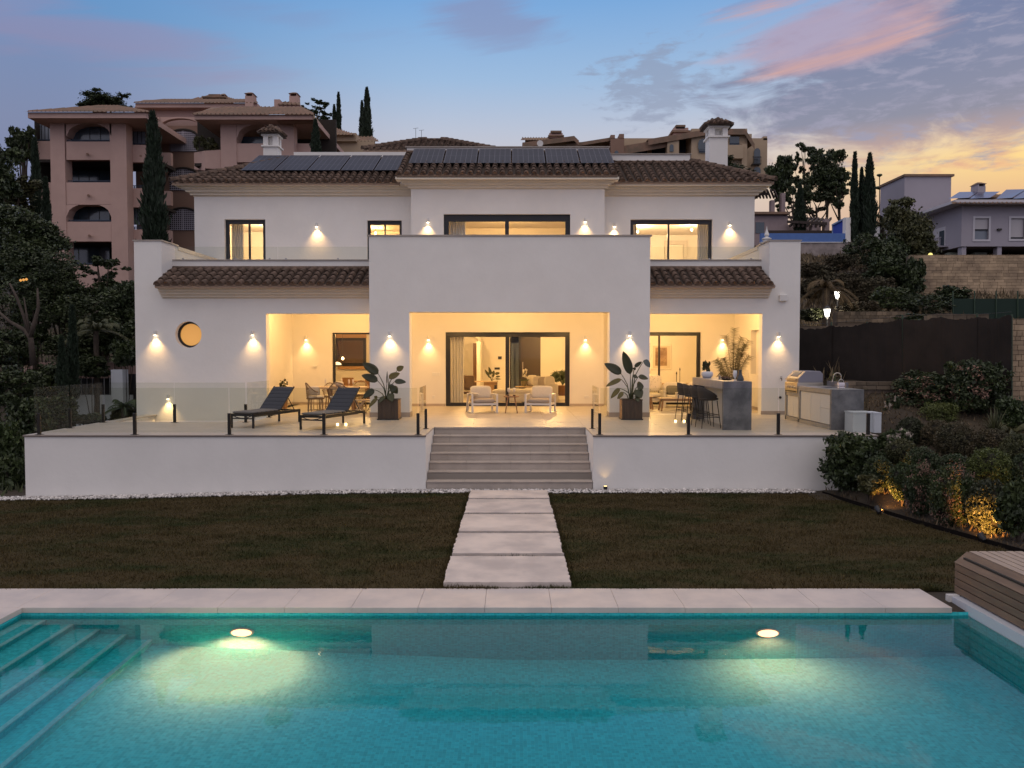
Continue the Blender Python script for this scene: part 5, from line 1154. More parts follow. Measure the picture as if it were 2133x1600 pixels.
# upper roofs, lantern and chimneys
m_ = MB(); fbox(m_, 282, 536, 215, 224, YM+.2, YM+9); m_.build('eave', pinkw, A)
ribroof(A, 280, 538, YM, 214.5, YM+6, 208, 300, 520)
ribroof(A, 375, 512, YM+5, 214, YM+10, 200, 430, 462)
m_ = MB(); fbox(m_, 424, 466, 203, 214, YM+7, YM+10); m_.build('roof_lantern', tanw, A); m_ = MB(); fbox(m_, 420, 470, 200, 203, YM+6.7, YM+10.3); fbox(m_, 434, 458, 196, 200, YM+7.5, YM+9.5); m_.build('lantern_cap', farroof, A)
def farchim(parent, px_, yt, yb, Y_, w_, wallm=pinkw):
    m_ = MB(); fbox(m_, px_-w_, px_+w_, yt+10, yb, Y_, Y_+.9); fbox(m_, px_-w_+.5, px_-w_+2.5, yt+5, yt+10, Y_, Y_+.9); fbox(m_, px_+w_-2.5, px_+w_-.5, yt+5, yt+10, Y_, Y_+.9); c_ = m_.build('chimney', wallm, parent)
    x0_, x1_ = PX(px_-w_-1.5, Y_, yt), PX(px_+w_+1.5, Y_, yt); z0_, z1_ = PZ(yt+5, Y_), PZ(yt, Y_)
    MB().add([(x0_, Y_-.1, z0_), (x1_, Y_-.1, z0_), (x1_, Y_+1, z0_), (x0_, Y_+1, z0_), ((x0_*2+x1_)/3, Y_+.3, z1_), ((x0_+2*x1_)/3, Y_+.3, z1_), ((x0_+2*x1_)/3, Y_+.6, z1_), ((x0_*2+x1_)/3, Y_+.6, z1_)], [(0, 1, 5, 4), (1, 2, 6, 5), (2, 3, 7, 6), (3, 0, 4, 7), (4, 5, 6, 7), (0, 3, 2, 1)]).build('chimney_cap', farroof, c_)
farchim(A, 519, 190, 222, YM, 8.5); farchim(A, 611, 190, 222, YM+1, 8.5); farchim(A, 464, 193, 206, YM+9, 5)
m_ = MB(); fbox(m_, 571, 583, 207, 228, YM, YM+1); fbox(m_, 583, 625, 218, 228, YM, YM+4); m_.build('upper_wall', pinkw, A)
ribroof(A, 580, 626, YM-.2, 218, YM+2, 213, 585, 622)
# right wing at Y=58
YB = 58
m_ = MB(); fbox(m_, 460, 493, 248, 420, YB, YB+1); fbox(m_, 580, 612, 248, 420, YB, YB+1); fbox(m_, 493, 580, 299, 338, YB+.06, YB+.5); archp(m_, 493, 580, 248, 288, 259, YB, YB+1); m_.build('facade', pinkw, A)
fbox(MB(), 612, 652, 299, 340, YB+.8, YB+1.2).build('balcony_parapet', pinkw, A); m_ = MB(); x_ = [q(404, 318, YB+2.5), q(427, 314, YB-.4), q(461, 312, YB+.1)]
for a, b_ in zip(x_[:-1], x_[1:]): m_.add([(a.x, a.y, a.z-1.2), (b_.x, b_.y, b_.z-1.35), (b_.x, b_.y, b_.z), (a.x, a.y, a.z), (a.x, a.y+.3, a.z-1.2), (b_.x, b_.y+.3, b_.z-1.35), (b_.x, b_.y+.3, b_.z), (a.x, a.y+.3, a.z)], [(0, 1, 2, 3), (4, 7, 6, 5), (3, 2, 6, 7), (0, 4, 5, 1)])
m_.build('balcony_parapet', pinkw, A)
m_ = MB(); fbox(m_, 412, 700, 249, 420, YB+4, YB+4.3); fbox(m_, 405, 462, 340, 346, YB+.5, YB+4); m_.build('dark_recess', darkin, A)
fbox(MB(), 500, 575, 285, 299, YB+1.5, YB+1.6).build('window', farglass, A)
m_ = MB(); fbox(m_, 405, 652, 239, 249, YB-1.2, YB+9); m_.build('eave', pinkw, A)
ribroof(A, 402, 655, YB-1.4, 238.5, YB+5, 224, 440, 628)
e0, e1 = q(653, 238.5, YB-1.4), q(708, 306, YB+16)
MB().add([e0, e1, e1+Vector((0, 0, -.45)), e0+Vector((0, 0, -.45))], [(0, 1, 2, 3)]).build('eave', tanw, A)
MB().add([e0, e1, (e1.x-3, e1.y, e1.z+1.2), q(628, 224, YB+5)], [(0, 1, 2, 3)]).build('roof', farroof, A)
MB().add([e0-Vector((0, 0, .45)), e1-Vector((0, 0, .45)), (e1.x-2.5, e1.y, e1.z-.4), (e0.x-2.5, e0.y, e0.z-.45)], [(0, 1, 2, 3)]).build('soffit', brownw, A)
m_ = MB(); fbox(m_, 688, 780, 292, 340, 74, 74.4); fbox(m_, 684, 742, 277, 294, 73.5, 77); m_.build('rear_wall', tanw, A)
ribroof(A, 684, 742, 73, 281, 77, 268, 684, 700); ribroof(A, 700, 790, 74, 295, 78, 284, 700, 775)
for i, (px_, py_, Y_, r_) in enumerate(((418, 298, YB+.6, 13), (438, 302, YB+.8, 14))):
    c_ = P(px_, py_, Y_); crown_obj(('bp', i), leaf_ol, A, c_, (r_*Y_/FP,)*3, 0, name='balcony_plants', n=1400, blobs=[(0, 0, 0, 1, 1, 1), (.5, 0, -.3, .6, .6, .5)], leaf=.2, seed=i)

# ---- tan buildings on the middle skyline
B = thing('hillside_apartments', 'tan hillside apartments with towers behind the right chimney', 'apartment block', (12, 88, 10)); Y2 = 88
m_ = MB(); fbox(m_, 1094, 1200, 288, 400, Y2, Y2+6); fbox(m_, 1300, 1440, 288, 400, Y2+2, Y2+8); fbox(m_, 1440, 1556, 268, 400, Y2-1, Y2+6); fbox(m_, 1200, 1275, 296, 400, Y2+1, Y2+6); fbox(m_, 1390, 1414, 284, 400, Y2-1.2, Y2); m_.build('wall', tanw, B)
m_ = MB(); fbox(m_, 1272, 1300, 288, 400, Y2-1, Y2+1); fbox(m_, 1272, 1281, 281, 289, Y2-1, Y2+1); fbox(m_, 1290, 1300, 279, 289, Y2-1, Y2+1); m_.build('castellated_tower', brownw, B)
m_ = MB(); fbox(m_, 1556, 1598, 288, 400, Y2+1, Y2+7); fbox(m_, 1590, 1598, 284, 292, Y2+1, Y2+2); fbox(m_, 1552, 1566, 279, 292, Y2+1, Y2+2); m_.build('end_tower', tanw, B)
ribroof(B, 1084, 1206, Y2-1, 292, Y2+5, 287, 1088, 1190); 
def incl(pa, ya, pb, yb, Y_, th, d_, m_, nm): 
    a, b_ = q(pa, ya, Y_), q(pb, yb, Y_); return MB().add([a, b_, b_-Vector((0, 0, th)), a-Vector((0, 0, th)), a+Vector((0, d_, .3)), b_+Vector((0, d_, .3))], [(0, 1, 2, 3), (0, 4, 5, 1)]).build(nm, m_, B)
incl(1088, 297, 1196, 283, Y2-1.2, .5, 6, farroof, 'roof'); incl(1196, 283, 1206, 293, Y2-1.2, .5, 6, farroof, 'roof'); incl(1180, 301, 1274, 286, Y2-.5, .35, 5, farroof, 'roof'); incl(1298, 304, 1392, 288, Y2-.8, .9, 5, farroof, 'roof'); incl(1350, 290, 1480, 268, Y2-1.4, .6, 5, farroof, 'roof'); incl(1480, 268, 1552, 268, Y2-1.6, .6, 5, farroof, 'roof'); incl(1552, 268, 1572, 300, Y2-1.6, .6, 5, farroof, 'roof')
m_ = MB(); fbox(m_, 1144, 1172, 277, 290, Y2, Y2+2); fbox(m_, 1403, 1434, 266, 282, Y2, Y2+2); m_.build('roof_lantern', pinkw, B)
for bb in ((1142, 1175, 281, 284, Y2-.3, Y2+2.3), (1147, 1170, 272, 276, Y2-.2, Y2+2.2), (1400, 1437, 271, 275, Y2-.3, Y2+2.3), (1408, 1428, 260, 264, Y2-.2, Y2+2.2)): fbox(MB(), *bb).build('lantern_cap', farroof, B)
m_ = MB(); fbox(m_, 1149, 1168, 276, 278, Y2-.1, Y2+2); fbox(m_, 1409, 1427, 264, 267, Y2-.1, Y2+2); m_.build('lantern_vent', darkin, B)
for (a, b_, yt, yb, YY) in ((1304, 1348, 306, 321, Y2+1.9), (1358, 1386, 302, 320, Y2+1.9), (1416, 1438, 292, 318, Y2+1.9), (1456, 1476, 292, 318, Y2-1.1), (1520, 1540, 284, 302, Y2-1.1)):
    wv = fbox(MB(), a, b_, yt, yb, YY-.05, YY).build('window', farglass, B); fbox(MB(), a, b_, yb-4, yb-2.5, YY-.15, YY-.06).build('rail', railblue, wv)
for cx_, ys_, yc_, yb, w_, YY in ((1399, 305, 301, 316, 4, Y2-1.25), (1466, 300, 289, 311, 12, Y2-1.15), (1577, 316, 309, 341, 6.5, Y2+.95), (1577, 354, 348, 362, 7, Y2+.95), (1284, 318, 314, 326, 4, Y2-1.05)):
    x0_, x1_ = PX(cx_-w_, YY, ys_), PX(cx_+w_, YY, ys_); c_ = (x0_+x1_)/2; zs, zc, zb = PZ(ys_, YY), PZ(yc_, YY), PZ(yb, YY)
    MB().prism([(x0_, zb), (x1_, zb)]+[(c_+(x1_-c_)*cos(a), zs+(zc-zs)*sin(a)) for a in np.linspace(0, pi, 9)], YY-.06, YY).build('arched_window', farglass, B)
r_ = MB(); 
for k in range(9): fbox(r_, 1569+k*2, 1569.6+k*2, 327, 341, Y2+.3, Y2+.35)
fbox(r_, 1568, 1586, 326, 327.5, Y2+.3, Y2+.4); fbox(r_, 1568, 1586, 340, 342, Y2+.3, Y2+1); r_.build('balcony_rail', black, B)
m_ = MB(); fbox(m_, 1514, 1548, 302, 330, Y2-1.8, Y2-1.2); fbox(m_, 1545, 1556, 300, 400, Y2-1.4, Y2-1.0); m_.build('balcony_parapet', tanw, B)
c_ = P(1500, 355, 70); tree(1510, 352, 70, 60, 22, 'dark shrubbery crown below the tan apartments behind the right chimney', leaf_dk, .15, 5000, None, 'a', seed=40)
dish = thing('satellite_dish', 'white satellite dish peeping over the central roof parapet', 'satellite dish', P(1125, 300, 45)); p_ = P(1125, 299, 45)
MB().lathe([(.02, 0), (.12, .012), (.17, .03)], p_, 16, Matrix.Rotation(R(100), 3, 'X')).build('reflector', whitem, dish); MB().tube([p_, p_+Vector((0, .1, -.7))], .02).build('mast', darkm, dish)
for px_, py_, hh in ((866, 268, 10), (878, 272, 8)):
    p_ = P(px_, py_+hh, 39); an = thing('tv_antenna', 'thin antenna above the rear pavilion roof, %s of the two' % ('left' if px_ == 866 else 'right'), 'antenna', p_); pt = P(px_, py_, 39)
    MB().tube([p_-Vector((0, 0, .4)), pt], .010, 5).tube([pt+Vector((-.12, 0, 0)), pt+Vector((.12, 0, .03))], .008, 4).build('mast', darkm, an)

# ---- house with pergola and blue terrace wall
K = thing('pergola_house', 'pinkish house with timber pergolas behind the blue garden wall', 'house', (21, 66, 9)); YK = 66
m_ = MB(); fbox(m_, 1560, 1641, 449, 520, YK, YK+5); fbox(m_, 1641, 1710, 468, 500, YK+4, YK+5); m_.build('wall', mat('mauve_wall', (.36, .28, .28), .9, var=.1), K)
m_ = MB(); fbox(m_, 1560, 1646, 441, 446, YK-.4, YK+5); m_.build('roof_edge', farroof, K)
m_ = MB(); fbox(m_, 1573, 1574.5, 440, 420, YK+1, YK+1.1) if False else None
for px_, yt in ((1632, 402), (1610, 417)): fbox(m_ or MB(), px_-4, px_+4, yt, 442, YK+.5, YK+1)
m_.build('roof_pier', mat('mauve_wall', (.36, .28, .28), .9), K)
pg = MB()
for k in range(8):
    a, b_ = q(1570+7*k, 412, YK+3), q(1563+7*k, 396, YK-.5); pg.bar(a, b_, .12, .16)
pg.bar(q(1560, 404, YK), q(1600, 404, YK), .15, .2); pg.build('pergola', mat('dark_timber', (.05, .035, .03), .8), K)
for px_, yt in ((1723, 456), (1696, 468)): fbox(MB(), px_-5, px_+5, yt, 480 if yt > 460 else 480, YK-.5, YK+.1).build('pergola_pier', mat('mauve_wall', (.36, .28, .28), .9), K)
for k in range(9):
    a, b_ = q(1645+9*k, 471, YK-.6), q(1662+8.6*k, 455, YK+3); MB().bar(a, b_, .14, .18).build('pergola_beam', mat('dark_timber', (.05, .035, .03), .8), K)
MB().bar(q(1640, 462, YK-.5), q(1722, 466, YK-.5), .15, .2).build('pergola_beam', mat('dark_timber', (.05, .035, .03), .8), K)
MB().bar(q(1636, 452, YK+3), q(1716, 458, YK+3), .15, .2).build('pergola_beam', mat('dark_timber', (.05, .035, .03), .8), K)
fbox(MB(), 1574, 1592, 463, 486, YK-.05, YK).build('window', farglass, K)
fbox(MB(), 1598, 1734, 480, 487, YK-2, YK-1.9).build('dark_fence', mat('dark_timber', (.05, .035, .03), .8), K)
bw = thing('blue_garden_wall', 'blue painted garden wall with white end pier and blotchy base', 'wall', (P(1700, 510, 60))); YW = 60
bl = mat('blue_paint', (.10, .20, .50), .8, var=.1)
fbox(MB(), 1585, 1764, 486, 504, YW, YW+.3).build('blue_wall', bl, bw); fbox(MB(), 1585, 1766, 504, 505.5, YW-.05, YW+.3).build('ledge', whitem, bw)
fbox(MB(), 1585, 1766, 505.5, 545, YW+.02, YW+.4).build('blotchy_base', mat('blotchy_wall', (.44, .37, .35), .95, col2=(.22, .19, .18), vs=1.2), bw)
fbox(MB(), 1762, 1772, 453, 504, YW-.1, YW+.5).build('end_pier', plaster, bw)
a, b_, c_, d_ = q(1735, 469, YW+3), q(1762, 455, YW+.2), q(1762, 486, YW+.2), q(1735, 487, YW+3); MB().add([a, b_, c_, d_], [(0, 1, 2, 3)]).build('blue_panel', mat('blue_paint_deep', (.05, .10, .50), .8), bw)
MB().bar(a, b_, .2, .12).bar(a, d_, .12, .12).build('panel_trim', mat('pale_blue', (.3, .4, .6), .8), bw)
fin = thing('finial_post', 'white ball-topped pier beside the villa on the right', 'pillar', P(1597, 505, 58)); p_ = P(1597, 500, 58)
MB().lathe([(.28, -1.5), (.28, .0), (.33, .03), (.33, .1), (.1, .2), (.18, .35), (.12, .5), (.05, .7), (.01, .95)], p_, 12).build('pier', whitem, fin)
# ---- lilac-grey house
N = thing('grey_house', 'lilac-grey house with square tower and roof panels above the stone wall', 'house', (33, 57, 9)); YN = 55
xg0, xg1 = PX(2003, YN, 470), PX(2300, YN, 470); z0_, z1_ = PZ(507, YN), PZ(418, YN)
def rc_(a, b_, yt, yb): return (PX(a, YN, 475), PX(b_, YN, 475), PZ(yb, YN), PZ(yt, YN))
H1, H2 = rc_(2030, 2059, 455, 499), rc_(2105, 2133, 455, 498)
m_ = MB(); m_.wall(xg0, xg1, z0_, z1_, YN, YN+.3, [H1, H2]); m_.wall(YN+.3, YN+6, z0_, z1_, xg0, xg0+.3, axis='y'); m_.box(xg0+.3, xg1, YN+2, YN+2.2, z0_, z1_); m_.box(xg0-.0, xg1, YN, YN+6, z0_-.2, z0_); m_.build('wall', greyw, N)
for (a, b_, c_, d_), sh_ in ((H1, .5), (H2, .9)):
    fr_ = MB(); w2 = .13; fr_.box(a-w2, b_+w2, YN-.05, YN+.05, c_-w2, c_); fr_.box(a-w2, b_+w2, YN-.05, YN+.05, d_, d_+w2); fr_.box(a-w2, a, YN-.05, YN+.05, c_, d_); fr_.box(b_, b_+w2, YN-.05, YN+.05, c_, d_)
    wv = fr_.build('window', mat('white_surround', (.62, .60, .64), .7), N)
    MB().box(a, b_, YN+.10, YN+.14, d_-(d_-c_)*sh_, d_).build('shutter', mat('shutter', (.55, .52, .54), .6), wv); MB().box(a, b_, YN+.16, YN+.18, c_, d_).build('pane', farglass2, wv)
    MB().box(a, b_, YN+.08, YN+.12, d_-(d_-c_)*sh_-.08, d_-(d_-c_)*sh_).build('sash', black, wv)
m_ = MB(); m_.box(xg0-.04, xg0, YN+2.0, YN+3.8, PZ(505, YN), PZ(462, YN)); m_.build('side_door', mat('white_surround', (.62, .60, .64), .7), N); MB().box(xg0-.08, xg0-.04, YN+2.1, YN+2.7, PZ(503, YN), PZ(470, YN)).build('door_glass', farglass, N)
rl = MB()
for k in range(8): rl.box(xg0-.5, xg0-.46, YN+1.8+.3*k, YN+1.83+.3*k, PZ(505, YN), PZ(487, YN))
rl.box(xg0-.52, xg0-.44, YN+1.7, YN+4, PZ(487.5, YN), PZ(486, YN)); rl.box(xg0-.6, xg0, YN+1.6, YN+4.2, PZ(508, YN), PZ(505, YN)); rl.build('balcony_rail', greyw, N)
m_ = MB(); m_.box(xg0-.9, xg1, YN-.9, YN+6.5, PZ(427, YN), PZ(421, YN)); m_.build('eave', mat('white_surround', (.62, .60, .64), .7), N)
ribroof(N, 1982, 2330, YN-1.0, 424, YN+5, 407, 2010, 2330)
for i, (a, b_, c_, d_) in enumerate(((1976, 2018, 2012, 2050), (2018, 2062, 2050, 2095), (2075, 2108, 2110, 2150), (2110, 2150, 2140, 2200))):
    s = MB().add([q(a, 414, YN+.5), q(b_, 412, YN+.5), q(d_-12, 399 if i < 2 else 394, YN+2.5), q(c_-14, 400 if i < 2 else 395, YN+2.5)], [(0, 1, 2, 3)]); s.build('roof_panel', mat('far_panel', (.13, .13, .20), .15, spec=.8), N)
farchim(N, 2045, 378, 402, YN+3, 8, greyw)
tx0, tx1, tz = PX(1884, 61, 400), PX(1981, 61, 400), PZ(368, 61)
MB().box(tx0, tx1, 61, 65, PZ(520, 61), tz).build('tower', greyw, N); MB().box(tx0-.1, tx1+.15, 60.85, 65, tz, tz+.16).build('tower_coping', farroof, N)
MB().box(xg0, xg1, YN+5, YN+5.2, PZ(534, YN), z0_).build('undercroft', darkin, N)
for px_ in (2008, 2082): fbox(MB(), px_-4.5, px_+4.5, 508, 536, YN+.1, YN+.6).build('pillar', greyw, N)
for a, b_ in ((1976, 2000), (2030, 2056)): fbox(MB(), a, b_, 526, 540, YN+1.5, YN+2).build('low_wall', mat('pale_olive', (.22, .24, .20), .8), N)
fbox(MB(), 2079, 2087, 476, 480, YN-.15, YN).build('wall_light', darkm, N)
gl_ = thing('globe_lamp', 'small glowing yellow globe lamp on the left end of the stone wall', 'lamp', P(1938, 533, 48.3)); p_ = P(1938, 531, 48.3)
MB().lathe([(.01, -.12), (.09, -.09), (.13, 0), (.09, .09), (.01, .12)], p_, 12).build('globe', emitmat('globe', (1, .82, .25), 1.2), gl_, smooth=True); MB().tube([p_-Vector((0, 0, .3)), p_-Vector((0, 0, .1))], .03).build('stem', black, gl_)
rh = thing('ridge_house', 'low house with ribbed brown roof behind the round olive tree', 'house', P(1850, 450, 70)); ribroof(rh, 1832, 1900, 68, 470, 72, 440, 1832, 1900, rib=.5); fbox(MB(), 1834, 1900, 470, 500, 68.3, 70).build('wall', plaster, rh)
ribroof(rh, 1840, 1886, 80, 425, 84, 408, 1870, 1886); fbox(MB(), 1866, 1888, 412, 440, 80.3, 82).build('wall', plaster, rh)
hl = thing('skyline_mast', 'tall thin agave flower stalk with two flat tiers on the right skyline', 'flower stalk', P(1832, 430, 70))
s = MB().tube([q(1832, 440, 70), q(1832, 365, 70)], .04, 5); s.build('stalk', bark, hl)
for yy, w2 in ((367, 6), (393, 11)):
    s = MB(); s.lathe([(.02, -.1), (w2*70/FP, .06), (w2*.8*70/FP, .16), (.05, .03)], q(1832, yy, 70), 9); s.build('tier', leaf_dk, hl)
# ---- left boundary: white wall, gate, pink walls
lw = thing('white_garden_wall', 'white garden wall with square pillar and dark gate left of the villa', 'wall', P(200, 880, 33))
fbox(MB(), 158, 272, 823, 905, 33, 33.25, 850).build('wall', mat('bluish_white', (.55, .58, .62), .85), lw); fbox(MB(), 232, 256, 770, 905, 32.6, 33.1, 830).build('pillar', mat('bluish_white', (.55, .58, .62), .85), lw)
fbox(MB(), 250, 300, 779, 905, 33.3, 33.4, 830).build('gate', black, lw)
r_ = MB(); fbox(r_, 165, 233, 788, 823, 33.5, 33.55, 800); rr2 = r_.build('dark_screen', black, lw)
for k in range(6): fbox(MB(), 168+12*k, 169+12*k, 788, 823, 33.05, 33.1, 800).build('rail_bar', mat('satin_steel', (.4, .4, .4), .4, metal=.7), lw)
pw = thing('pink_boundary_wall', 'pink boundary wall half hidden under creepers at left', 'wall', P(230, 790, 36)); fbox(MB(), 60, 320, 755, 830, 36, 36.3, 790).build('wall', pinkw, pw)
a, b_ = q(85, 800, 35), q(118, 830, 33.5); MB().add([q(48, 752, 36), q(62, 752, 36), q(118, 820, 34), q(100, 845, 34), q(52, 800, 35)], [(0, 1, 2, 3, 4)]).build('stair_wall', pinkw, pw)
fl = thing('hill_lantern', 'small stone lantern finial on the pink wall at the left edge', 'lantern', P(56, 752, 35.5)); p_ = P(56, 752, 35.5); MB().lathe([(.1, -.3), (.1, 0), (.16, .02), (.16, .06), (.08, .1), (.08, .25), (.17, .3), (.03, .42)], p_, 10).build('finial', tanw, fl)
wl2 = thing('lit_window_light', 'tiny warm lights glimmering through the big tree at left', 'lamp', P(50, 584, 37)); 
for k in range(3): MB().lathe([(.02, -.05), (.06, 0), (.02, .05)], P(43+6*k, 584-k, 33.4), 8).build('bulb', emitmat('tiny_light', (1, .45, .10), .8), wl2)
# ================================================ furniture
def cushion(mb, c, size, M=None, e=.38, nu=18, nv=10):
    a, b_, d_ = [s_/2 for s_ in size]; k0 = len(mb.v); pw_ = lambda t, e: math.copysign(abs(t)**e, t)
    for i in range(nv+1):
        ph = -pi/2+pi*i/nv
        for j in range(nu):
            th = 2*pi*j/nu; v = Vector((a*pw_(cos(ph), e)*pw_(cos(th), e), b_*pw_(cos(ph), e)*pw_(sin(th), e), d_*pw_(sin(ph), .8)))
            if M is not None: v = M @ v
            mb.v.append(tuple(v+Vector(c)))
    for i in range(nv):
        for j in range(nu): mb.f.append((k0+i*nu+j, k0+i*nu+(j+1) % nu, k0+(i+1)*nu+(j+1) % nu, k0+(i+1)*nu+j))
    return mb
Rx = lambda a: Matrix.Rotation(R(a), 3, 'X'); Ry = lambda a: Matrix.Rotation(R(a), 3, 'Y'); Rz = lambda a: Matrix.Rotation(R(a), 3, 'Z')
def face(x, y, ang): return (x, y, D), R(ang)
# sun loungers: origin at the right foot leg, +y towards the head, -x to the left
navy = mat('navy_sling', (.05, .052, .068), .85, bump=.1, bs=120)
def lounger(label):
    t_ = thing('sun_lounger', label, 'sun lounger', (0, 0, 0), 'navy padded sun loungers')
    Wd, L, hz = .68, 2.15, .36
    for x in (-.02, -Wd+.02):
        for y in (.03, L-.03): MB().box(x-.022, x+.022, y-.022, y+.022, 0, hz).build('leg', black, t_)
        MB().box(x-.022, x+.022, 0, L, hz-.075, hz).build('side_rail', black, t_)
    for y in (.03, L-.03): MB().box(-Wd+.04, -.04, y-.018, y+.018, hz-.055, hz-.01).build('cross_rail', black, t_)
    MB().box(-Wd+.04, -.04, .012, .036, hz-.13, hz-.10).build('cross_rail', black, t_)
    MB().tube([(-Wd+.05, .02, hz-.04), (-Wd+.18, .02, hz-.09), (-.34, .02, hz-.115), (-.18, .02, hz-.09), (-.05, .02, hz-.04)], .012).build('brace', black, t_)
    s = MB()
    for k in range(6): cushion(s, (-Wd/2, .10+.19*k+.02, hz+.035), (Wd-.05, .20, .06), None, .3)
    s.build('seat_pad', mat('grey_sling', (.16, .15, .15), .85, bump=.1, bs=120), t_, smooth=True)
    ang = 41; c_, s_ = cos(R(ang)), sin(R(ang)); y0_, z0_ = 1.22, hz+.03
    for k in range(6):
        u_ = .075+.145*k; p_ = MB(); cushion(p_, (-Wd/2, y0_+c_*u_, z0_+s_*u_), (Wd-.03, .152, .055), Rx(ang), .3); p_.build('back_pad', navy, t_, smooth=True)
    for x in (-.03, -Wd+.03): MB().bar((x, y0_, z0_), (x, y0_+c_*.90, z0_+s_*.90), .03, .03).build('back_rail', black, t_); MB().tube([(x, y0_+c_*.5, z0_+s_*.5-.02), (x, y0_+c_*.5+.32, hz-.03)], .011).build('prop', black, t_)
    return t_
lg = lounger('right-hand sun lounger with raised navy back beside the left planter'); lg.location = (-4.62, 20.25, D); lg.rotation_euler = (0, 0, R(-18))
dup(lg, (-6.50, 20.75, D), R(-18), 'left-hand sun lounger with raised navy back next to the stairwell railing')
# armchairs
def armchair(label):
    t_ = thing('armchair', label, 'armchair', (0, 0, 0), 'white framed armchairs facing the garden'); W2, Dp = .40, .74; f = whitem
    for x in (-W2, W2):
        for y in (0, Dp): MB().box(x-.03, x+.03, y-.025, y+.025, .03, .56).build('leg', f, t_, bevel=.004)
        MB().box(x-.03, x+.03, -.025, Dp+.025, .56, .60).build('armrest', f, t_, bevel=.004); MB().box(x-.03, x+.03, -.02, Dp+.02, 0, .03).build('skid', f, t_)
    MB().box(-W2+.03, W2-.03, -.02, .02, .25, .31).box(-W2+.03, W2-.03, Dp-.02, Dp+.02, .25, .31).box(-W2+.03, W2-.03, Dp-.02, Dp+.02, .56, .62).box(-W2, -W2+.03, 0, Dp, .25, .31).box(W2-.03, W2, 0, Dp, .25, .31).build('seat_frame', f, t_)
    s = MB(); cushion(s, (0, Dp/2-.01, .38), (.72, .74, .15), None, .28); s.build('seat_cushion', mat('taupe_fabric', (.42, .36, .31), .95, bump=.1, bs=200), t_, smooth=True)
    s = MB(); cushion(s, (0, Dp-.14, .63), (.70, .44, .17), Rx(72), .4); s.build('back_cushion', cush, t_, smooth=True)
    return t_
ac = armchair('white armchair on the left of the small table with a throw on its arm'); ac.location = (-.86, 26.1, D); ac.rotation_euler = (0, 0, R(14))
a2 = dup(ac, (.82, 26.1, D), R(-14), 'white armchair on the right of the small table')
th_ = thing('throw_blanket', 'cream throw hanging over the left armchair arm', 'blanket', (-1.22, 26.3, D+.6)); s = MB(); n = 8
for i in range(n+1):
    u_ = i/n; pr = [(.20, .0), (.14, .03), (.0, .045), (-.12, .03), (-.16, -.12), (-.18, -.32), (-.2+.02*sin(u_*9), -.52-.05*sin(u_*5))]
    for (dx_, dz_) in pr: s.v.append((-1.26+dx_+.01*sin(u_*14), 26.12+.34*u_-.08*dx_, D+.59+dz_))
for i in range(n):
    for j in range(6): s.f.append((i*7+j, i*7+j+1, (i+1)*7+j+1, (i+1)*7+j))
s = s.build('cloth', cush, th_, smooth=True); sm_ = s.modifiers.new('th', 'SOLIDIFY'); sm_.thickness = .015
# small table with glasses
tb = thing('side_table', 'small brown wooden table between the two armchairs', 'side table', (-.02, 26.2, D))
MB().lathe([(.24, .50), (.245, .51), (.245, .535), (.24, .54)], (-.02, 26.2, D), 28).build('tabletop', wood, tb)
for a in (45, 135, 225, 315): MB().tube([(-.02+.15*cos(R(a)), 26.2+.15*sin(R(a)), D+.5), (-.02+.27*cos(R(a)), 26.2+.27*sin(R(a)), D)], [.022, .016], 8).build('leg', wood, tb)
wg = glassmat('wine_glass', (.97, .97, .97), 1.6)
def wineglass(x, y, z, label, s=1.0, grp=None, nm='wine_glass'):
    g_ = thing(nm, label, 'wine glass', (x, y, z), grp); MB().lathe([(.035*s, 0), (.006*s, .008*s), (.005*s, .09*s), (.03*s, .11*s), (.045*s, .15*s), (.036*s, .22*s)], (x, y, z), 14).build('bowl', mat('frosted_glass', (.7, .64, .55), .3), g_, smooth=True); MB().lathe([(.005*s, .09*s), (.034*s, .15*s)], (x, y, z), 10).build('wine', mat('pale_wine', (.75, .6, .35), .3), g_)
wineglass(-.10, 26.18, D+.54, 'left wine glass on the small table between the armchairs', 1.15); wineglass(.07, 26.2, D+.54, 'right wine glass on the small table between the armchairs', 1.15)
for x, lb in ((-.13, 'left small dark bowl on the armchair table'), (.07, 'right small dark bowl on the armchair table')):
    b_ = MB().lathe([(.03, 0), (.055, .035), (.05, .04)], (x, 26.08, D+.541), 14).build('bowl', mat('brown_ceramic', (.12, .07, .05), .5), None); tag(b_, lb, 'bowl')
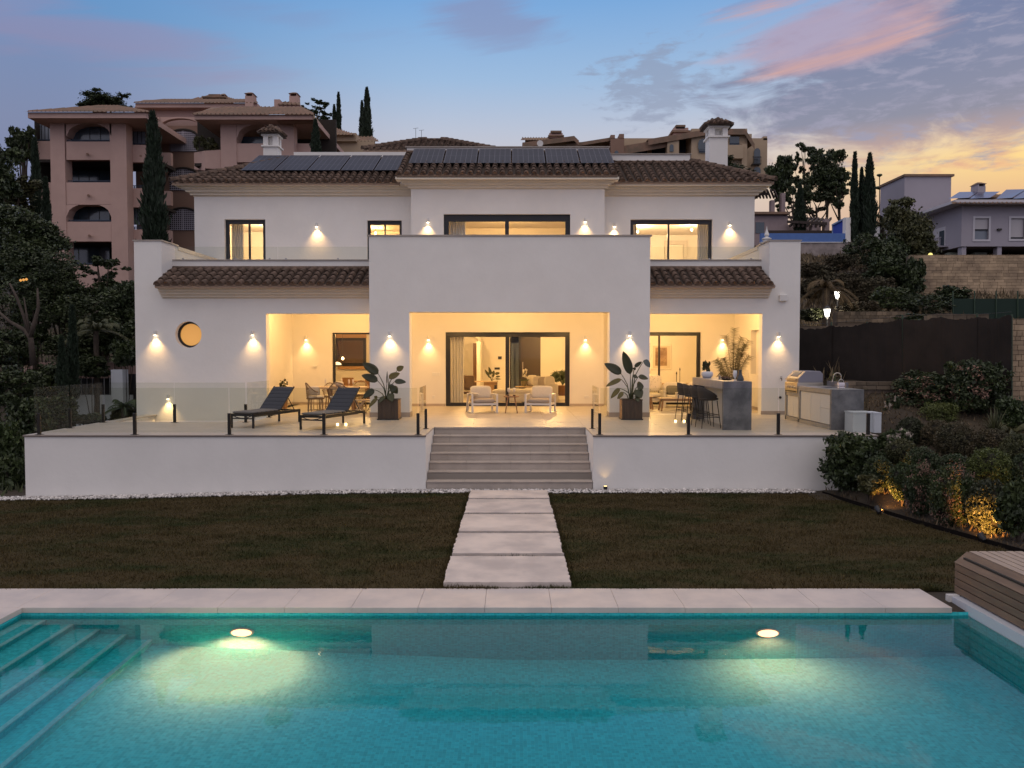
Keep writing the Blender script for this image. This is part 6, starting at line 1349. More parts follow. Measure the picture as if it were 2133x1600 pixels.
# planters with bird-of-paradise plants
pl_m = mat('dark_planter_board', (.10, .065, .045), .55, col2=(.06, .04, .03), vs=3, stretch=(9, 9, 1))
def planter(x, y, label, w=.58, h=.56):
    t_ = thing('planter', label, 'planter', (x, y, D), 'square timber planters in front of the pillars')
    nb_ = 6
    for k in range(nb_):
        a, b_ = x-w/2+w/nb_*k+.002, x-w/2+w/nb_*(k+1)-.002
        MB().box(a, b_, y-w/2, y-w/2+.02, D+.02, D+h).build('board', pl_m, t_); MB().box(x-w/2+w/nb_*k+.002, x-w/2+w/nb_*(k+1)-.002, y+w/2-.02, y+w/2, D+.02, D+h).build('board', pl_m, t_)
        for sx in (x-w/2, x+w/2-.02): MB().box(sx, sx+.02, y-w/2+.02+(w-.04)/nb_*k+.001, y-w/2+.02+(w-.04)/nb_*(k+1)-.001, D+.02, D+h).build('board', wood, t_)
    MB().box(x-w/2-.02, x+w/2+.02, y-w/2-.02, y+w/2+.02, D, D+.03).build('base', black, t_)
    MB().box(x-w/2+.02, x+w/2-.02, y-w/2+.02, y+w/2-.02, D+.03, D+h-.05).build('soil', mat('potting_soil', (.04, .03, .02), .95), t_)
    rm = MB(); rm.box(x-w/2-.01, x+w/2+.01, y-w/2-.01, y-w/2+.03, D+h, D+h+.02); rm.box(x-w/2-.01, x+w/2+.01, y+w/2-.03, y+w/2+.01, D+h, D+h+.02); rm.box(x-w/2-.01, x-w/2+.03, y-w/2+.03, y+w/2-.03, D+h, D+h+.02); rm.box(x+w/2-.03, x+w/2+.01, y-w/2+.03, y+w/2-.03, D+h, D+h+.02); rm.build('rim', pl_m, t_)
    return t_
PYc = 23.75; planter(PX(808, 23.46, 855), PYc, 'square timber planter in front of the left pillar'); planter(PX(1317, 23.46, 855), PYc, 'square timber planter in front of the right pillar')
def paddle_leaf(parent, base, tip, wd, m_, fold=.18, bend=.12, normal=None, nm='leaf'):
    b_, t = Vector(base), Vector(tip); ax = t-b_; L = ax.length; d = ax.normalized(); nrm = normal or Vector((0, -1, .25)); side = d.cross(nrm).normalized(); nr = side.cross(d)
    s = MB(); n = 10
    for i in range(n+1):
        u_ = i/n; w2 = wd*.5*(sin(pi*min(1, u_**.75))**.7 if 0 < u_ < 1 else 0)+.003; p_ = b_+ax*u_-Vector((0, 0, 1))*bend*L*u_*u_+nr*0
        for k in (-1, -.5, 0, .5, 1): s.v.append(tuple(p_+side*w2*k+nr*fold*w2*abs(k)+nr*random.uniform(-.004, .004)))
    for i in range(n):
        for k in range(4): s.f.append((i*5+k, i*5+k+1, (i+1)*5+k+1, (i+1)*5+k))
    o = s.build(nm, m_, parent, smooth=True); sl = o.modifiers.new('th', 'SOLIDIFY'); sl.thickness = .004; return o
def bird_plant(cx_, label, data, Y_=PYc):
    base = Vector((cx_, Y_, D+.5)); t_ = thing('bird_of_paradise', label, 'plant', base, 'paddle-leaved plants in the square planters')
    for i, (ax, ay, tx, ty, wpx, m_, dy_) in enumerate(data):
        a = P(ax, ay, Y_+dy_); t = P(tx, ty, Y_+dy_*1.3-.06); s = MB(); r0 = base+Vector((random.uniform(-.06, .06), random.uniform(-.05, .05), 0)); md = r0.lerp(a, .5)+Vector((0, 0, .12*(a-r0).length)); md.x = r0.x+(a.x-r0.x)*.32
        s.tube([r0, r0.lerp(md, .5)+Vector((0, 0, .02)), md, md.lerp(a, .55)+Vector((0, 0, .015)), a], [.018, .016, .013, .011, .009], 7); s.build('stalk', mat('leaf_stalk', (.06, .07, .03), .5), t_, smooth=True)
        paddle_leaf(t_, a, t, wpx*Y_/FP, m_)
bird_plant(PX(806, PYc, 830), 'paddle-leaved plant with its tallest leaf leaning left, in the left planter', [
 (788, 779, 755, 751, 19, paddle, -.1), (787, 794, 753, 777, 17, paddle, .1), (827, 772, 841, 761, 12, paddle2, .1), (810, 788, 833, 774, 13, paddle2, 0), (822, 795, 846, 793, 11, paddle, -.15), (780, 812, 756, 826, 15, paddle, .15), (786, 829, 768, 846, 8, paddle2, -.1),
 (812, 812, 826, 806, 20, paddle, -.2), (811, 820, 818, 835, 16, paddle, -.25), (806, 800, 806.5, 770, 2.5, paddle, 0), (786, 829, 779, 825, 6, paddle2, 0), (800, 826, 788, 838, 8, paddle, -.3), (818, 805, 828, 818, 14, paddle, -.1)])
bird_plant(PX(1314, PYc, 830), 'paddle-leaved plant with one tall upright leaf, in the right planter', [
 (1313, 780, 1298, 725, 19, paddle, 0), (1294, 779, 1259, 752, 19, paddle, .1), (1322, 765, 1337, 751, 8, paddle, .1), (1342, 750, 1354, 763, 12, mat('grey_leaf', (.10, .12, .11), .3), .15), (1330, 784, 1350, 787, 10, paddle, -.1), (1318, 782, 1329, 786, 7, paddle, 0), (1294, 790, 1262, 801, 10, paddle2, .1), (1291, 809, 1272, 827, 10, paddle2, -.1), (1298, 817, 1286, 829, 9, paddle2, -.2),
 (1327, 806, 1341, 803, 20, paddle, -.15), (1326, 812, 1336, 827, 20, paddle, -.2), (1326, 826, 1330, 836, 10, paddle, -.25), (1320, 770, 1324, 765, 6, paddle, 0)])
# outdoor kitchen bar
bar = thing('stone_bar', 'tall grey stone bar counter in the right portico', 'bar counter', (5.55, 22, D))
bx0, bx1, by0, by1 = 5.20, 5.90, 20.35, 23.85; bz = D+1.20
MB().box(bx0, bx1, by0, by0+.12, D, bz-.0).build('end_panel', greystone, bar); MB().box(bx0, bx1, by1-.12, by1, D, bz-.20).build('end_panel', greystone, bar)
MB().box(bx0, bx1, by0+.12, by1, bz-.2, bz).build('countertop', greystone_l, bar); MB().box(bx0+.32, bx0+.36, by0+.12, by1-.12, D, bz-.2).build('back_panel', mat('bar_panel', (.62, .60, .57), .6), bar)
stool_m = mat('woven_charcoal', (.055, .045, .04), .85, bump=.5, bs=120)
def barstool(label):
    t_ = thing('bar_stool', label, 'bar stool', (0, 0, 0), 'charcoal bar stools along the stone bar')
    for sx in (-1, 1):
        for sy in (-1, 1): MB().tube([(sx*.17, sy*.17, .70), (sx*.25, sy*.23, 0)], [.012, .010], 6).build('leg', black, t_)
    for z, k in ((.28, .225), (.34, .215)): 
        r_ = MB(); c4 = [(-k, -k, z), (k, -k, z), (k, k, z), (-k, k, z), (-k, -k, z)]
        for a, b_ in zip(c4[:-1], c4[1:]): r_.tube([a, b_], .008, 6)
        r_.build('footrest', black, t_)
    s = MB(); cushion(s, (0, 0, .74), (.46, .46, .08), None, .5); s.build('seat', stool_m, t_, smooth=True)
    s = MB(); n = 18     # wrap-round shell, open towards +x
    for i in range(n+1):
        a = R(52)+R(256)*i/n; top = .80+.26*(.5-.5*cos(2*pi*i/n))**.45
        for rr_, z in ((.21, .70), (.25, .80), (.27, (top+.8)/2), (.275, top), (.255, top), (.235, .80)): s.v.append((rr_*cos(a), rr_*sin(a), z))
    for i in range(n):
        for j in range(5): s.f.append((i*6+j, i*6+j+1, (i+1)*6+j+1, (i+1)*6+j))
    s.build('shell', stool_m, t_, smooth=True); return t_
bs0 = barstool('bar stool nearest the front railing at the stone bar'); bs0.location = (4.98, 21.0, D); bs0.rotation_euler = (0, 0, R(8))
dup(bs0, (4.98, 21.9, D), R(-6), 'second bar stool from the front railing'); dup(bs0, (4.98, 22.75, D), R(4), 'third bar stool from the front railing'); dup(bs0, (4.98, 23.6, D), R(10), 'bar stool farthest from the front railing, nearest the outdoor sofa')
def leafy(parent, c, r, rz, n, leaf, m_, seed, name='foliage'): return crown_obj(('lf', seed), m_, parent, c, (r, r, rz), 0, name=name, n=n, blobs=[(0, 0, 0, .8, .8, .8), (-.4, 0, .4, .4, .4, .5), (.4, 0, .5, .35, .35, .5)], leaf=leaf/r, seed=seed)
Yp = 23.1; c_ = P(1473, 785, Yp); pt = thing('plant_pot', 'round white pot on the far part of the stone bar', 'pot', (c_.x, Yp, bz)); MB().lathe([(.10, 0), (.155, .06), (.165, .12), (.15, .17), (.13, .185)], (c_.x, Yp, bz), 24).build('bowl', mat('white_ceramic', (.62, .62, .66), .4), pt, smooth=True)
pp = thing('pot_plant', 'bushy dark little plant growing in the round white pot', 'plant', (c_.x, Yp, bz+.17)); leafy(pp, (c_.x, Yp, bz+.30), .16, .2, 420, .032, leaf_dk, 71); stems(c_.x, Yp, bz+.15, .32, .14, 9, pp, wd=.005)
cn = MB().lathe([(.03, 0), (.03, .1), (.027, .105)], (PX(1499, 21.9, 785), 21.9, bz), 14).build('drink_can', mat('grey_can', (.2, .2, .24), .4), None); tag(cn, 'grey drinks can on the stone bar beside the fruit bowl', 'can')
fb = thing('fruit_bowl', 'dark low dish heaped with grapes on the stone bar', 'bowl', (PX(1513, 21.3, 788), 21.3, bz)); fx_ = PX(1513, 21.3, 788)
MB().lathe([(.08, .0), (.17, .03), (.18, .04)], (fx_, 21.3, bz), 20).build('dish', black, fb); gr = MB()
for k in range(60): a, r_ = random.uniform(0, 6.28), random.uniform(0, .14); gr.lathe([(.004, -.018), (.018, 0), (.004, .018)], (fx_+r_*cos(a), 21.3+r_*sin(a), bz+.05+random.uniform(0, .03)), 6)
gr.build('grapes', mat('grape', (.05, .02, .02), .4), fb, smooth=True)
gv = MB().lathe([(.04, 0), (.012, .02), (.012, .05), (.05, .12), (.055, .19), (.045, .26)], (PX(1531, 20.9, 790), 20.9, bz), 16).build('glass_goblet', mat('frosted_white', (.7, .7, .72), .2), None, smooth=True); tag(gv, 'pale goblet on the bar left of the smoked carafe', 'glass')
cv_ = MB().lathe([(.085, 0), (.09, .03), (.07, .10), (.035, .18), (.03, .24), (.045, .28)], (PX(1542, 20.8, 790), 20.8, bz), 18).build('carafe', mat('smoked_glass', (.04, .05, .06), .15), None, smooth=True); tag(cv_, 'smoked grey carafe near the front end of the stone bar', 'carafe')
jg = MB().lathe([(.05, 0), (.07, .05), (.05, .16), (.04, .27)], (PX(1555, 20.9, 790), 20.9, bz), 18).build('glass_jug', wg, None, smooth=True); tag(jg, 'clear glass jug at the right end of the stone bar', 'jug')
# tall palm behind the bar
cpx = PX(1530, 27.6, 780); kp = thing('potted_palm', 'tall feathery potted palm behind the stone bar', 'palm', (cpx, 27.6, D)); MB().lathe([(.18, 0), (.24, .4), (.22, .42)], (cpx, 27.6, D), 18).build('pot', mat('dark_pot', (.05, .04, .035), .6), kp)
pm_ = mat('palm_frond_warm', (.055, .05, .02), .6, island=.3)
for i, (mx2, my2, tx2, ty2) in enumerate([(1526, 720, 1530, 683), (1520, 740, 1512, 698), (1532, 745, 1560, 708), (1535, 770, 1561, 740), (1518, 770, 1508, 745), (1515, 790, 1495, 752), (1530, 730, 1545, 702), (1524, 760, 1530, 712), (1540, 740, 1552, 716), (1512, 770, 1492, 748), (1535, 760, 1540, 725), (1522, 780, 1500, 775)]):
    r0 = Vector((cpx, 27.6, D+.4)); md, tp = P(mx2, my2, 27.6+random.uniform(-.2, .2)), P(tx2, ty2, 27.6+random.uniform(-.4, .3)); s = MB(); pts = [r0.lerp(md, u_).lerp(md.lerp(tp, u_), u_) for u_ in np.linspace(0, 1, 11)]
    s.tube(pts, [.012-.001*k for k in range(11)], 5)
    for k in range(9, 50):
        u_ = k/50; i0 = min(int(u_*10), 9); p_ = pts[i0].lerp(pts[i0+1], u_*10-i0); d = (pts[i0+1]-pts[i0]).normalized(); sd_ = d.cross(Vector((0, 1, .2))).normalized()
        for sg in (-1, 1): tip = p_+(sd_*sg+d*.8+Vector((0, random.uniform(-.5, .5), 0))).normalized()*random.uniform(.16, .26)-Vector((0, 0, .07)); s.add([p_-d*.01, p_+d*.01, tip], [(0, 1, 2)])
    s.build('frond', pm_, kp)
# grill counter
gc = thing('grill_counter', 'L-shaped stone outdoor kitchen counter with white cupboard doors at the right', 'kitchen counter', (8.2, 22, D)); kx0, kx1 = 7.86, 8.66; kz = D+1.0; kz0, kz1, kz2 = 20.35, 22.72, 23.8
MB().box(kx0, kx1, kz0, kz0+.1, D, kz).build('end_panel', greystone, gc); MB().box(kx0-.0, kx1, kz0+.1, kz1, kz-.12, kz).build('countertop', greystone_l, gc); MB().box(kx0+.05, kx1, kz0+.1, kz2, D, kz-.121).build('carcass', mat('counter_core', (.3, .27, .25), .7), gc)
for a, b_ in ((kz0+.12, kz0+.8), (kz0+.81, kz0+1.48), (kz0+1.49, kz1-.12)):
    if a == kz0+.12: MB().box(kx0+.03, kx0+.05, a, b_, D+.12, D+.5).build('drawer', whitem, gc); MB().box(kx0+.03, kx0+.05, a, b_, D+.51, kz-.14).build('drawer', whitem, gc)
    else: MB().box(kx0+.03, kx0+.05, a, b_-.005, D+.12, kz-.14).build('cupboard_door', whitem, gc)
MB().box(kx0, kx0+.06, kz1-.1, kz1, D, kz-.12).box(kx0, kx0+.06, kz2-.1, kz2, D, kz-.12).box(kx0, kx0+.06, kz0+.1, kz2, D, D+.10).box(kx0, kx0+.06, kz1, kz2, kz-.30, kz-.20).build('stone_frame', greystone_l, gc)
for a, b_ in ((kz1+.02, kz1+.48), (kz1+.49, kz2-.12)): MB().box(kx0+.03, kx0+.05, a, b_, D+.12, kz-.31).build('cupboard_door', whitem, gc)
MB().box(kx1-.06, kx1, 21.3, 22.6, kz+.002, kz+.14).build('splashback', greystone, gc); MB().box(kx0+.25, kx0+.6, 21.4, 22.0, kz+.001, kz+.004).build('sink', black, gc)
gr = thing('gas_grill', 'stainless built-in gas grill with hood and four knobs', 'grill', (8.2, 23.25, kz)); steel = mat('brushed_steel', (.55, .50, .43), .3, metal=.9, bump=.05, bs=80)
MB().box(kx0-.02, kx0+.7, kz1+.03, kz2-.03, kz-.20, kz+.08).build('body', steel, gr, bevel=.006)
MB().prism([(kx0+.02, kz+.08), (kx0+.02, kz+.20), (kx0+.22, kz+.40), (kx0+.62, kz+.40), (kx0+.70, kz+.32), (kx0+.70, kz+.08)], kz1+.06, kz2-.06).build('hood', mat('hood_steel', (.30, .29, .32), .35, metal=.8), gr, bevel=.008)
MB().bar((kx0-.04, kz1+.15, kz+.16), (kx0-.04, kz2-.15, kz+.16), .03, .03).build('handle', steel, gr)
MB().prism([(kx0+.07, kz+.245), (kx0+.20, kz+.375), (kx0+.195, kz+.385), (kx0+.06, kz+.255)], kz1+.25, kz2-.25).build('hood_window', farglass, gr); MB().box(kx0-.022, kx0-.019, kz1+.08, kz2-.08, kz-.19, kz-.15).build('drip_slot', black, gr)
for k in range(4): MB().lathe([(.035, 0), (.035, .03), (.02, .035)], (kx0-.02, kz1+.18+.22*k, kz-.05), 14, Ry(-90)).build('knob', steel, gr)
fc = thing('kitchen_tap', 'tall arched steel tap at the outdoor sink', 'tap', (kx0+.62, 21.6, kz)); tx_ = PX(1752, 21.6, 800)
fc.location = (tx_, 21.6, kz); s = MB().tube([(tx_, 21.6, kz), (tx_, 21.6, kz+.28)]+[(tx_-.10+.10*cos(a), 21.6, kz+.28+.10*sin(a)) for a in np.linspace(.2, pi, 9)]+[(tx_-.22, 21.6, kz+.20)], .013, 8); s.build('spout', steel, fc, smooth=True); MB().tube([(tx_-.22, 21.6, kz+.2), (tx_-.235, 21.6, kz+.14)], .018, 8).build('nozzle', steel, fc)
ln = thing('water_canister', 'small white canister with hoop handle beside the tap', 'canister', (PX(1752, 20.9, 806), 20.9, kz)); cx_ = PX(1752, 20.9, 800)
MB().box(cx_-.075, cx_+.075, 20.83, 20.97, kz, kz+.05).box(cx_-.075, cx_+.075, 20.83, 20.97, kz+.06, kz+.15).build('body', mat('lilac_white', (.66, .62, .68), .4), ln, bevel=.02); MB().tube([(cx_-.07, 20.9, kz+.1)]+[(cx_+.07*cos(a), 20.9, kz+.13+.11*sin(a)) for a in np.linspace(pi, 0, 9)]+[(cx_+.07, 20.9, kz+.1)], .008, 6).build('hoop', steel, ln)
for i, (a, b_, yt, Y_, lb) in enumerate(((1768, 1811, 857, 20.0, 'left white storage box at the terrace end'), (1812, 1826, 858, 19.9, 'right white storage box against the corner post'))):
    x0_, x1_ = PX(a, Y_, 890), PX(b_, Y_, 890); t_ = thing('storage_box', lb, 'box', ((x0_+x1_)/2, Y_, D)); MB().box(x0_, x1_, Y_-.25+.0*i, Y_+.25, D, PZ(yt, Y_)-.03).build('body', mat('box_white', (.55, .58, .62), .6), t_); MB().box(x0_-.01, x1_+.003, Y_-.26, Y_+.26, PZ(yt, Y_)-.03, PZ(yt, Y_)).build('lid', mat('box_white', (.55, .58, .62), .6), t_)
tp = thing('garden_tap', 'small dark tap on the right end wall', 'tap', P(1626, 790, WY)); p_ = P(1626, 788, WY); MB().tube([p_, p_+Vector((0, -.1, 0)), p_+Vector((0, -.12, -.07))], .014, 6).build('spout', darkm, tp); MB().tube([p_+Vector((-.03, -.06, .04)), p_+Vector((.03, -.06, .04))], .01, 6).build('valve', darkm, tp)
sk_ = MB().lathe([(.04, 0), (.04, .02)], P(1625, 828, WY-.01), 14, Rx(90)).build('outlet', darkm, None); tag(sk_, 'small round dark outlet low on the right end wall', 'outlet')
al_ = MB().box(PX(1622, WY, 621), PX(1638, WY, 621), WY-.12, WY, PZ(628, WY), PZ(614, WY)).build('alarm_box', whitem, None, bevel=.02); tag(al_, 'white alarm box high on the right end wall', 'alarm box')
# dining set
dt = thing('dining_table', 'oval pale wood dining table laid for a meal in the left portico', 'dining table', (-5.6, 27.0, D)); ov = [( .88*1.0*cos(a), .62*sin(a)) for a in np.linspace(0, 2*pi, 33)[:-1]]
MB().prism([(-5.55+x, 27.0+y) for x, y in ov], D+.75, D+.80, 'z').build('tabletop', woodl, dt, bevel=.008)
for sx in (-.35, .35):
    MB().bar((-5.55+sx-.05, 26.75, D+.74), (-5.55+sx+.05, 27.25, D+.03), .09, .06).build('leg', wood, dt); MB().bar((-5.55+sx+.05, 26.75, D+.03), (-5.55+sx-.05, 27.25, D+.74), .09, .06).build('leg', wood, dt)
rat = mat('rattan', (.24, .17, .11), .8, bump=.3, bs=80)
def rattan_chair(label):
    t_ = thing('rattan_chair', label, 'chair', (0, 0, 0), 'rattan chairs round the outdoor table')
    s = MB(); s.lathe([(.25, .40), (.27, .44)], (0, 0, 0), 20); s.build('seat', rat, t_); s = MB(); cushion(s, (0, 0, .47), (.48, .46, .08), None, .5); s.build('cushion', cush, t_, smooth=True)
    pts = [(.30*cos(R(a)), .28*sin(R(a)), .62+.26*(.5-.5*cos(R((a-180)*2)))) for a in range(180, 361, 15)]; MB().tube(pts, .018, 7).build('hoop', rat, t_, smooth=True)
    st_ = MB()
    for i, a in enumerate(range(184, 358, 7)):
        zt = .62+.26*(.5-.5*cos(R((a-180)*2))); st_.tube([(.25*cos(R(a)), .24*sin(R(a)), .42), (.30*cos(R(a)), .28*sin(R(a)), zt)], .006, 4)
    for z in (.5, .56, .62, .68, .74):
        f = [(.28*cos(R(a)), .265*sin(R(a)), z) for a in range(190, 351, 10) if .62+.26*(.5-.5*cos(R((a-180)*2))) > z]
        if len(f) > 2: st_.tube(f, .005, 4)
    st_.build('weave', rat, t_)
    for a in (45, 135, 225, 315): MB().tube([(.2*cos(R(a)), .2*sin(R(a)), .42), (.25*cos(R(a)), .25*sin(R(a)), 0)], [.018, .014], 6).build('leg', rat, t_)
    r_ = MB()
    for k in range(14): a = 2*pi*k/14; r_.tube([(.22*cos(a), .22*sin(a), .4), (.24*cos(a), .24*sin(a), .08)], .005, 4)
    r_.tube([(.24*cos(a), .24*sin(a), .08) for a in np.linspace(0, 2*pi, 15)], .008, 5); r_.build('base_weave', rat, t_); return t_
rc0 = rattan_chair('rattan chair with its round back to the camera, nearest the loungers'); rc0.location = (-5.42, 25.95, D); rc0.rotation_euler = (0, 0, R(0)); rc0.scale = (1.12,)*3
dup(rc0, (-6.25, 26.3, D), R(-62), 'rattan chair at the left end of the dining table', 1.08); dup(rc0, (-5.2, 28.1, D), R(176), 'rattan chair on the far side of the dining table', 1.08)
dup(rc0, (-6.1, 28.0, D), R(205), 'rattan chair far side left with cream pillow', 1.0)
tub = thing('tub_chair', 'brown swivel tub chair at the right end of the dining table', 'chair', (-4.55, 27.3, D)); brn = mat('tan_leather', (.26, .13, .05), .6); s = MB(); n = 16
for i in range(n+1):
    a = R(-130)+R(260)*i/n
    for rr_, z in ((.22, .40), (.29, .48), (.31, .82), (.28, .82), (.25, .48)): s.v.append((-4.55+rr_*cos(a), 27.3+rr_*sin(a), D+z))
for i in range(n):
    for j in range(4): s.f.append((i*5+j, i*5+j+1, (i+1)*5+j+1, (i+1)*5+j))
s.build('shell', brn, tub, smooth=True); s = MB(); cushion(s, (-4.55, 27.3, D+.44), (.48, .48, .12), None, .5); s.build('seat', brn, tub, smooth=True)
for a in (40, 130, 220, 310): MB().tube([(-4.55, 27.3, D+.3), (-4.55+.27*cos(R(a)), 27.3+.27*sin(R(a)), D)], .012, 6).build('leg', black, tub)
MB().tube([(-4.55, 27.3, D+.28), (-4.55, 27.3, D+.4)], .02).build('stem', black, tub)
bn_ = thing('cross_leg_bench', 'pale wooden bench with crossed legs right of the dining table', 'bench', (-4.75, 25.9, D)); MB().box(-5.05, -4.42, 25.75, 26.1, D+.40, D+.44).build('seat', woodl, bn_, bevel=.005)
for y in (25.82, 26.02): MB().bar((-4.97, y, D), (-4.62, y, D+.4), .04, .05).build('leg', woodl, bn_); MB().bar((-4.60, y+.045, D), (-4.92, y+.045, D+.4), .04, .05).build('leg', woodl, bn_)
TT = D+.80
for x, y, lb in ((-6.02, 26.72, 'champagne glass at the left end of the dining table'), (-5.28, 26.8, 'left of the paired champagne glasses on the dining table'), (-5.17, 26.9, 'right of the paired champagne glasses on the dining table'), (-5.62, 27.3, 'champagne glass at the far side of the dining table')):
    g_ = MB().lathe([(.03, 0), (.005, .008), (.005, .09), (.026, .13), (.028, .24)], (x, y, TT), 12).build('champagne_glass', mat('frosted_glass', (.7, .64, .55), .3), None, smooth=True); tag(g_, lb, 'glass', 'champagne glasses on the dining table')
for x, y, lb in ((-5.75, 26.75, 'dark plate at the front left of the dining table'), (-5.05, 26.85, 'dark plate at the right of the dining table'), (-5.4, 26.62, 'dark plate at the front of the dining table')):
    g_ = MB().lathe([(.08, 0), (.14, .014), (.13, .016)], (x, y, TT), 20).build('plate', mat('brown_plate', (.15, .08, .05), .5), None); tag(g_, lb, 'plate', 'plates on the dining table')
bl_ = MB().lathe([(.06, 0), (.13, .06), (.15, .12), (.12, .16), (.08, .17)], (-5.62, 26.9, TT), 20).build('ceramic_bowl', cush, None, smooth=True); tag(bl_, 'round cream vase in the middle of the dining table', 'vase')
nb_ = MB(); cushion(nb_, (-5.48, 26.72, TT+.03), (.14, .1, .06), Rz(30), .6); tag(nb_.build('napkin', cush, None, smooth=True), 'folded cream napkin on the dining table', 'napkin')
for x, y, lb in ((-6.35, 26.55, 'cream pillow on the left rattan chair'), (-6.0, 28.05, 'cream pillow on the far left rattan chair')): s = MB(); cushion(s, (x, y, D+.66), (.38, .14, .36), Rz(25) @ Rx(10), .5); tag(s.build('pillow', cush, None, smooth=True), lb, 'pillow')
# small plant at the left end
s_ = thing('corner_plant', 'small leafy plant in a brown pot behind the left lounger', 'plant', (PX(590, 28.2, 800), 28.2, D)); x_ = PX(590, 28.2, 800); MB().lathe([(.12, 0), (.17, .55), (.15, .56)], (x_, 28.2, D), 16).build('pot', wood, s_); leafy(s_, (x_, 28.2, D+.82), .24, .2, 260, .04, leaf_ol, 73); stems(x_, 28.2, D+.5, .36, .2, 7, s_, wd=.005)
# small glowing cups standing on the floor
for px_, Y_, lb in ((703, 21.6, 'left glowing tea-light holder on the floor by the right lounger'), (720.5, 21.6, 'right glowing tea-light holder on the floor by the right lounger'), (1407, 22.6, 'left glowing tea-light holder beside the bar stools'), (1425, 22.6, 'right glowing tea-light holder beside the bar stools')):
    x_ = PX(px_, Y_, 880); t_ = thing('tea_light', lb, 'candle holder', (x_, Y_, D)); o_ = MB(); o_.lathe([(.05, 0), (.05, .09)], (x_, Y_, D), 12); o_.build('glass_cup', wg, t_); MB().lathe([(.032, .004), (.032, .065)], (x_, Y_, D), 12).build('candle', emitmat('candle_glow', (1, .72, .34), 6), t_)
# outdoor sofa and tables
sf = thing('outdoor_sofa', 'cream outdoor sofa with wooden frame in the right portico', 'sofa', (5.2, 29.0, D)); sx0, sx1 = PX(1378, 29, 820), PX(1378, 29, 820)+1.9
MB().box(sx0, sx1, 28.7, 29.5, D+.18, D+.28).build('base', cush, sf); 
for x in (sx0, sx1-.1): MB().box(x, x+.1, 28.65, 29.5, D, D+.58).build('armrest', cush, sf, bevel=.02)
MB().box(sx0+.1, sx1-.1, 29.4, 29.5, D+.28, D+.75).build('back_frame', cush, sf)
for k in range(2): s = MB(); cushion(s, (sx0+.53+.86*k, 29.02, D+.36), (.84, .7, .17), None, .3); s.build('seat_cushion', cush, sf, smooth=True); s = MB(); cushion(s, (sx0+.53+.86*k, 29.3, D+.64), (.84, .46, .2), Rx(78), .4); s.build('back_cushion', cush, sf, smooth=True)
s = MB(); cushion(s, (PX(1402, 28.8, 825)+.0, 28.95, D+.60), (.42, .34, .14), Rx(72), .45); tag(s.build('pillow', mat('grey_green_fabric', (.14, .13, .105), .95), None, smooth=True), 'grey-green pillow on the outdoor sofa', 'pillow')
tp_ = thing('patterned_chair', 'cream armchair with speckled back cushion left of the outdoor sofa', 'armchair', (4.6, 29.6, D)); cxp = PX(1361, 29.4, 800)
MB().box(cxp-.4, cxp+.34, 29.2, 29.8, D+.18, D+.3).build('base', cush, tp_); s = MB(); cushion(s, (cxp, 29.45, D+.40), (.72, .62, .16), None, .35); s.build('seat_cushion', cush, tp_, smooth=True)
msp = bpy.data.materials.new('speckled_fabric'); msp.use_nodes = True; t = NT(msp.node_tree); vn = t.node('ShaderNodeTexVoronoi'); vn.inputs['Scale'].default_value = 16; t.put(vn.inputs['Vector'], t.node('ShaderNodeNewGeometry').outputs['Position']); t.put(msp.node_tree.nodes['Principled BSDF'].inputs['Base Color'], t.mix(t.smooth(vn.outputs[0], .16, .22), (.10, .07, .05), (.68, .62, .53)))
s = MB(); cushion(s, (cxp, 29.72, D+.80), (.72, .62, .2), Rx(80), .45); s.build('back_cushion', msp, tp_, smooth=True)
def wtable(label, x0, x1, y0_, y1_, h, nm='coffee_table'):
    t_ = thing(nm, label, 'table', ((x0+x1)/2, (y0_+y1_)/2, D)); MB().box(x0, x1, y0_, y1_, D+h-.035, D+h).build('tabletop', woodl, t_, bevel=.005); MB().box(x0+.08, x1-.08, y0_+.06, y0_+.09, D+h-.09, D+h-.035).build('apron', wood, t_)
    for x, sx in ((x0+.1, -1), (x1-.1, 1)):
        for y, sy in ((y0_+.08, -1), (y1_-.08, 1)): MB().bar((x, y, D+h-.03), (x+.06*sx, y+.04*sy, D), .04, .04).build('leg', wood, t_)
x_ = PX(1376, 27.0, 830); wtable('wooden coffee table in front of the outdoor sofa', x_, x_+1.15, 27.0, 27.6, .42); x2 = PX(1352, 27.6, 830); wtable('low wooden side table just right of the pillar', x2-.25, x2+.18, 27.6, 28.1, .45, 'side_table')
ob = MB().box(PX(1409, 27.2, 810), PX(1425, 27.2, 810), 27.15, 27.4, D+.42, D+.60).build('candle_box', cush, None, bevel=.005); tag(ob, 'cream box on the wooden coffee table', 'box')

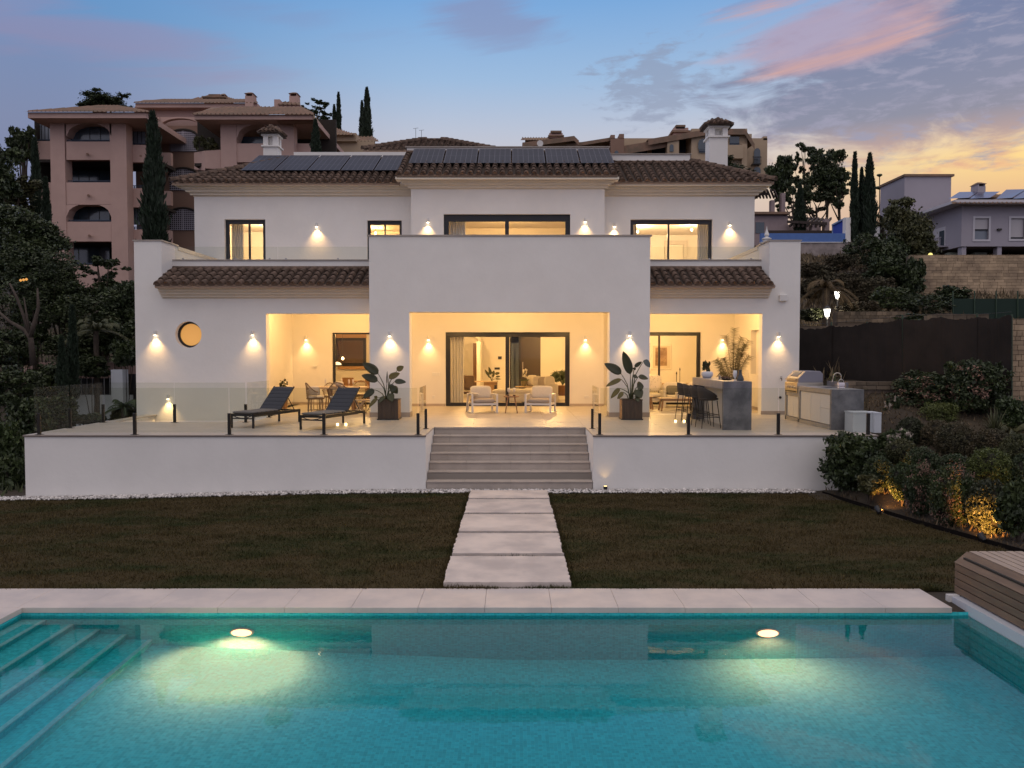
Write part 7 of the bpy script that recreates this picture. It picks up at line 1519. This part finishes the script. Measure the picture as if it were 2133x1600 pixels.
# ================================================ interiors
def curtain(label, x0, x1, y, z0, z1, n=9):
    s = MB(); N_ = n*8; 
    for i in range(N_+1):
        u_ = i/N_; s.v += [(x0+(x1-x0)*u_, y+.05*sin(u_*n*2*pi), z0), (x0+(x1-x0)*u_, y+.035*sin(u_*n*2*pi+.4), z1)]
    for i in range(N_): s.f.append((2*i, 2*i+2, 2*i+3, 2*i+1))
    tag(s.build('curtain', curtain_m, None, smooth=True), label, 'curtain')
curtain('pale full-length curtain at the left of the central sliding door', PX(936, BC+.6, 770), PX(968, BC+.6, 770)-.03, BC+.6, D+.03, 4.1, 5); curtain('white curtain in the far left upstairs window', U1[0]+.05, PX(507, BW+.6, 500), BW+.6, 5.3, 8.1, 6)
curtain('white curtain at the left of the widest upper window', PX(934, BC+.6, 470), PX(970, BC+.6, 470), BC+.6, 5.3, 8.2, 6); curtain('white curtain at the right of the right bedroom window', PX(1453, BW+.6, 500), PX(1476, BW+.6, 500), BW+.6, 5.3, 8.0, 5); curtain('thin curtain at the left of the right bedroom window', PX(1316, BW+.6, 500), PX(1326, BW+.6, 500), BW+.6, 5.3, 8.0, 3)
YBk = 36.5
dr = thing('pivot_door', 'tall dark timber entrance door at the back of the living room', 'door', ((HB[0]+HB[1])/2, YBk, D)); xm_ = PX(1085, YBk, 760)
MB().box(xm_, HB[1], YBk+.03, YBk+.09, D, HB[3]-.15).build('leaf', mat('dark_door', (.045, .03, .022), .45), dr); MB().box(HB[0], HB[1], YBk+.0, YBk+.1, HB[3]-.15, HB[3]).box(xm_-.09, xm_, YBk, YBk+.1, D, HB[3]-.15).box(HB[0], HB[0]+.06, YBk, YBk+.1, D, HB[3]-.15).build('frame', black, dr)
MB().box(HB[0]+.06, xm_-.09, YBk+.04, YBk+.05, D, HB[3]-.15).build('sidelight_glass', glass, dr); MB().box(xm_+.07, xm_+.1, YBk-.02, YBk+.02, D+.9, D+1.5).build('handle', steel, dr)
MB().box(xm_+.0, HB[1], YBk-.01, YBk+.02, HB[3]-.13, HB[3]-.03).build('transom_light', mat('transom', (.3, .22, .14), .3), dr)
ow = MB().box(-.2, .35, 37.0, 37.05, D, 3.6).build('courtyard_wall', mat('courtyard', (.3, .36, .46), .9, emit=(.25, .32, .46), es=.0), None); tag(ow, 'bluish courtyard wall seen through the entrance sidelight', 'wall')  # blue panel added to stand in for the evening outdoors
ar = thing('arched_doorway', 'white arched doorway on the back wall of the living room', 'doorway', (PX(990, 35.5, 770), 35.5, D)); x0_, x1_ = PX(978, 35.4, 770), PX(1003, 35.4, 770); s = MB()
s.box(x1_-.16, x1_, 34.2, YBk-.002, D, PZ(712, 35)); s.tube([(x1_-.08-.35+.35*cos(a), 35.3, PZ(712, 35)+.3*sin(a)) for a in np.linspace(0, pi/2, 8)], .08, 8); s.build('arch', plaster_in, ar); MB().box(x1_-.36, x1_-.17, 35.4, 35.6, D, PZ(715, 35.4)).build('dark_opening', mat('walnut', (.13, .06, .025), .5), ar)
for (a, b_, yt, yb, lb) in ((1037.5, 1045, 742.5, 748.5, 'small black intercom screen on the living room wall'), (1030, 1041, 765.5, 770, 'black switch strip below the intercom screen')):
    tag(MB().box(PX(a, YBk, 745), PX(b_, YBk, 745), YBk-.03, YBk-.002, PZ(yb, YBk), PZ(yt, YBk)).build('wall_panel', black, None), lb, 'wall panel')
# living room furniture
so = thing('living_sofa', 'cream sofa with pillows inside the living room behind the right armchair', 'sofa', (1.2, 31.6, D)); 
MB().box(.4, 1.75, 31.2, 33.3, D+.05, D+.35).build('base', cush, so); s = MB(); cushion(s, (1.1, 32.2, D+.48), (1.3, 2.0, .22), None, .3); s.build('seat', cush, so, smooth=True); MB().box(1.45, 1.75, 31.2, 33.3, D+.35, D+.75).build('back', cush, so, bevel=.06)
for i, (x, y, z, a) in enumerate(((.95, 31.6, .82, 20), (1.2, 31.5, .8, -10), (1.42, 31.4, .82, 15), (.78, 31.9, .85, -20))):
    s = MB(); cushion(s, (x, y, D+z), (.42, .15, .40), Rz(a) @ Rx(-10), .5); tag(s.build('pillow', [cush, mat('taupe_fabric', (.42, .36, .31), .95), cush, cush][i], None, smooth=True), ['cream pillow on the living room sofa, second from the left', 'taupe pillow in the middle of the living room sofa', 'big cream pillow at the right end of the living room sofa', 'cream pointed pillow at the left end of the living room sofa'][i], 'pillow')
s2 = thing('low_sofa', 'low cream sofa across the living room behind the small table', 'sofa', (0, 31.0, D)); MB().box(-.75, 1.3, 30.6, 31.3, D+.08, D+.4).build('base', cush, s2, bevel=.04); s = MB(); cushion(s, (.25, 30.95, D+.46), (2.0, .7, .2), None, .3); s.build('seat', cush, s2, smooth=True)
ac3 = thing('leather_lounge_chair', 'brown leather lounge chair inside left of the sliding door', 'armchair', (-1.75, 31.2, D)); s = MB(); cushion(s, (-1.66, 31.3, D+.78), (.5, .6, .12), Rx(70), .4); s.build('back', mat('brown_leather', (.12, .07, .04), .5), ac3, smooth=True); s = MB(); cushion(s, (-1.62, 31.0, D+.42), (.5, .5, .12), None, .4); s.build('seat', mat('brown_leather', (.12, .07, .04), .5), ac3, smooth=True)
for x in (-1.9, -1.38): MB().tube([(x, 31.4, D+.62), (x+.1, 30.85, D+.55), (x+.1, 30.8, D)], .015).build('arm', wood, ac3)
br_ = thing('branch_console', 'low timber console holding the dark-leaved plant in the living room', 'console', (-.9, 33.5, D)); x0_, x1_ = PX(1008, 33.5, 800), PX(1036, 33.5, 800); MB().box(x0_, x1_, 33.4, 33.8, D, D+.72).build('body', mat('walnut_light', (.30, .18, .09), .5), br_); MB().box(x1_-.12, x1_-.02, 33.38, 33.4, D+.2, D+.6).build('speaker_panel', black, br_); MB().box(x0_-.5, x1_+.03, 33.35, 33.85, D+.72, D+.76).build('top', woodl, br_)
ip = thing('indoor_plant', 'dark paddle-leaved plant on the timber console', 'plant', (-.8, 33.55, D+.76)); r0 = Vector((PX(1024, 33.5, 790), 33.55, D+.76))
for (ax, ay, tx, ty, w2) in ((1019, 784, 1010, 770, 5), (1023, 781, 1018, 764, 6), (1019, 781, 1018, 775, 5), (1027, 780, 1029, 772, 6), (1031, 779, 1041, 777, 6), (1033, 785, 1042, 784, 4), (1032, 789, 1043, 790, 3), (1026, 786, 1030, 775, 5), (1023, 787, 1016, 784, 3)):
    a, t2 = P(ax, ay, 33.5), P(tx, ty, 33.5); MB().tube([r0, r0.lerp(a, .6), a], .006, 5).build('stalk', paddle, ip); paddle_leaf(ip, a, t2, w2*33.5/FP, paddle, bend=.0)
oc = thing('orchid', 'white orchid in a glass pot on the low living room table', 'orchid', (PX(1092, 31.8, 810), 31.8, D+.62)); x_ = PX(1092, 31.8, 800); MB().lathe([(.10, 0), (.13, .2), (.12, .21)], (x_, 31.8, D+.62), 16).build('pot', mat('mossy_glass', (.20, .16, .08), .3), oc); MB().tube([(x_, 31.8, D+.8), (x_, 31.8, D+1.05), (x_+.05, 31.8, D+1.25)], .006, 5).build('stem', leaf_md, oc)
fl_ = MB()
for k in range(26): a = random.uniform(0, 6.28); p_ = Vector((x_+.02+random.uniform(-.08, .08), 31.75+random.uniform(-.05, .05), D+1.0+random.uniform(-.05, .30))); cushion(fl_, p_, (.07, .03, .06), Rz(math.degrees(a)), .7, 8, 5)
fl_.build('blossom', mat('orchid_white', (.8, .74, .62), .7), oc, smooth=True)
for sg in (-1, 1): paddle_leaf(oc, (x_, 31.8, D+.82), (x_+.2*sg, 31.75, D+.9), .06, leaf_md)
MB().lathe([(.35, 0), (.35, .03)], (x_, 31.8, D+.59), 24).build('tray', woodl, oc); MB().lathe([(.12, 0), (.06, .3), (.12, .59)], (x_, 31.8, D), 12).build('stand', black, oc)
pot2 = thing('indoor_palm', 'drooping palm in a terracotta pot on legs at the right of the living room', 'palm', (PX(1171, 33.4, 830), 33.4, D)); x_ = PX(1172, 33.4, 820); MB().lathe([(.26, .18), (.27, .58), (.25, .59)], (x_, 33.4, D), 20).build('pot', mat('terracotta_pot', (.22, .11, .05), .7), pot2)
for a in (45, 135, 225, 315): MB().tube([(x_+.27*cos(R(a)), 33.4+.27*sin(R(a)), D), (x_+.27*cos(R(a)), 33.4+.27*sin(R(a)), D+.3)], .014).build('leg', wood, pot2)
for i in range(15):
    a = 2*pi*i/15+.2; e = random.uniform(.5, 1.3); s = MB(); L = random.uniform(.7, 1.1); pts = [Vector((x_, 33.4, D+.6))+Vector((cos(a)*cos(e)*L*u_, sin(a)*cos(e)*L*u_*.5, sin(e)*L*u_*1.3-.75*L*u_**3)) for u_ in np.linspace(0, 1, 9)]; s.tube(pts, .009, 5)
    for k in range(10, 34):
        u_ = k/34; i0 = min(int(u_*8), 7); p_ = pts[i0].lerp(pts[i0+1], u_*8-i0); d = (pts[i0+1]-pts[i0]).normalized(); sd_ = d.cross(Vector((0, 1, .1))).normalized()
        for sg in (-1, 1): s.add([p_-d*.014, p_+d*.014, p_+(sd_*sg+d).normalized()*.2-Vector((0, 0, .08))], [(0, 1, 2)])
    s.build('frond', leaf_dk, pot2)
# left dining room
YD = 35.8
dw = thing('kitchen_window', 'dark window with bamboo blind at the back of the indoor dining room', 'window', ((HD[0]+HD[1])/2, YD, HD[2])); fr_ = MB(); w2 = .16
fr_.box(HD[0]-.02, HD[1]+.02, YD-.06, YD, HD[3]-w2, HD[3]); fr_.box(HD[0]-.02, HD[1]+.02, YD-.06, YD, HD[2], HD[2]+w2*1.2); fr_.box(HD[0]-.02, HD[0]+w2*.6, YD-.06, YD, HD[2]+w2, HD[3]-w2); fr_.box(HD[1]-w2, HD[1]+.02, YD-.06, YD, HD[2]+w2, HD[3]-w2); fr_.build('frame', black, dw); MB().box(HD[0], HD[1], YD+.02, YD+.03, HD[2], HD[3]).build('pane', mat('night_pane', (.05, .04, .035), .25), dw)
for k in range(26): z = HD[2]+.15+(HD[3]-HD[2]-.25)*k/26; MB().box(HD[0]+.08, HD[1]-.1, YD-.09, YD-.075, z, z+.014).build('slat', mat('blind_slat', (.22, .14, .10), .7), dw)
MB().box(HD[0]-.06, HD[1]+.05, YD-.12, YD-.06, HD[3], HD[3]+.15).build('blind_box', mat('bamboo', (.42, .25, .12), .6), dw); MB().box(HD[0]+.1, HD[1]+.06, YD-.12, YD-.06, HD[2]-.13, HD[2]).build('blind_foot', mat('bamboo', (.42, .25, .12), .6), dw)
pn = thing('pendant_lamp', 'white dome pendant lamp over the indoor dining table', 'pendant lamp', (PX(705, 32.5, 760), 32.5, 3)); x_ = PX(702, 32.5, 760); zt = PZ(756, 32.5); MB().lathe([(.17, -.08), (.16, -.02), (.06, .03), (.02, .04)], (x_, 32.5, zt), 20).build('shade', mat('pendant_shade', (.8, .75, .65), .5, emit=(1, .75, .45), es=1.2), pn); MB().tube([(x_, 32.5, zt), (x_, 32.5, 4.19)], .006).build('cord', black, pn)
hf = thing('bulb_fixture', 'glowing bare bulb pendant in front of the bamboo blind', 'pendant lamp', (PX(713, 33, 745), 33, 3)); x_ = PX(714, 33, 747); zt = PZ(747, 33); MB().lathe([(.01, -.06), (.055, -.02), (.05, .03), (.02, .07)], (x_, 33, zt), 12).build('bulb', emitmat('bulb', (1, .62, .30), 7), hf, smooth=True); MB().tube([(x_, 33, zt+.06), (x_, 33, 4.19)], .006).build('cord', black, hf); MB().tube([(x_-.35, 33, zt+.13), (x_+.1, 33, zt+.13)], .01).build('arm', black, hf)
it = thing('indoor_table', 'dark indoor dining table glimpsed through the left sliding door', 'table', (-5.8, 33.6, D)); MB().box(-6.9, -5.2, 33.2, 34.2, D+.72, D+.76).build('tabletop', wood, it)
for x in (-6.8, -5.3):
    for y in (33.3, 34.1): MB().box(x-.04, x+.04, y-.04, y+.04, D, D+.72).build('leg', wood, it)
for x, lb in ((-6.5, 'left brown chair at the indoor table'), (-5.6, 'right brown chair at the indoor table')):
    t_ = thing('indoor_chair', lb, 'chair', (x, 33, D)); MB().box(x-.22, x+.22, 32.8, 33.2, D+.42, D+.47).build('seat', brn, t_); MB().box(x-.22, x+.22, 32.78, 32.82, D+.47, D+.92).build('backrest', brn, t_)
    for a in (-.2, .2):
        for b_ in (32.82, 33.18): MB().box(x+a-.02, x+a+.02, b_-.02, b_+.02, D, D+.42).build('leg', wood, t_)
# lounge picture
Yl = 34.6; x0_, x1_ = PX(1357, Yl, 740), PX(1398, Yl, 740); z0_, z1_ = PZ(770, Yl), PZ(718, Yl); pc = thing('framed_picture', 'framed brown abstract drawing on the lounge wall', 'picture', ((x0_+x1_)/2, Yl, z0_))
MB().box(x0_, x1_, Yl-.05, Yl-.003, z0_, z1_).build('frame', plaster_in, pc, bevel=.01); MB().box(x0_+.05, x1_-.05, Yl-.056, Yl-.051, z0_+.05, z1_-.05).build('mount', mat('mount', (.62, .55, .45), .8), pc)
mp_ = mat('brown_wash', (.20, .12, .07), .9, col2=(.42, .30, .20), vs=3.2); MB().box(x0_+.15, x1_-.18, Yl-.060, Yl-.057, z0_+.16, z1_-.12).build('print', mp_, pc)
for i, (px_, z) in enumerate(((1409, .35), (1416, .5))):
    c_ = MB().lathe([(.05, 0), (.012, .03), (.012, z), (.03, z+.02), (.012, z+.1)], (PX(px_, 33.0, 800), 33.0, D+.7), 10).build('candlestick', darkm, None); tag(c_, ['shorter dark candlestick in the lounge', 'taller dark candlestick in the lounge'][i], 'candlestick')
cs = thing('console_table', 'narrow console carrying the candlesticks in the lounge', 'console', (6.3, 33, D)); MB().box(5.9, 7.4, 32.8, 33.2, D+.66, D+.70).build('top', woodl, cs)
for x in (5.95, 7.35): MB().box(x-.03, x+.03, 32.85, 33.15, D, D+.66).build('leg', wood, cs)
# upstairs door frame in right bedroom
df = thing('bedroom_door', 'white framed door at the back of the right upstairs bedroom', 'door', (PX(1413, 34.99, 530), 34.99, 5.2)); a, b_ = PX(1385, 34.9, 520), PX(1432, 34.9, 520); zt = PZ(501, 34.9)
MB().box(a, a+.16, 34.92, 34.99, 5.2, zt).box(b_-.16, b_, 34.92, 34.99, 5.2, zt).box(a+.16, b_-.16, 34.92, 34.99, zt-.16, zt).build('frame', mat('door_frame', (.62, .58, .52), .6), df); MB().box(a+.18, b_-.18, 34.95, 34.98, 5.2, zt-.17).build('leaf', mat('door_leaf', (.8, .76, .68), .6), df)
wd_ = thing('wardrobe', 'pale panelled wardrobe in the far left upstairs bedroom', 'wardrobe', (-8.6, 34, 5.2)); 
for k in range(3): MB().box(-9.3+.62*k, -8.7+.62*k, 34.2, 34.75, 5.2, 7.55).build('door', mat('wardrobe', (.70, .64, .55), .6), wd_)
# switches and sockets on the portico walls
for a, b_, yt, yb, Yw, lb, ct in ((900, 916, 776, 783, BC, 'row of white switches left of the central sliding door', 'switch'), (900, 906, 824, 830, BC, 'white socket low left of the central sliding door', 'socket'), (1217, 1227, 824, 829, BC, 'white socket low right of the central sliding door', 'socket'), (635, 646, 819, 825, BW, 'white double socket low in the left portico', 'socket'), (653.5, 659.5, 761, 765, BW, 'small white sensor on the left portico wall', 'sensor')):
    x0_, x1_ = PX(a, Yw, 800), PX(b_, Yw, 800); t_ = MB().box(x0_, x1_, Yw-(.09 if ct == 'sensor' else .022), Yw-.001, PZ(yb, Yw), PZ(yt, Yw)).build(ct+'_plate', whitem, None, bevel=.003); tag(t_, lb, ct)
